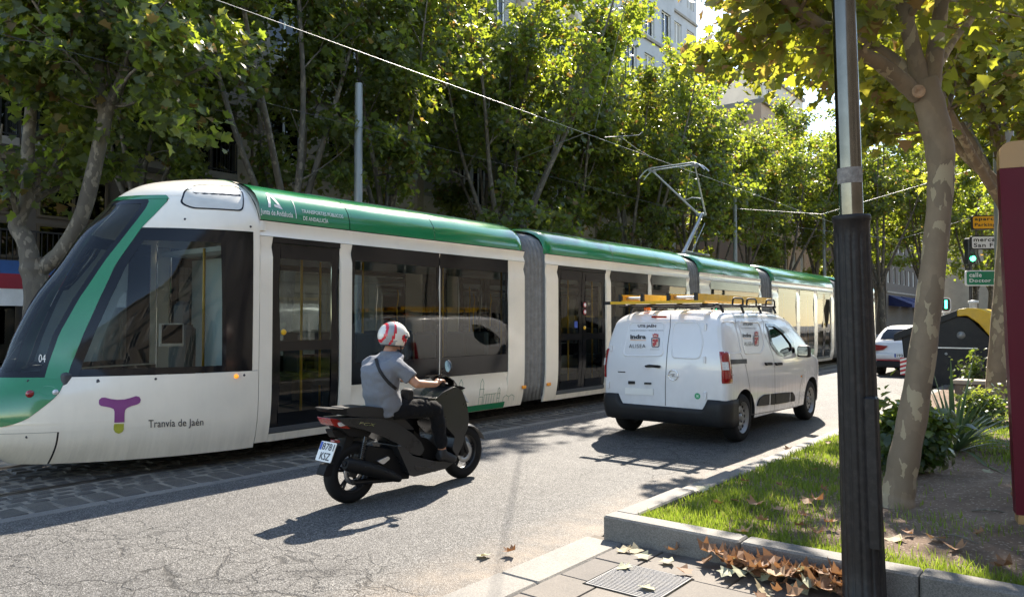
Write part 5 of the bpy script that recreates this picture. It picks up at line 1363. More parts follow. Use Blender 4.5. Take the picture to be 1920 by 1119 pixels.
for v,n_ in zip(shirt.data.vertices,NV):
    k=.010*mnoise.noise(Vector((v.co.x*7,v.co.y*8,v.co.z*14+v.co.y*9)))+.011*(abs(mnoise.noise(Vector((v.co.x*11+v.co.z*6,v.co.y*12-v.co.z*9,v.co.z*9+4))))-.25); v.co=v.co+n_*k
# trousers
b=MB()
R=[]
for c,rx,ry in ((hip+Vector((0,.0,-.085)),.16,.14),(hip+Vector((0,0,-.03)),.185,.15),(hip+Vector((0,-.01,.05)),.182,.142)):
    R.append([(rx*cos(a),c.y+ry*sin(a),c.z) for a in [2*pi*k/20 for k in range(20)]])
b.loft(R)
for s in (1,-1):
    f=(lambda v:v) if s>0 else mir
    limb(b,[Vector((.09*s,hip.y,hip.z-.02)),f(knR)+Vector((0,-.03,0)),f(knR)+Vector((0,.0,-.04)),f(anR)+Vector((0,0,.02))],[.105,.078,.072,.060],14)
tr_=fuse(b,'trousers',clothmat('trouser',(.006,.006,.007),.9,.02,12),per,.012,6)
NV=[v.normal.copy() for v in tr_.data.vertices]
for v,n_ in zip(tr_.data.vertices,NV):
    k=.012*mnoise.noise(Vector((v.co.x*10,v.co.y*15,v.co.z*15)))+.008*(abs(mnoise.noise(Vector((v.co.x*14,v.co.y*22,v.co.z*20))))-.25); v.co=v.co+n_*k
# shoes
for s in (1,-1):
    f=(lambda v:v) if s>0 else mir
    b=MB(); a_=f(anR); t_=f(toR)
    limb(b,[a_+Vector((0,-.05,-.065)),a_+Vector((0,.02,-.06)),t_+Vector((0,-.03,.0)),t_+Vector((0,.02,-.008))],[.043,.05,.045,.03]); limb(b,[a_,a_+Vector((0,0,-.06))],[.046,.05])
    fuse(b,'shoe',M['shoe'],per,.01,4)
# helmet: open-faced shell with painted stripes
hl=thing('helmet','x','x'); del hl['label']; del hl['category']; hl.parent=per; hl.location=headc+Vector((0,-.004,.012)); hl.rotation_euler=(radians(-6),0,radians(-10))
m=MB(); NS,NR=64,40; RX,RYY,RZ=.122,.148,.136
vs=[];keep=[]
for i in range(NR+1):
    th=pi*i/NR
    for k in range(NS):
        a=2*pi*k/NS; vs.append((RX*sin(th)*cos(a),RYY*sin(th)*sin(a),RZ*cos(th)))
def hm(p):
    x,y,z=p
    yy=y-.25*(z)
    if -.128<yy<-.108 and z>-.2: return 1
    if -.062<yy<-.040: return 1
    if -.108<yy<-.062: return 2
    if y<-.02 and z<-.045 and yy>-.04: return 2
    d=sqrt((y-.062)**2+((z+.012)*1.0)**2)
    if d<.036 and abs(x)>.05: return 1
    if .06<y<.12 and z<-.02 and abs(x)>.03 and z>-.09 and y>.055-.35*z-.0: return 1
    return 0
for i in range(NR):
    for k in range(NS):
        q=[i*NS+k,i*NS+(k+1)%NS,(i+1)*NS+(k+1)%NS,(i+1)*NS+k]; c=sum((Vector(vs[j]) for j in q),Vector())/4
        if c.z<-.088: continue
        if c.y>.055 and c.z<-.005 and (abs(c.x)<.075 or c.y>.12-.0*c.z) and c.y>.085: continue
        m.f.append(tuple(q)); m.m.append(hm(c)); m.sm.append(True)
m.v=vs
hs=m.build('shell',[M['helmet_white'],M['helmet_red'],M['helmet_grey']],hl); bm=bmesh.new(); bm.from_mesh(hs.data); bmesh.ops.delete(bm,geom=[v for v in bm.verts if not v.link_faces],context='VERTS'); bmesh.ops.recalc_face_normals(bm,faces=bm.faces); bm.to_mesh(hs.data); bm.free()
sm_=hs.modifiers.new('s','SOLIDIFY'); sm_.thickness=.022; sm_.offset=-1
ring=[(RX*.985*sin(th_)*cos(a),RYY*.985*sin(th_)*sin(a),-.09) for th_ in [math.acos(-.09/RZ)] for a in [radians(110+320*k/40) for k in range(41)]]
MB().tube(ring,.007,6).build('rim_trim',M['print_dark'],hl)
m=MB(); R=[]
for i in range(5):
    z=.055-.05*i/4*1.0; rr2=sqrt(max(0,1-(z/RZ)**2)); R.append([(RX*1.03*rr2*cos(a),RYY*1.05*rr2*sin(a)+ (.012*i/4),z) for a in [radians(35+110*k/14) for k in range(15)]])
m.loft(R,closed=False,caps=False); o=m.build('visor',M['helmet_white'],hl); s_=o.modifiers.new('s','SOLIDIFY'); s_.thickness=.006
for s in (1,-1):
    o=MB().lathe([(.016,0),(.015,.007),(.009,.009),(.001,.009)],axis='x',seg=14).build('visor_pivot',M['print_dark'],hl); o.location=(.112*s,.072,.0); o.rotation_euler=(0,0,radians(20) if s>0 else radians(160))
    MB().tube([(.105*s,.03,-.085),(.085*s,.05,-.12),(.03*s,.075,-.155)],.008,6,flat=.4).build('chin_strap',M['strap'],hl)
# shoulder strap and bag
m=MB(); pts=[]
def back(u,v,lx): 
    return sc3(u,v,lx)
sp_=[(348,225,-.02),(352,255,0.0),(362,290,.03),(385,335,.07),(415,375,.11),(450,412,.145),(490,442,.17),(515,455,.17)]
P=[sc3(*q) for q in sp_]
P=[p+Vector((.0,-.0,.0)) for p in P]
# push strap onto the shirt surface from the camera side
from mathutils.bvhtree import BVHTree
shirt.data.update(); bv=BVHTree.FromPolygons([v.co for v in shirt.data.vertices],[tuple(p.vertices) for p in shirt.data.polygons])
L1=[];L2=[];o_=SI@CAM
def onshirt(x,y):
    px,py=590+x/3.025,590+y/3.025; d=(SI.to_3x3()@ray(px,py)).normalized(); h=bv.ray_cast(o_,d)
    return (h[0]+h[1]*.006) if h[0] is not None else None
A=[];B_2=[]
ptsS=[(346,222),(349,250),(357,285),(372,320),(395,355),(425,390),(460,420),(495,445),(512,456)]
for i,(x,y) in enumerate(ptsS):
    x2,y2=ptsS[min(i+1,len(ptsS)-1)]; x1,y1=ptsS[max(0,i-1)]; d=Vector((x2-x1,y2-y1)).normalized(); n_=Vector((-d.y,d.x))*8.5
    a=onshirt(x+n_.x,y+n_.y); c=onshirt(x-n_.x,y-n_.y)
    if a is not None and c is not None: A.append(a);B_2.append(c)
if len(A)>2:
    m=MB(); k=len(A); m.add(A+B_2,[(i,i+1,k+i+1,k+i) for i in range(k-1)],0,True); st_=m.build('bag_strap',M['strap'],per); q=st_.modifiers.new('s','SOLIDIFY'); q.thickness=.005; q.offset=0
bg_=sc3(520,450,.14); m=MB(); m.cbox((-.07,-.04,-.06),(.05,.05,.05),.02); o=m.build('bag',M['strap'],per); o.location=bg_+Vector((-.02,.03,0)); bevel_obj(o,.02)
# ================================================================== vegetation
import numpy as np
LEAF=np.array([(0,0,0),(-.5,.1,.06),(-.33,.36,.03),(-.47,.70,.10),(-.24,.66,.02),(0,1,-.10),(.24,.66,.02),(.47,.70,.10),(.33,.36,.03),(.5,.1,.06)],float)
LEAF[:,1]-=.02
LTRI=np.array([(0,2,1),(0,4,2),(2,4,3),(0,6,4),(4,6,5),(0,8,6),(6,8,7),(0,9,8)],int)
OVAL=np.array([(0,0,0),(-.24,.25,.05),(-.28,.55,.05),(0,1,-.08),(.28,.55,.05),(.24,.25,.05)],float)
OTRI=np.array([(0,5,1),(1,5,4),(1,4,2),(2,4,3)],int)
def leaf_mesh(name,pos,size,rng,mat,tmpl=LEAF,tri=LTRI,up=.5,droop=.5,lr=None,out=None):
    n=len(pos); pos=np.asarray(pos,float)
    nrm=rng.normal(size=(n,3)); nrm/=np.linalg.norm(nrm,axis=1)[:,None]; nrm[:,2]=np.abs(nrm[:,2])*.6+up
    if out is not None: nrm[:,:2]+=out[:,:2]*.5
    nrm/=np.linalg.norm(nrm,axis=1)[:,None]
    t=rng.normal(size=(n,3)); t[:,2]-=droop
    if out is not None: t+=out*.8
    t-=nrm*np.sum(t*nrm,axis=1)[:,None]; t/=np.linalg.norm(t,axis=1)[:,None]
    b=np.cross(t,nrm)
    sz=size*rng.uniform(.45,1.35,n)
    V=(b[:,None,:]*tmpl[None,:,0,None]+t[:,None,:]*tmpl[None,:,1,None]+nrm[:,None,:]*tmpl[None,:,2,None]*rng.uniform(.3,1.8,n)[:,None,None])*sz[:,None,None]+pos[:,None,:]
    k=len(tmpl); F=(tri[None]+np.arange(n)[:,None,None]*k).reshape(-1,3)
    me=bpy.data.meshes.new(name); me.vertices.add(n*k); me.vertices.foreach_set('co',V.reshape(-1)); nf_=len(F)
    me.loops.add(nf_*3); me.loops.foreach_set('vertex_index',F.reshape(-1).astype(np.int32))
    me.polygons.add(nf_); me.polygons.foreach_set('loop_start',np.arange(0,nf_*3,3,dtype=np.int32))
    me.materials.append(mat)
    a=me.attributes.new('lr','FLOAT','FACE'); v=np.clip(lr if lr is not None else rng.normal(.45,.2,n),0,1); a.data.foreach_set('value',np.repeat(v,len(tri)).astype(np.float32))
    me.update(); me.validate(); return me
class Tree:
    def __init__(s,seed): s.r=random.Random(seed); s.mb=MB(); s.tips=[]; s.seed=seed
    def limb(s,pts,r0,r1,seg=8,caps=True):
        P=[Vector(p) for p in pts]
        # catmull refine
        Q=[]
        for i in range(len(P)-1):
            a=P[max(0,i-1)];b=P[i];c=P[i+1];d=P[min(len(P)-1,i+2)]
            for k in range(4):
                t=k/4; Q.append(.5*((2*b)+(c-a)*t+(2*a-5*b+4*c-d)*t*t+(3*b-a-3*c+d)*t**3))
        Q.append(P[-1]); n=len(Q)
        s.mb.tube(Q,[ (r0+(r1-r0)*(i/(n-1))**.8)*(1+.05*s.r.uniform(-1,1)) for i in range(n)],seg,caps=caps); return Q
    def wander(s,p,d,length,n,wob,up=.1):
        pts=[Vector(p)]; d=Vector(d).normalized()
        for i in range(n):
            d=(d+Vector((s.r.uniform(-wob,wob),s.r.uniform(-wob,wob),s.r.uniform(-wob,wob)+up))).normalized(); pts.append(pts[-1]+d*(length/n))
        return pts
    def ramify(s,Q,r0,r1,nsub,lsub,start=.25,twigs=5,ltw=.6,spread=1.0,up=.25,step=.28):
        n=len(Q)
        for k in range(nsub):
            f=start+(1-start)*(k+s.r.random())/nsub; i=min(n-2,int(f*(n-1))); p=Q[i]; ax=(Q[i+1]-Q[i]).normalized()
            a=s.r.uniform(0,2*pi); o=ax.orthogonal().normalized(); o=Matrix.Rotation(a,3,ax)@o
            d=(o*spread+ax*.6+Vector((0,0,up))).normalized(); l=lsub*s.r.uniform(.6,1.2)*(1-.35*f)
            rr=max(.006,(r0+(r1-r0)*f)*.45); B=s.wander(p,d,l,4,.28,.05); s.mb.tube(B,[rr,rr*.75,rr*.55,rr*.4,rr*.25],5,caps=False)
            for t in range(twigs):
                g=s.r.uniform(.25,1); j=min(3,int(g*4)); q=B[j].lerp(B[j+1],g*4-j)
                d2=(B[j+1]-B[j]).normalized()+Vector((s.r.uniform(-1,1),s.r.uniform(-1,1),s.r.uniform(-.7,.5)))*.9
                T=s.wander(q,d2,ltw*s.r.uniform(.6,1.3),3,.3,-.06)
                if s.r.random()<.5: s.mb.tube(T,[rr*.28,rr*.2,rr*.14,rr*.1],3,caps=False)
                s.tips+=[T[1],T[2],T[3]]
            s.tips.append(B[-1])
    def crown(s,name,n,size,mat,spread=.16,up=.35,droop=.7,brown=.05,center=None):
        rng=np.random.default_rng(s.seed); T=np.array([tuple(t) for t in s.tips]); idx=rng.integers(0,len(T),n); p=T[idx]+rng.normal(size=(n,3))*spread
        c=T.mean(axis=0) if center is None else np.array(center); out=p-c; out/=np.linalg.norm(out,axis=1)[:,None]+1e-6
        cl=rng.normal(.42,.17,len(T))[idx]+rng.normal(0,.1,n); br=rng.random(n)<brown; cl=np.clip(cl,0,.84); cl[br]=rng.uniform(.9,1,br.sum())
        return leaf_mesh(name,p,size,rng,mat,up=up,droop=droop,lr=cl,out=out)
def street_tree(seed,H=13.5,forkz=3.6,r=.2,nl=6,spread=1.0,lean=(0,0),nleaf=14500,size=.165):
    t=Tree(seed); R=t.r; f=Vector((lean[0],lean[1],forkz))
    base=[(0,0,-.1),(.02,0,.4),(f.x*.35+R.uniform(-.08,.08),f.y*.35+R.uniform(-.08,.08),forkz*.45),tuple(f)]
    Q=t.limb(base,r*1.25,r*.85,12)
    t.mb.tube([Q[0]+Vector((0,0,-.05)),Q[1],Q[2]],[r*1.7,r*1.4,r*1.15],12,caps=False)
    for k in range(nl):
        a=2*pi*(k+R.uniform(-.25,.25))/nl; tilt=R.uniform(.22,.6)*spread if k>0 else .1
        d=Vector((cos(a)*tilt,sin(a)*tilt,1)); l=(H-forkz)*R.uniform(.72,1.0)
        pts=t.wander(f+Vector((0,0,R.uniform(-.9,.1))),d,l,6,.10,.05); q=t.limb(pts,r*.52,r*.07,7)
        t.ramify(q,r*.5,r*.08,12,1.9,.40,5,.75,1.0,.35)
    # low drooping sprays round the fork
    for k in range(2):
        a=R.uniform(0,2*pi); p=f+Vector((0,0,R.uniform(.8,1.8))); q=t.wander(p,(cos(a),sin(a),.35),R.uniform(1.4,2.6),5,.25,-.03); qq=t.limb(q,r*.16,r*.03,5); t.ramify(qq,r*.15,r*.04,5,1.0,.25,4,.5,1,.0)
    return t.mb.mesh('trunk',M['bark_far'],normals=False), t.crown('crown',nleaf,size,M['leaf'],.17)
variants=[street_tree(11,14.2,3.4,.20,6,1.0,(.1,.25)),street_tree(23,13.2,3.9,.18,5,.9,(-.1,.5)),street_tree(37,14.6,3.1,.21,6,1.05,(.15,-.3)),street_tree(58,13.6,4.2,.17,5,.8,(.0,.7))]
def place_tree(v,x,y,rz,s,label,group):
    t=thing('plane_tree',label,'tree',(x,y,.1 if x<-14 else .15),rz,group); t.scale=(s,s,s)
    tr=link(bpy.data.objects.new('trunk',variants[v][0]),t); cr=link(bpy.data.objects.new('crown',variants[v][1]),t); return t
g1='plane trees along the far pavement'
LT=[(0,-15.2,10.4,.3,1.0,'plane tree with leaning trunk behind the tram roof lettering'),
    (1,-15.0,13.9,1.2,.98,'plane tree with forked trunk right of the steel pole behind the tram'),
    (2,-15.1,18.2,2.2,1.0,'plane tree rising behind the first tram bellows, beside shuttered windows'),
    (3,-15.2,22.6,.7,.98,'plane tree behind the middle of the second tram module'),
    (0,-15.0,26.8,3.6,.97,'plane tree rising just left of the pantograph'),
    (1,-15.0,31.0,4.4,1.0,'plane tree rising just behind the pantograph arm'),
    (2,-15.1,35.5,5.1,.92,'leafy plane tree above the centre module of the tram'),
    (3,-15.0,40.5,2.9,.98,'leafy plane tree above the fourth tram module'),
    (0,-15.0,46,1.7,1.02,'plane tree behind the tail of the tram'),
    (1,-15.0,52,.2,1.15,'distant plane tree just left of the lamp post'),
    (2,-15.0,59,5.8,1.12,'distant plane tree hidden mostly behind the lamp post'),
    (3,-15.0,67,4.0,1.15,'distant plane tree above the white hatchback')]
for a in LT: place_tree(*a,g1)
g2='plane trees along the far pavement, second row'
for a in [(3,-17.6,8.7,2.0,.93,'plane tree growing close to the balconies behind the cab'),(1,-17.4,19.8,5.0,1.0,'plane tree close to the shuttered facade'),(0,-17.6,25,.9,.97,'plane tree close to the facade, left of the pantograph'),(2,-17.6,33,3.1,1,'plane tree close to the pink facade')]: place_tree(*a,g2)
g3='plane trees beside the kerb on the near side'
for a in [(1,-1.4,23.5,.5,1.0,'plane tree standing behind the waste container'),(2,-1.2,31.5,2.5,.95,'plane tree beside the far road, left of the street signs'),(0,-1.3,40,4.1,1,'distant plane tree left of the traffic light'),(3,-1.2,49,1.1,1,'distant plane tree beyond the traffic light'),(1,-1.0,59,3.3,1,'distant plane tree near the end of the street'),(0,-10.6,50,1.0,1.05,'forked plane tree beyond the tail of the tram'),(3,-9.2,56,3.0,1.1,'plane tree just beyond the forked one behind the hatchback'),(2,-7.6,64,2.0,1.15,'plane tree shading the far carriageway'),(2,-8.0,78,.3,1.35,'tall plane tree closing the view down the street'),(0,-12.5,76,2.3,1.35,'farthest plane tree left of the street end'),(3,-4,66,5.3,1.3,'farthest plane tree right of the street end')]: place_tree(*a,g3)
# ---- forked tree at the far left, beside the tram nose
def px_tree(name,label,group,mat,trunk,limbs,depth,leaf,n,size,sub,bark,extra=None,seed=5,soil=.12,spread=.15,brown=.06):
    t=Tree(seed); P=lambda q: at_d(q[0],q[1],q[2] if len(q)>2 else depth)
    o=P(trunk[0][:2]+((trunk[0][3],) if len(trunk[0])>3 else ()))
    pts=[P((a[0],a[1])+((a[3],) if len(a)>3 else ())) for a in trunk]; wd=[a[2] for a in trunk]
    root=Vector((pts[0].x,pts[0].y,soil)); loc=root.copy()
    Q=[p-loc for p in pts]; R=[w_/2/FPX*(a[3] if len(a)>3 else depth) for w_,a in zip(wd,trunk)]
    QQ=[];RR=[]
    for i in range(len(Q)-1):
        a=Q[max(0,i-1)];b=Q[i];c=Q[i+1];d=Q[min(len(Q)-1,i+2)]
        for k in range(5):
            u_=k/5; QQ.append(.5*((2*b)+(c-a)*u_+(2*a-5*b+4*c-d)*u_*u_+(3*b-a-3*c+d)*u_**3)); RR.append(R[i]+(R[i+1]-R[i])*u_)
    QQ.append(Q[-1]);RR.append(R[-1])
    ph=t.r.uniform(0,9)
    t.mb.tube([QQ[0]+Vector((0,0,-.12))]+QQ,[RR[0]*1.25]+[r_*(1+.035*sin(i*1.3+ph)) for i,r_ in enumerate(RR)],16)
    for L_ in limbs:
        pts=[P(q)-loc if len(q)<=3 else Vector(q[:3])-loc for q in L_['p']]; q=t.limb(pts,L_['r'][0],L_['r'][1],9)
        if L_.get('sub',0): t.ramify(q,L_['r'][0],L_['r'][1],L_['sub'],L_.get('ls',1.4),L_.get('st',.2),L_.get('tw',5),L_.get('lt',.5),1.0,L_.get('up',.1))
    th=thing(name,label,'tree',loc,0,group)
    t.mb.build('trunk',bark,th,normals=False)
    link(bpy.data.objects.new('crown',t.crown('crown',n,size,mat,spread,brown=brown)),th); return th,t
t1,_=px_tree('plane_tree','knobbly forked plane tree at far left beside the tram nose',g1,M['leaf'],[(70,700,44),(66,600,40),(68,540,41),(64,505,48),(62,485,44)],
  [{'p':[(60,500),(48,450),(32,425),(42,395),(52,370),(52,290),(60,180),(65,60),(70,-60),(60,-220)],'r':(.17,.07),'sub':20,'ls':2.2,'st':.3},
   {'p':[(75,505),(110,478),(135,440),(158,390),(180,300),(195,230),(205,180)],'r':(.15,.12)},
   {'p':[(198,215),(185,140),(190,40),(200,-100),(190,-260)],'r':(.12,.05),'sub':16,'ls':2.0,'st':.1},
   {'p':[(200,210),(235,130),(250,20),(270,-120),(280,-280)],'r':(.12,.05),'sub':16,'ls':2.2,'st':.0},
   {'p':[(198,215),(150,160),(110,80,12.6),(60,0,12.2)],'r':(.05,.02),'sub':9,'ls':1.5,'st':.1},
   {'p':[(202,200),(260,190,13.4),(330,150,13),(400,120,12.8)],'r':(.05,.02),'sub':9,'ls':1.5,'st':.1}],13.4,None,11000,.17,0,M['bark_far'],seed=77)
# ---- the big near tree on the planting bed
D1=5.71
near,nt_=px_tree('plane_tree','patchy barked plane tree leaning just right of the lamp post',None,M['leaf_near'],
  [(1676,964,84),(1681,940,64),(1686,915,57),(1694,865,54),(1711,780,51),(1730,660,47),(1745,540,45),(1757,430,43),(1764,340,45),(1762,280,50),(1752,230,52),(1741,185,50),(1733,150,45)],
  [{'p':[(1722,180),(1690,152,5.68),(1650,120,5.6),(1610,98,5.5),(1560,62,5.4),(1500,22,5.3),(1450,-18,5.2),(1410,-50,5.15)],'r':(.07,.03),'sub':14,'ls':.6,'st':.42,'lt':.26,'tw':4},
   {'p':[(1716,165),(1690,120,5.8),(1640,85,5.9),(1600,60,6.0),(1560,10,6.2),(1530,-60,6.4)],'r':(.045,.02),'sub':10,'ls':.8,'st':.3,'lt':.35},
   {'p':[(1728,165),(1716,110),(1702,50),(1693,-10),(1680,-150),(1660,-400),(1640,-700)],'r':(.075,.025),'sub':26,'ls':1.5,'st':.42,'lt':.4},
   {'p':[(1745,165),(1753,100),(1762,30),(1770,-30),(1790,-200),(1820,-450),(1830,-700)],'r':(.075,.025),'sub':26,'ls':1.5,'st':.42,'lt':.4},
   {'p':[(1745,150,5.75),(1800,60,6.2),(1860,10,6.5),(1930,-60,6.8),(2050,-150,7)],'r':(.035,.012),'sub':14,'ls':1.0,'st':.2,'lt':.35},
   {'p':[(1705,30,5.7),(1780,-60,5.2),(1850,-120,4.9),(1950,-200,4.6)],'r':(.03,.012),'sub':10,'ls':.9,'st':.2,'lt':.35}],D1,None,6500,.115,0,M['bark'],seed=91,soil=.17,spread=.10,brown=.07)
# scar at the fork and bark knots
for (px,py,s) in ((1722,172,.05),):
    p=at_d(px,py,D1-.12); o=MB().lathe([(s,0),(s*.9,.02),(s*.45,.012),(.001,.0)],axis='y',seg=14).build('pruning_scar',M['scar'],near); o.location=p-near.location; o.rotation_euler=(0,0,TH+pi)
D2=12.3
px_tree('plane_tree','slender plane tree with two upward limbs in front of the street signs',None,M['leaf_near'],
  [(1862,770,38),(1866,730,33),(1872,640,30),(1880,540,29),(1886,450,28),(1889,400,29),(1887,380,26)],
  [{'p':[(1888,390),(1860,340),(1825,305),(1795,275),(1740,215),(1690,130),(1640,20),(1610,-100)],'r':(.12,.04),'sub':20,'ls':1.7,'st':.45},
   {'p':[(1888,385),(1884,320),(1862,240),(1838,180),(1812,135),(1790,40),(1770,-120),(1750,-250)],'r':(.10,.04),'sub':20,'ls':2.0,'st':.4},
   {'p':[(1889,400),(1905,300),(1930,180),(1950,20),(1970,-200)],'r':(.10,.04),'sub':16,'ls':2.2,'st':.1},
   {'p':[(1886,395,12.3),(1800,250,11.2),(1720,60,10.2),(1690,-150,9.6)],'r':(.08,.03),'sub':16,'ls':1.8,'st':.35},
   {'p':[(1830,200,12.6),(1740,140,13.2),(1640,100,13.8),(1570,60,14.2)],'r':(.07,.03),'sub':14,'ls':1.5,'st':.2},
   {'p':[(1886,395,12.3),(-1.9,13.6,5.0,0),(-2.9,12.9,5.9,0),(-3.9,12.3,6.3,0),(-4.6,11.9,6.5,0)],'r':(.08,.03),'sub':20,'ls':1.3,'st':.35,'lt':.5}],D2,None,13000,.165,0,M['bark'],seed=17,soil=.17,brown=.06)
# ---- shrubs, strap-leaved plant
def bush(label,px,py,d,rx,rz,n,size,seed):
    c=at_z(px,py,.18); th=thing('shrub',label,'shrub',(c.x,c.y,.16)); rng=np.random.default_rng(seed); rr=random.Random(seed)
    m=MB(); tips=[]
    for k in range(26):
        a=rr.uniform(0,2*pi); q=rr.uniform(.2,1); e=Vector((cos(a)*rx*q,sin(a)*rx*q,rz*rr.uniform(.45,1.0)*(1-.35*q*q))); m.tube([(0,0,0),e*.5+Vector((0,0,.05)),e],[.012,.008,.004],4,caps=False)
        for t in range(9): tips.append(e.lerp(Vector((0,0,.1)),rr.uniform(0,.55))+Vector((rr.gauss(0,.07),rr.gauss(0,.07),rr.gauss(0,.06))))
    m.build('stems',M['bark_far'],th)
    T=np.array([tuple(t) for t in tips]); p=T[rng.integers(0,len(T),n)]+rng.normal(size=(n,3))*.05; p[:,2]=np.maximum(p[:,2],.02)
    out=p-np.array([0,0,rz*.35]); out/=np.linalg.norm(out,axis=1)[:,None]
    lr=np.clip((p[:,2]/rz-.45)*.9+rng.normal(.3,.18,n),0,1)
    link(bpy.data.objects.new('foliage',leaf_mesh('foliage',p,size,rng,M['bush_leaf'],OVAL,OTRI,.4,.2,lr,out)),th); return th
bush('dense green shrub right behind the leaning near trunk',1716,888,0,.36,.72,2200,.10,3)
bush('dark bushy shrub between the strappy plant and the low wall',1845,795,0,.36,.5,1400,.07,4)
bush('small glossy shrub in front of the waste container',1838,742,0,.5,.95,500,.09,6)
sp0=at_z(1790,845,.18); th=thing('strappy_plant','spiky plant with long arching grey green blades in the planting bed','plant',(sp0.x,sp0.y,.17))
rr=random.Random(12)
for k in range(80):
    a=rr.uniform(-pi,pi); l=rr.uniform(.75,1.4); el=rr.uniform(.3,1.45); d=Vector((cos(a)*cos(el),sin(a)*cos(el),sin(el))); wd=rr.uniform(.012,.02); sdv=Vector((-sin(a),cos(a),0)); m=MB(); pts=[]
    for i in range(8):
        t=i/7; c=d*l*t+Vector((0,0,-.55*l*t*t*(1.2-el*.6)))+Vector((cos(a),sin(a),0))*.02; w_=wd*(1-t**2.2)*(.6+.8*min(1,t*4)); pts.append((c-sdv*w_+Vector((0,0,.25*w_)),c,c+sdv*w_+Vector((0,0,.25*w_))))
    vs=[q for p in pts for q in p]; vs=[(q[0],q[1],max(q[2],.0)) for q in vs]; fs=[]
    for i in range(7):
        b_=i*3; fs+=[(b_,b_+1,b_+4,b_+3),(b_+1,b_+2,b_+5,b_+4)]
    m.add(vs,fs,0,True); o=m.build('leaf',M['strap_leaf'],th,normals=False); at_=o.data.attributes.new('lr','FLOAT','FACE'); at_.data.foreach_set('value',[rr.random()]*len(fs))
# ---- fallen leaves
def dry_leaf(seed,curl):
    r=np.random.default_rng(seed); V=LEAF.copy(); V[:,0]*=1.1; V[:,1]-=.45
    V[:,2]=curl*(np.abs(V[:,0])**1.5*1.4+np.abs(V[:,1])**1.6*.9)+r.normal(0,.04,len(V))
    me=bpy.data.meshes.new('leaf'); me.from_pydata([tuple(v) for v in V],[],[tuple(t) for t in LTRI]); me.materials.append(M['leaf_dry'])
    a=me.attributes.new('lr','FLOAT','FACE'); a.data.foreach_set('value',[float(seed%10)/10]*len(LTRI)); me.update(); return me
dl=[dry_leaf(k,c) for k,c in ((0,.9),(1,.4),(2,.7),(3,1.1),(4,.5),(5,.8),(6,.3),(7,.6),(8,.25),(9,.2))]
rr=random.Random(21)
def drop(p,z,label,group,size=None,idx=None,tilt=.35,up=.012):
    o=bpy.data.objects.new('fallen_leaf',dl[rr.randrange(10) if idx is None else idx]); COL.objects.link(o); s=size or rr.uniform(.065,.11); o.scale=(s,s,s); o.location=(p.x,p.y,z+up); o.rotation_euler=(rr.uniform(-tilt,tilt),rr.uniform(-tilt,tilt),rr.uniform(0,6.28)); return tag(o,label,'leaf',group)
for px,py in ((1398,905),(1390,997),(1460,915),(1535,948),(1512,945),(1505,990),(1522,995),(1478,843),(1545,928),(1318,916),(1378,942),(1413,952),(1526,886),(1553,832),(1492,862),(1560,985),(1345,945),(1460,958),(1540,1005),(1430,980),(1510,975)):
    p=at_z(px,py,.21); drop(p,SOILZ+soil_h(p.x,p.y)+.03,'dry brown plane leaf lying on the grass behind the kerb','dry leaves on the grass')
for px,py in ((1835,1000),(1905,950),(1700,998),(1680,1005),(1800,1030),(1850,880),(1690,940),(1880,1060),(1760,1010)):
    p=at_z(px,py,.2); drop(p,SOILZ+soil_h(p.x,p.y),'dry leaf lying on the bare soil right of the trunk','dry leaves on the soil',rr.uniform(.07,.12))
for px,py,i in ((1170,1034,8),(1190,1036,8),(1207,1048,9),(1250,1057,9),(1262,1042,3),(1285,1078,1),(1215,1108,9),(1172,1068,9)):
    p=at_z(px,py,.05); drop(p,.055,'pale curled leaf lying on the pavement by the utility cover','pale leaves near the utility cover',.1,i,.2)
for px,py,lb in ((955,1043,'stray leaf on the asphalt nearest the pavement kerb'),(905,1045,'stray leaf on the asphalt farther left from the pavement kerb'),(1308,912,'stray leaf in the gutter beside the planter edging')): 
    p=at_z(px,py,0); drop(p,.002,lb,'stray leaves on the asphalt',.1)
for k in range(125):
    f=rr.random(); px=1352+250*f+rr.gauss(0,10); py=1062+46*f+rr.gauss(0,16); p=at_z(px,py,.06)
    if p.y>PY0-.03: p.y=PY0-.03-rr.random()*.1
    if px<1420 and py>1092: continue
    h=max(0,.085*(1-abs(p.y-(PY0-.16))/.3))*rr.random()
    drop(p,.06+h,'curled brown leaf in the heap against the kerb by the lamp post','leaves heaped against the kerb',rr.uniform(.075,.125),rr.choice((0,1,2,3,4,5,6,1,2,3,7,8,9)) ,.6,.015)
# twigs on the soil
for a,b in (((1822,961),(1890,965)),((1770,1000),(1835,1017))):
    p=at_z(*a,.2);q=at_z(*b,.2); m=MB(); m.tube([p-p,(q-p)*.35+Vector((0,.02,.01)),(q-p)*.7+Vector((0,-.01,.012)),(q-p)],[.006,.008,.007,.003],6); o=m.build('fallen_twig',M['bark_far']); o.location=(p.x,p.y,SOILZ+soil_h(p.x,p.y)+.012)
    tag(o,'dark twig lying on the bare soil'+(' nearest the red totem' if a[0]>1800 else ' closer to the kerb'),'twig')
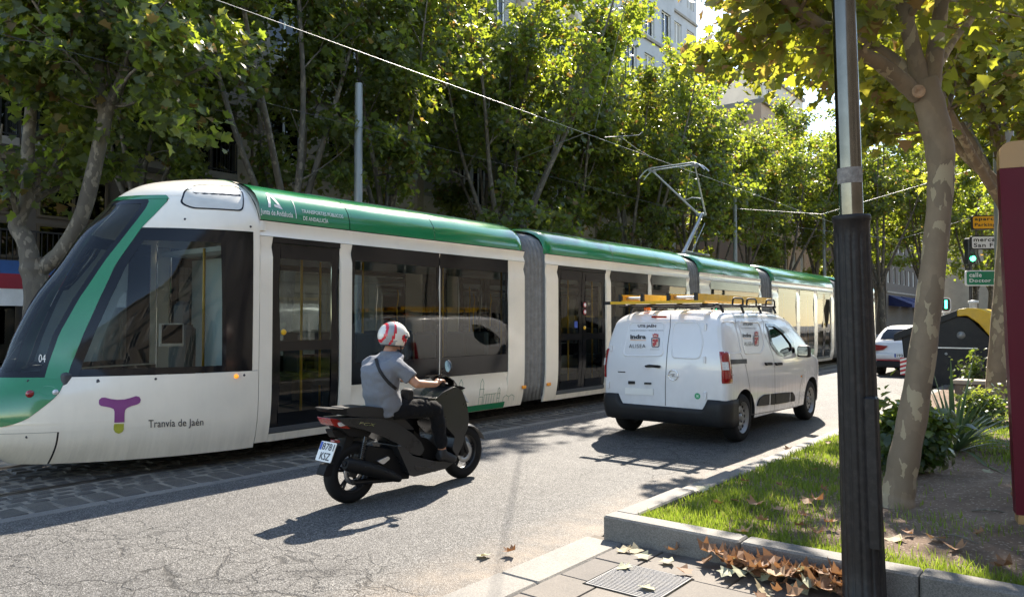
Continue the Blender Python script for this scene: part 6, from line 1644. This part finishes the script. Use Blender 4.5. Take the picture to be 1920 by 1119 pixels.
# ================================================================== buildings
def win_mesh(w_,h_,kind):
    """window facing +X, origin bottom centre: frame mesh and pane mesh"""
    m=MB(); f=.06
    m.box2((-.05,-w_/2,0),(.03,-w_/2+f,h_)); m.box2((-.05,w_/2-f,0),(.03,w_/2,h_)); m.box2((-.05,-w_/2+f,0),(.03,w_/2-f,f)); m.box2((-.05,-w_/2+f,h_-f),(.03,w_/2-f,h_)); m.box2((-.045,-.03,f),(.028,.03,h_-f))
    p=MB(); p.box2((-.02,-w_/2+f,f),(-.012,w_/2-f,h_-f))
    return m,p
_wm={}
def add_window(parent,x,y,z,w_,h_,frame_mat,kind='glass'):
    k=(round(w_,2),round(h_,2),frame_mat,kind)
    if k not in _wm:
        m,p=win_mesh(w_,h_,kind); _wm[k]=(m.mesh('window',M[frame_mat]),p.mesh('pane',M['dark_glass'] if kind=='glass' else M[kind]))
    o=link(bpy.data.objects.new('window',_wm[k][0]),parent); o.location=(x,y,z); link(bpy.data.objects.new('pane',_wm[k][1]),o); return o
def rail_mesh(L_,h_=.95):
    m=MB(); m.box2((-.02,-L_/2,h_-.04),(.02,L_/2,h_)); m.box2((-.015,-L_/2,.06),(.015,L_/2,.09)); n=int(L_/.12)
    for i in range(n+1): y=-L_/2+L_*i/n; m.box2((-.009,y-.009,.0),(.009,y+.009,h_-.03))
    return m
def building(name,label,x,y0,y1,H,mat,floors,bays,ww,wh,frame='print_white',facing=1,depth=9,balc=(),shut=0.0,seed=1,cornice=True,sill=.9,kind='glass',local=None):
    """facade plane at x; floors: list of floor base heights"""
    R=random.Random(seed); b=thing(name,label,'building',(x,(y0+y1)/2,0)); Lh=(y1-y0)/2; s=facing
    m=MB(); rec=.22
    m.box2((-depth*s,-Lh,0) if s>0 else (rec,-Lh,0),(-rec,Lh,H) if s>0 else (depth,Lh,H))
    rows=[(f+sill,f+sill+wh) for f in floors]; bw=2*Lh/bays
    def bx(a,c):
        lo=Vector((min(a[0],c[0]),a[1],a[2])); hi=Vector((max(a[0],c[0]),c[1],c[2])); m.box2(lo,hi)
    z=0
    for (r0,r1) in rows+[(H,H)]:
        bx((-rec*s,-Lh,z),(0,Lh,r0)); 
        if r1>r0:
            for k in range(bays+1):
                c=-Lh+bw*k; a0=c-(bw-ww)/2 if k>0 else -Lh; a1=c+(bw-ww)/2 if k<bays else Lh; bx((-rec*s,a0,r0),(0,a1,r1))
        z=r1
    m.build('wall',M[mat],b)
    for i,(r0,r1) in enumerate(rows):
        for k in range(bays):
            c=-Lh+bw*(k+.5); kd='shutter' if R.random()<shut else kind
            o=add_window(b,-.14*s,c,r0,ww,wh,frame,kd)
            if s<0: o.rotation_euler=(0,0,pi)
    for fl in floors:
        if cornice:
            mm=MB(); mm.box2((.0 if s>0 else -.12,-Lh,fl-.16),(.12 if s>0 else 0,Lh,fl+.02)); mm.build('ledge',M['stone_ledge'],b)
    for (fl,ya,yb) in balc:
        mm=MB(); mm.box2((.02,ya-b.location.y,fl-.14),(.95,yb-b.location.y,fl+.04)); o=mm.build('balcony_slab',M['stone_ledge'],b)
        o=rail_mesh(yb-ya).build('railing',M['railing'],b); o.location=(.9,(ya+yb)/2-b.location.y,fl+.04)
        for e in (ya,yb):
            o=rail_mesh(.86).build('railing',M['railing'],b); o.location=(.46,e-b.location.y,fl+.04); o.rotation_euler=(0,0,pi/2)
    mm=MB(); mm.box2((-depth if s>0 else -.25,-Lh-.0,H),(.25 if s>0 else depth,Lh,H+.35)); mm.build('parapet',M['stone_ledge'],b)
    return b
FX=-20.0
# --- first building: dark framed shopfront and black balconies
b1=building('building','beige building with black iron balconies and brown shopfront at far left',FX,0.5,12.6,23,'facade_beige',[5.6,8.9,12.2,15.5],5,1.5,2.2,'wood_frame',balc=((5.65,1.5,6.2),(5.65,6.6,11.6),(8.95,2,6),(8.95,7,11.4),(12.25,2,6),(12.25,7,11.4)),sill=.15,seed=2)
cy0=b1.location.y
m=MB(); m.box2((.01,-6.0,0),(.10,6.0,5.35)); m.build('shopfront_panel',M['facade_brown'],b1)
for k in range(6):
    y=-5.6+k*1.95
    for (z0,z1,ww) in ((.5,2.9,1.6),(3.05,3.9,1.6),(4.05,5.1,1.6)):
        o=add_window(b1,.14,y+.85,z0,ww,z1-z0,'wood_frame')
o=rail_mesh(11.6,1.1).build('window_grille',M['railing'],b1); o.location=(.30,0,2.6)
o=rail_mesh(3.2,2.4).build('window_grille',M['railing'],b1); o.location=(.34,-2.9,3.0)
m=MB(); m.box2((.1,-6.05,5.30),(.35,6.05,5.48)); m.build('ledge',M['stone_ledge'],b1)
for (ya,yb,z) in ((1.8,5.9,8.45),(6.9,11.3,8.45)):
    m=MB(); m.tube([(.35,ya-cy0,z),(.35,yb-cy0,z)],.10,10); m.build('awning_roll',M['print_white'],b1)
for (ya,yb,z) in ((2.2,5.8,11.6),(7.2,11.2,11.7)):
    m=MB(); m.prism([(0,z),(1.25,z-1.0),(1.25,z-1.25),(1.22,z-1.25),(1.22,z-1.02),(0,z-.04)],ya-cy0,yb-cy0,'y'); m.build('awning',M['awning_teal'],b1)
# striped fascia of the corner shop
sf=thing('shop_fascia','blue, red and white striped shop fascia beside the knobbly tree','shop fascia',(FX+2.6,3.2,0))
p0=at_x(0,488,FX+2.6)
zz=[at_x(20,p,FX+2.6).z for p in (488,513,541,573)]
for nm,a,b_,mt in (('blue_band',zz[1],zz[0],'shop_blue'),('red_band',zz[2],zz[1],'shop_red'),('white_band',zz[3],zz[2],'shop_white')):
    m=MB(); m.box2((-.5,-3.6,b_ if b_<a else a),(0+(.01 if 'red' in nm else 0),5.2,max(a,b_))); m.build(nm,M[mt],sf)
for y in (-3.4,0,5.0):
    m=MB(); m.box2((-.4,y-.05,.12),(-.3,y+.05,zz[3])); m.build('post',M['railing'],sf)
# --- second: plain beige ashlar
b2=building('building','plain beige stone building behind the tram cab roof',FX,12.7,17.2,23,'facade_beige',[5.6,8.9,12.2,15.5],2,1.2,1.7,'print_white',seed=5,shut=.3)
for z in [1.2+.62*k for k in range(12)]:
    m=MB(); m.box2((-.002,-2.2,z),(.003,2.2,z+.018)); m.build('stone_joint',M['facade_brown'],b2)
m=MB(); m.box2((.005,-2.2,3.2),(.6,2.2,3.5)); m.build('canopy',M['awning_navy'],b2)
# --- third: pilasters, shutters and louvred bands
b3=thing('building','pilastered beige building with closed shutters and brown louvre bands','building',(FX,24,0))
Y0,Y1=-6.7,8.4
m=MB(); m.box2((-9,Y0,0),(-.3,Y1,23)); m.box2((-.3,Y0,0),(-.1,Y1,4.9)); m.box2((-.3,Y0,5.7),(-.02,Y1,6.3)); m.build('wall',M['facade_cream'],b3)
m=MB(); m.box2((-.3,Y0,4.9),(.10,Y1,5.7)); m.build('ledge',M['facade_beige'],b3)
m=MB(); m.box2((-.1,Y0,3.9),(.05,Y1,4.88)); m.build('dark_band',M['facade_brown'],b3)
k=0; y=Y0
while y<Y1:
    for z0,z1 in ((5.72,9.9),(9.95,13.2),(13.25,16.5)):
        m=MB(); m.box2((-.3,y,z0),(.14,y+.34,z1)); m.build('pilaster',M['facade_beige'],b3)
    for fl in (6.3,10.4,13.7):
        for j in range(2):
            ya=y+.38+j*.86; yb_=ya+.80
            if yb_>Y1: break
            if (k*2+j) in (4,5,11) or (fl>7 and (k+j)%3==0):
                o=add_window(b3,-.12,(ya+yb_)/2,fl,.80,2.2,'print_white')
            else:
                m=MB(); m.box2((-.25,ya,fl),(-.10,yb_,fl+2.2)); sh=m.build('shutter',M['shutter'],b3)
                mm=MB()
                for q in range(18): mm.box2((-.10,ya+.02,fl+.03+q*.12),(-.085,yb_-.02,fl+.12+q*.12))
                mm.build('slats',M['shutter'],sh)
    for q in range(6):
        m=MB(); m.box2((-.28,y+.34,8.7+q*.2),(.05,y+2.1,8.80+q*.2)); m.build('louvre',M['facade_brown'],b3)
    y+=2.1; k+=1
m=MB(); m.box2((-9,Y0,23),(.25,Y1,23.4)); m.build('parapet',M['stone_ledge'],b3)
for (y_,z_) in ((4.6,6.4),(5.6,6.2)):
    m=MB(); m.box2((.0,y_,z_),(.35,y_+.8,z_+.6)); ac=m.build('air_conditioner',M['print_white'],b3); mm=MB(); mm.lathe([(.22,0),(.22,.01),(.001,.012)],axis='x',seg=16); mm.v=[(v[0]+.35,v[1]+y_+.4,v[2]+z_+.3) for v in mm.v]; mm.build('fan_grille',M['print_dark'],ac)
# --- further buildings
building('building','grey apartment building with iron balconies beyond the shuttered facade',FX,32.6,41,21,'facade_grey',[4.6,7.9,11.2,14.5,17.6],4,1.2,2.0,'print_white',balc=((4.65,33,36.5),(4.65,37,40.6),(7.95,33,36.5),(7.95,37,40.6)),seed=8,shut=.3,sill=.2)
building('building','pink beige building partly hidden by trees near the pantograph',FX,41.2,43.6,17,'facade_pink',[4.6,7.9,11.2],1,1.2,1.6,'print_white',seed=9)
building('building','tall pale concrete tower block rising above the tree tops',-25,44,55.2,31,'facade_grey',[4.6,8,11.4,14.8,18.2,21.6,25,28],5,1.3,1.7,'print_white',seed=10,shut=.4,depth=14)
building('building','pink beige building beyond the tower block',FX,55.5,66,18,'facade_pink',[4.6,7.9,11.2,14.4],5,1.1,1.7,'print_white',seed=12,shut=.4)
building('building','pale building with pointed gable seen above the far trees',-25,68,82,25,'facade_cream',[4.6,8,11.4,14.8,18.2,21.4],6,1.2,1.6,'print_white',seed=13,shut=.4,depth=14)
fb=building('building','distant building with navy awnings over its ground floor shops',-17.5,84,110,18,'facade_brown',[4.6,8,11.4,14.6],10,1.2,1.7,'print_white',seed=14,shut=.3)
for k in range(4):
    m=MB(); m.prism([(0,4.2),(2.2,3.2),(2.2,2.9),(0,3.1)],-12+k*6,-7+k*6,'y'); m.build('awning',M['awning_navy'],fb)
building('building','distant building closing the end of the avenue',-2,112,126,17,'facade_beige',[4.6,8,11.4],5,1.2,1.7,'print_white',seed=15,depth=16)
# --- camera side of the street (mirrored in the tram glass)
for (a,b_,H,mt,lab) in ((-34,-12,13,'facade_tan','tan building behind the viewpoint, mirrored in the tram windows'),(-11.8,8,13,'facade_tan','tan building on the near pavement, mirrored in the tram windows'),(8.2,30,12.5,'facade_tan','tan building along the near pavement, out of frame to the right'),(30.2,60,13,'facade_tan','tan building farther along the near pavement')):
    building('building',lab,15.0,a,b_,H,mt,[.1,4.4,7.7],7,1.4,2.1,'print_white',facing=-1,seed=int(a)+50,shut=.25,sill=.6)
# ================================================================== street furniture, wires, distant things
# ---- lamp post
DP=4.06
pa=at_d(1621,1119,DP); pb=at_d(1596,406,DP); pc_=at_d(1584,0,DP)
ax=(pb-pa).normalized(); base=pa+ax*((.05-pa.z)/ax.z)
lp=thing('lamp_post','fluted black lamp post base carrying a polished steel pole in the foreground','lamp post',base)
H1=(pb-base).length
def flute(r,h,n=14,dep=.07,seg=112): return [(r*(1-dep*(max(0,cos(n*2*pi*k/seg))**2))*cos(2*pi*k/seg),r*(1-dep*(max(0,cos(n*2*pi*k/seg))**2))*sin(2*pi*k/seg),h) for k in range(seg)]
def circ(r,h,seg=112): return [(r*cos(2*pi*k/seg),r*sin(2*pi*k/seg),h) for k in range(seg)]
rot=Vector((0,0,1)).rotation_difference(ax).to_matrix()
m=MB(); rings=[circ(.12,0),circ(.12,.02),flute(.11,.03),flute(.108,.26),flute(.105,.5),flute(.098,1.2),flute(.0935,H1-.16),flute(.092,H1-.11),circ(.092,H1-.10),circ(.092,H1-.03),circ(.098,H1-.025),circ(.099,H1-.002),circ(.094,H1+.006),circ(.06,H1+.008)]
m.loft(rings); m.v=[tuple(rot@Vector(v)) for v in m.v]; m.build('fluted_base',M['post_black'],lp)
m=MB(); m.loft([circ(.0625,H1-.05,48),circ(.0615,H1+1.2,48),circ(.059,5.6,48)]); m.v=[tuple(rot@Vector(v)) for v in m.v]; m.build('steel_pole',pm('polished',(.13,.12,.105),.16,1.0,var=.12,scale=3,dirt=.2,dirtcol=(.3,.27,.24),rvar=.05),lp)
zb0=(at_d(1593,345,DP)-base).length; zb1=(at_d(1592,316,DP)-base).length
m=MB(); m.loft([circ(.0632,zb0,48),circ(.0635,(zb0+zb1)/2,48),circ(.063,zb1,48)],caps=False); m.v=[tuple(rot@Vector(v)) for v in m.v]; m.build('sticker_residue',pm('residue',(.2,.185,.17),.8,var=.5,scale=30,dirt=.6),lp)
m=MB(); m.cbox((.05,-.10,.35),(.115,-.03,1.15),.01); m.v=[tuple(rot@Vector(v)) for v in m.v]; m.build('service_door',M['post_black'],lp)
m=MB()
for s in (-1,1): m.tube([(0,0,5.4),(.3*s,0,5.7),(.7*s,0,5.75)],.03,8)
m.build('lamp_arm',M['post_black'],lp)
for s in (-1,1):
    o=MB().lathe([(.06,.12),(.16,.05),(.18,0),(.16,-.04),(.001,-.05)],seg=18).build('lamp_head',M['post_black'],lp); o.location=(.75*s,0,5.7)
# ---- red totem at the right edge
tp=at_z(1916,985,.2); tt=thing('totem_sign','maroon totem sign with gold rounded top at the right edge','totem',(tp.x,tp.y,.15),TH*.35)
W_,T_=.75,.12; zt=at_y(1900,265,tp.y).z-.15; zm=at_y(1900,315,tp.y).z-.15
m=MB(); m.prism([(0,0.12),(W_,0.12),(W_,zm),(-.03,zm)],0,T_,'y'); m.v=[(v[0]-.03 if v[2]<.2 else v[0]-.06,v[1],v[2]) for v in m.v]; m.build('panel',M['red_totem'],tt)
m=MB(); m.prism(round_poly([(-.09,zm+.002),(W_-.03,zm+.002),(W_-.03,zt),(-.09,zt)],[0,0,.05,.12],6),-.004,T_+.004,'y'); m.build('header',M['gold_totem'],tt)
m=MB(); m.box2((-.02,-.004,0),(W_,T_+.004,.12)); m.build('plinth',M['gold_totem'],tt)
m=MB(); m.prism(round_poly([(.10,.9),(W_-.15,.9),(W_-.15,zt-.12),(.10,zt-.12)],.05,4),-.012,-.005,'y'); m.build('display_frame',M['steel'],tt)
# ---- overhead poles
def pole(name,label,x,y,r,H,mat,z0=.1):
    t=thing(name,label,'pole',(x,y,z0)); MB().lathe([(r*1.5,0),(r*1.5,.02),(r*1.05,.03),(r,.3),(r*.8,H)],seg=20,caps=True).build('shaft',mat,t); return t
pl=at_x(672,300,-14.0); lpole=pole('catenary_pole','pale steel catenary pole behind the tram roof left of centre',-14.0,pl.y,.115,7.2,M['galv'])
pr=at_d(1882,300,14.2); rpole=pole('catenary_pole','wide grey steel pole carrying the street signs on the right',pr.x,pr.y,.19,8.5,M['galv'])
o=MB().lathe([(.205,-.04),(.21,-.03),(.21,.03),(.205,.04)],seg=20,caps=False).build('clamp_band',M['print_dark'],rpole); o.location=(0,0,at_d(1872,240,14.2).z-.1)
zc=at_d(1872,238,14.2).z-.1; MB().tube([(.2,.05,zc),(3.0,.5,zc+.05)],.04,8).build('bracket_arm',M['galv'],rpole)
for (px_,x_) in ((1378,-13.6),(1545,-13.6)):
    q=at_x(px_,430,x_); pole('catenary_pole','steel catenary pole '+('right of the pantograph' if px_<1400 else 'behind the tail of the tram'),q.x,q.y,.11,8.2,M['galv'])
def wire(name,label,pts,r=.009,mat='wire',sag=0,cat='wire'):
    m=MB(); m.tube(pts,r,5); return tag(m.build(name,M[mat]),label,cat)
def sagline(a,b,s,n=16): a=Vector(a);b=Vector(b); return [a.lerp(b,i/n)-Vector((0,0,4*s*(i/n)*(1-i/n))) for i in range(n+1)]
wire('contact_wire','bright contact wire running above the near track to the pantograph',[(TX,-8,WZ+.02),(TX,head.y-1,WZ),(TX,head.y+1.5,WZ),(TX-.05,45,WZ+.02),(TX,90,WZ)],.0055,'wire')
wire('contact_wire','thin contact wire above the far track behind the tram',[(-12.1,-8,WZ),(-12.1,30,WZ),(-12.1,90,WZ)],.005,'print_dark')
a=at_x(1020,273,-14.0); c=at_x(1525,143,-2.0)
sw0=at_x(1115,258,TX); 
wire('span_wire','taut span wire crossing above the tram from left to right',[Vector((-14,at_x(950,285,-14).y,6.3)),Vector((TX,at_x(1115,257,TX).y,WZ+.16)),Vector((-2.5,at_x(1330,200,-2.5).y,6.9))],.008)
pA=at_x(1115,257,TX); wire('registration_arm','short steel registration arm holding the contact wire',[(TX+.05,pA.y+.35,WZ+.05),(TX+.6,pA.y+.9,WZ+.12),(TX+.65,pA.y+1.0,WZ+.22)],.009,cat='wire arm')
wire('dropper_wire','slack dropper wire left of the pantograph head',[at_x(1165,258,TX),at_x(1195,280,TX),at_x(1222,296,TX)],.007)
wire('span_wire','dark thin cable strung across the shuttered facade',[Vector((-16.5,12,6.0)),Vector((-16.5,24,6.55))],.008,'print_dark')
wire('span_wire','distant span wire over the street behind the near trunk',[Vector((-14,44,7.0)),Vector((TX,45,6.0)),Vector((-.8,46,8.2))],.012)
wire('span_wire','distant span wire above the white hatchback',[Vector((-14,30.5,6.6)),Vector((TX,30.8,5.8)),Vector((pr.x,pr.y+14,7.4))],.01)
# ---- street name signs behind the pole
def sign(label,px0,py0,px1,py1,d,mat,edge,lines,tmat,wid=1.15,arrow=False):
    a=at_d(px0,py0,d); b=at_d(px1,py1,d); hgt=a.z-b.z; t=thing('street_sign',label,'sign',(a.x,a.y,b.z),TH-.10)
    m=MB(); m.prism(round_poly([(0,0),(wid,0),(wid,hgt),(0,hgt)],.05),0,.04,'y'); m.build('border',M[edge],t)
    m=MB(); m.prism(round_poly([(.022,.022),(wid-.022,.022),(wid-.022,hgt-.022),(.022,hgt-.022)],.04),-.004,0,'y'); m.build('face',M[mat],t)
    n=len(lines)
    for i,(tx,w0,w1) in enumerate(lines):
        vs,fs,wd,ht=text_geo(tx,.025,1.12); h1=hgt*.30; z0=hgt*(.56 if i==0 else .16); mm=MB(); mm.add([(w0+(w1-w0)*u_/wd,-.0065,z0+h1*v_/ht) for u_,v_ in vs],fs); mm.build('lettering',M[tmat],t,normals=False)
    m=MB(); m.box2((wid*.5,.04,hgt*.3),(wid*.5+.2,.12,hgt*.7)); m.build('bracket',M['steel'],t); return t
DS=14.7; u1=1/ (FPX/DS)
sign('yellow parking direction sign on the grey steel pole',1822,404,1866,431,DS,'sign_yellow','sign_black',[('aparcamiento',.05,.95),('Parking',.05,.44)],'sign_black',1.02)
sign('white market direction sign on the grey steel pole',1820,442,1868,468,DS,'sign_white','sign_black',[('mercado',.05,.62),('San Francisco',.05,1.0)],'sign_black',1.06)
sign('green street name sign lowest on the grey steel pole',1810,507,1872,536,DS,'sign_green','sign_white',[('calle',.07,.30),('Doctor Eduardo Arroyo',.07,1.42)],'sign_white',1.5)
# ---- traffic lights
def tl(label,px,py,d,lit):
    p=at_d(px,py,d); t=thing('traffic_light',label,'traffic light',(p.x,p.y,.03),TH)
    z=p.z-.03
    m=MB(); m.cbox((-.13,-.05,z-.22),(.13,.2,z+.62),.03); m.build('housing',M['sign_black'],t)
    for k in range(3):
        o=MB().lathe([(.09,0),(.085,-.02),(.001,-.03)],axis='y',seg=16).build('lamp',M['light_green'] if k==0 else M['interior_dark'],t); o.location=(0,-.055,z-.05+.25*k)
        m=MB(); m.tube([(.1*cos(a_),-.12,z-.05+.25*k+.1*sin(a_)) for a_ in [radians(q) for q in range(0,181,20)]],.012,4); m.build('visor',M['sign_black'],t)
    MB().lathe([(.05,0),(.05,z-.2)],seg=10).build('pole',M['sign_black'],t).location=(0,.08,0)
tl('green traffic light hanging between the street signs',1822,482,24,True)
p=at_d(1773,572,23); t=thing('tram_signal','white framed tram signal showing a green vertical bar','signal',(p.x,p.y,.03),TH)
z=p.z-.03; m=MB(); m.prism(round_poly([(-.17,z-.22),(.17,z-.22),(.17,z+.24),(-.17,z+.24)],.12),0,.15,'y'); m.build('frame',M['print_white'],t)
m=MB(); m.prism(round_poly([(-.13,z-.18),(.13,z-.18),(.13,z+.20),(-.13,z+.20)],.1),-.02,0,'y'); m.build('screen',M['sign_black'],t)
m=MB(); m.box2((-.035,-.03,z-.1),(.035,-.02,z+.15)); m.build('bar',M['light_green'],t)
MB().lathe([(.045,0),(.045,z-.2)],seg=10).build('pole',M['galv'],t).location=(0,.08,0)
p=at_d(1825,575,20); t=thing('bollard_lamp','short white topped post above the waste containers','post',(p.x,p.y,.03)); z=p.z-.03
MB().lathe([(.05,0),(.05,z-.1),(.09,z-.05),(.09,z+.08),(.13,z+.1),(.12,z+.16),(.001,z+.18)],seg=14).build('shaft',M['print_white'],t)
# ---- waste containers (end-on profile)
def container(label,x,y,lid,len_=1.9):
    t=thing('waste_container',label,'container',(x,y,.0)); k=1/81.4
    X=lambda px:(px-1690)*k
    Z=lambda py:(600-py)*k+1.6
    def pl_(pts): return [(X(a),Z(b)) for a,b in pts]
    m=MB(); m.prism(round_poly(pl_([(1698,722),(1846,722),(1866,648),(1845,645),(1800,595),(1780,592),(1690,632)]),.05),0,len_,'y'); o=m.build('body',M['cont_grey'],t); bevel_obj(o,.03,2)
    m=MB(); m.prism(round_poly(pl_([(1678,640),(1678,627),(1690,620),(1782,582),(1800,580),(1805,592),(1782,594),(1690,634)]),.03),-.06,len_+.06,'y'); o=m.build('lid',M['cont_grey'],t); bevel_obj(o,.02,2)
    m=MB(); m.prism(round_poly(pl_([(1782,581),(1797,578),(1815,579),(1840,590),(1856,592),(1864,612),(1869,640),(1858,644),(1840,640),(1815,606),(1797,592),(1782,594)]),.04),-.09,len_+.09,'y'); o=m.build('opening_flap',M[lid],t); bevel_obj(o,.025,2)
    m=MB(); m.prism(pl_([(1838,600),(1846,600),(1862,638),(1852,640)]),-.10,-.088,'y'); m.build('flap_rib',M['cont_yellow'] if lid!='cont_yellow' else M['gold_totem'],t)
    o=MB().lathe([(.085,0),(.08,-.02),(.05,-.03),(.045,-.05),(.001,-.055)],axis='y',seg=20).build('lifting_pin',M['galv'],t); o.location=(X(1787),-.002,Z(627))
    for q in (1763,): 
        o=MB().lathe([(.03,0),(.001,-.01)],axis='y',seg=12).build('bolt',M['galv'],t); o.location=(X(1763),-.003,Z(661))
    m=MB(); m.box2((X(1745),-.02,Z(651)),(X(1812),0,Z(649))); m.build('trim_strip',M['steel'],t)
    for xa,xb,ya,yb in ((1688,1699,670,702),(1840,1853,674,704)):
        st=thing('striped_marker','x','x'); del st['label']; del st['category']; st.parent=t
        w_=X(xb)-X(xa); h_=Z(ya)-Z(yb); m=MB(); m.box2((X(xa),-.045,Z(yb)),(X(xb),-.035,Z(ya))); m.build('backing',M['stripe_red'],st)
        for q in range(4):
            z0=Z(yb)+h_*(q+.1)/4; m=MB(); m.add([(X(xa),-.047,z0),(X(xb),-.047,z0+h_*.11),(X(xb),-.047,z0+h_*.11+h_*.12),(X(xa),-.047,z0+h_*.12)],[(0,1,2,3)]); m.build('stripe',M['print_white'],st)
    for xx in (.15,1.75):
        for yy in (.2,len_-.2): m=MB(); m.lathe([(.08,-.03),(.08,.03)],axis='x',seg=12); m.v=[(v[0]+xx,v[1]+yy,v[2]+.08) for v in m.v]; m.build('castor',M['rubber'],t)
    return t
cp=at_d(1690,640,17.2)
container('dark waste container with a yellow opening flap beside the near trunk',cp.x,cp.y,'cont_yellow')
container('dark waste container without yellow flap, behind the slender tree',cp.x+1.15,cp.y+2.6,'cont_grey')
# ---- low dark wall at the end of the bed
wp=at_d(1790,755,13.4); t=thing('low_wall','low dark granite wall beyond the slender tree','wall',(wp.x,wp.y,.1))
m=MB(); m.cbox((0,0,0),(4,.45,.36),.02); m.build('body',M['facade_brown'],t); m=MB(); m.cbox((-.03,-.03,.362),(4.03,.48,.43),.015); m.build('coping',M['stone_ledge'],t)
# ---- white hatchback
cp2=at_z(1697,706,0); CARY=cp2.y; car=thing('hatchback_car','white hatchback seen from behind beside the waste container','car',(cp2.x,CARY,0),radians(1))
cz=[(-.0,.62),(.02,.9),(.06,.98),(.18,1.02),(.32,1.22),(.55,1.39),(.9,1.44),(1.6,1.45),(2.1,1.38),(2.75,1.02),(3.0,.96),(3.6,.86),(3.95,.7),(4.05,.5)]
ch=[(.2,.82),(.4,.87),(.7,.88),(.95,.85),(1.15,.74),(1.35,.62),(1.45,.52)]
m=MB(); rings=[]
for y,zt_ in cz:
    k=1-.10*max(0,.3-y)/.3-.25*max(0,y-3.5)/.55; s=[]
    for i in range(9):
        z=.25+(zt_-.03-.25)*i/8; s.append((interp(ch,z)*k,y,z))
    s.append((s[-1][0]*.85,y,zt_)); s.append((s[-1][0]*.5,y,zt_+.008)); s.append((0,y,zt_+.01)); rings.append(s+[(-x_,y_,z_) for x_,y_,z_ in reversed(s[:-1])])
n=len(rings[0]); m.loft(rings,closed=True,caps=True); m.build('body',M['van_white'],car)
m=MB(); R=[]
for y,z,w_ in ((.175,1.03,.66),(.30,1.20,.60),(.47,1.34,.52)): R.append([(t_*w_,y-.022,z+.012) for t_ in (-1,-.5,0,.5,1)])
m.loft(R,closed=False,caps=False); m.build('rear_window',M['gloss_black'],car)
m=MB(); m.box2((-.74,-.07,.24),(.74,.2,.44)); o=m.build('rear_bumper',M['black_plastic'],car); bevel_obj(o,.04)
m=MB(); m.box2((-.76,-.075,.445),(.76,-.03,.462)); m.build('bumper_trim',M['stripe_red'],car)
m=MB(); m.box2((-.78,-.05,.464),(.78,.3,.66)); o=m.build('bumper_cover',M['van_white'],car); bevel_obj(o,.05)
for s in (-1,1):
    m=MB(); m.prism(round_poly([(.42*s,.86),(.80*s,.90),(.82*s,.80),(.78*s,.72),(.56*s,.74)],.03),-.035,.25,'y'); o=m.build('tail_lamp',M['red_lens'],car); 
    for y in (.62,3.25):
        m=MB(); m.lathe([(.2,-.1),(.29,-.1),(.305,-.06),(.305,.06),(.29,.1),(.2,.1)],axis='x',seg=24); m.v=[(v[0]+.74*s,v[1]+y,v[2]+.305) for v in m.v]; m.build('wheel',M['rubber'],car)
    m=MB(); m.cbox((0,0,0),(.18,.12,.13),.03); o=m.build('door_mirror',M['van_white'],car); o.location=(.88 if s>0 else -1.06,2.35,.98)
m=MB(); m.box2((-.26,-.062,.54),(.26,-.052,.65)); npl=m.build('number_plate',M['plate_white'],car)
m=MB(); m.box2((-.255,-.064,.545),(-.215,-.0625,.645)); m.build('plate_band',M['plate_blue'],npl)
vs,fs,wd,ht=text_geo('1937',.02,1.05); mm=MB(); mm.add([(-.19+.22*u_/wd,-.0645,.558+.075*v_/ht) for u_,v_ in vs],fs); mm.build('plate_text',M['print_dark'],npl,normals=False)
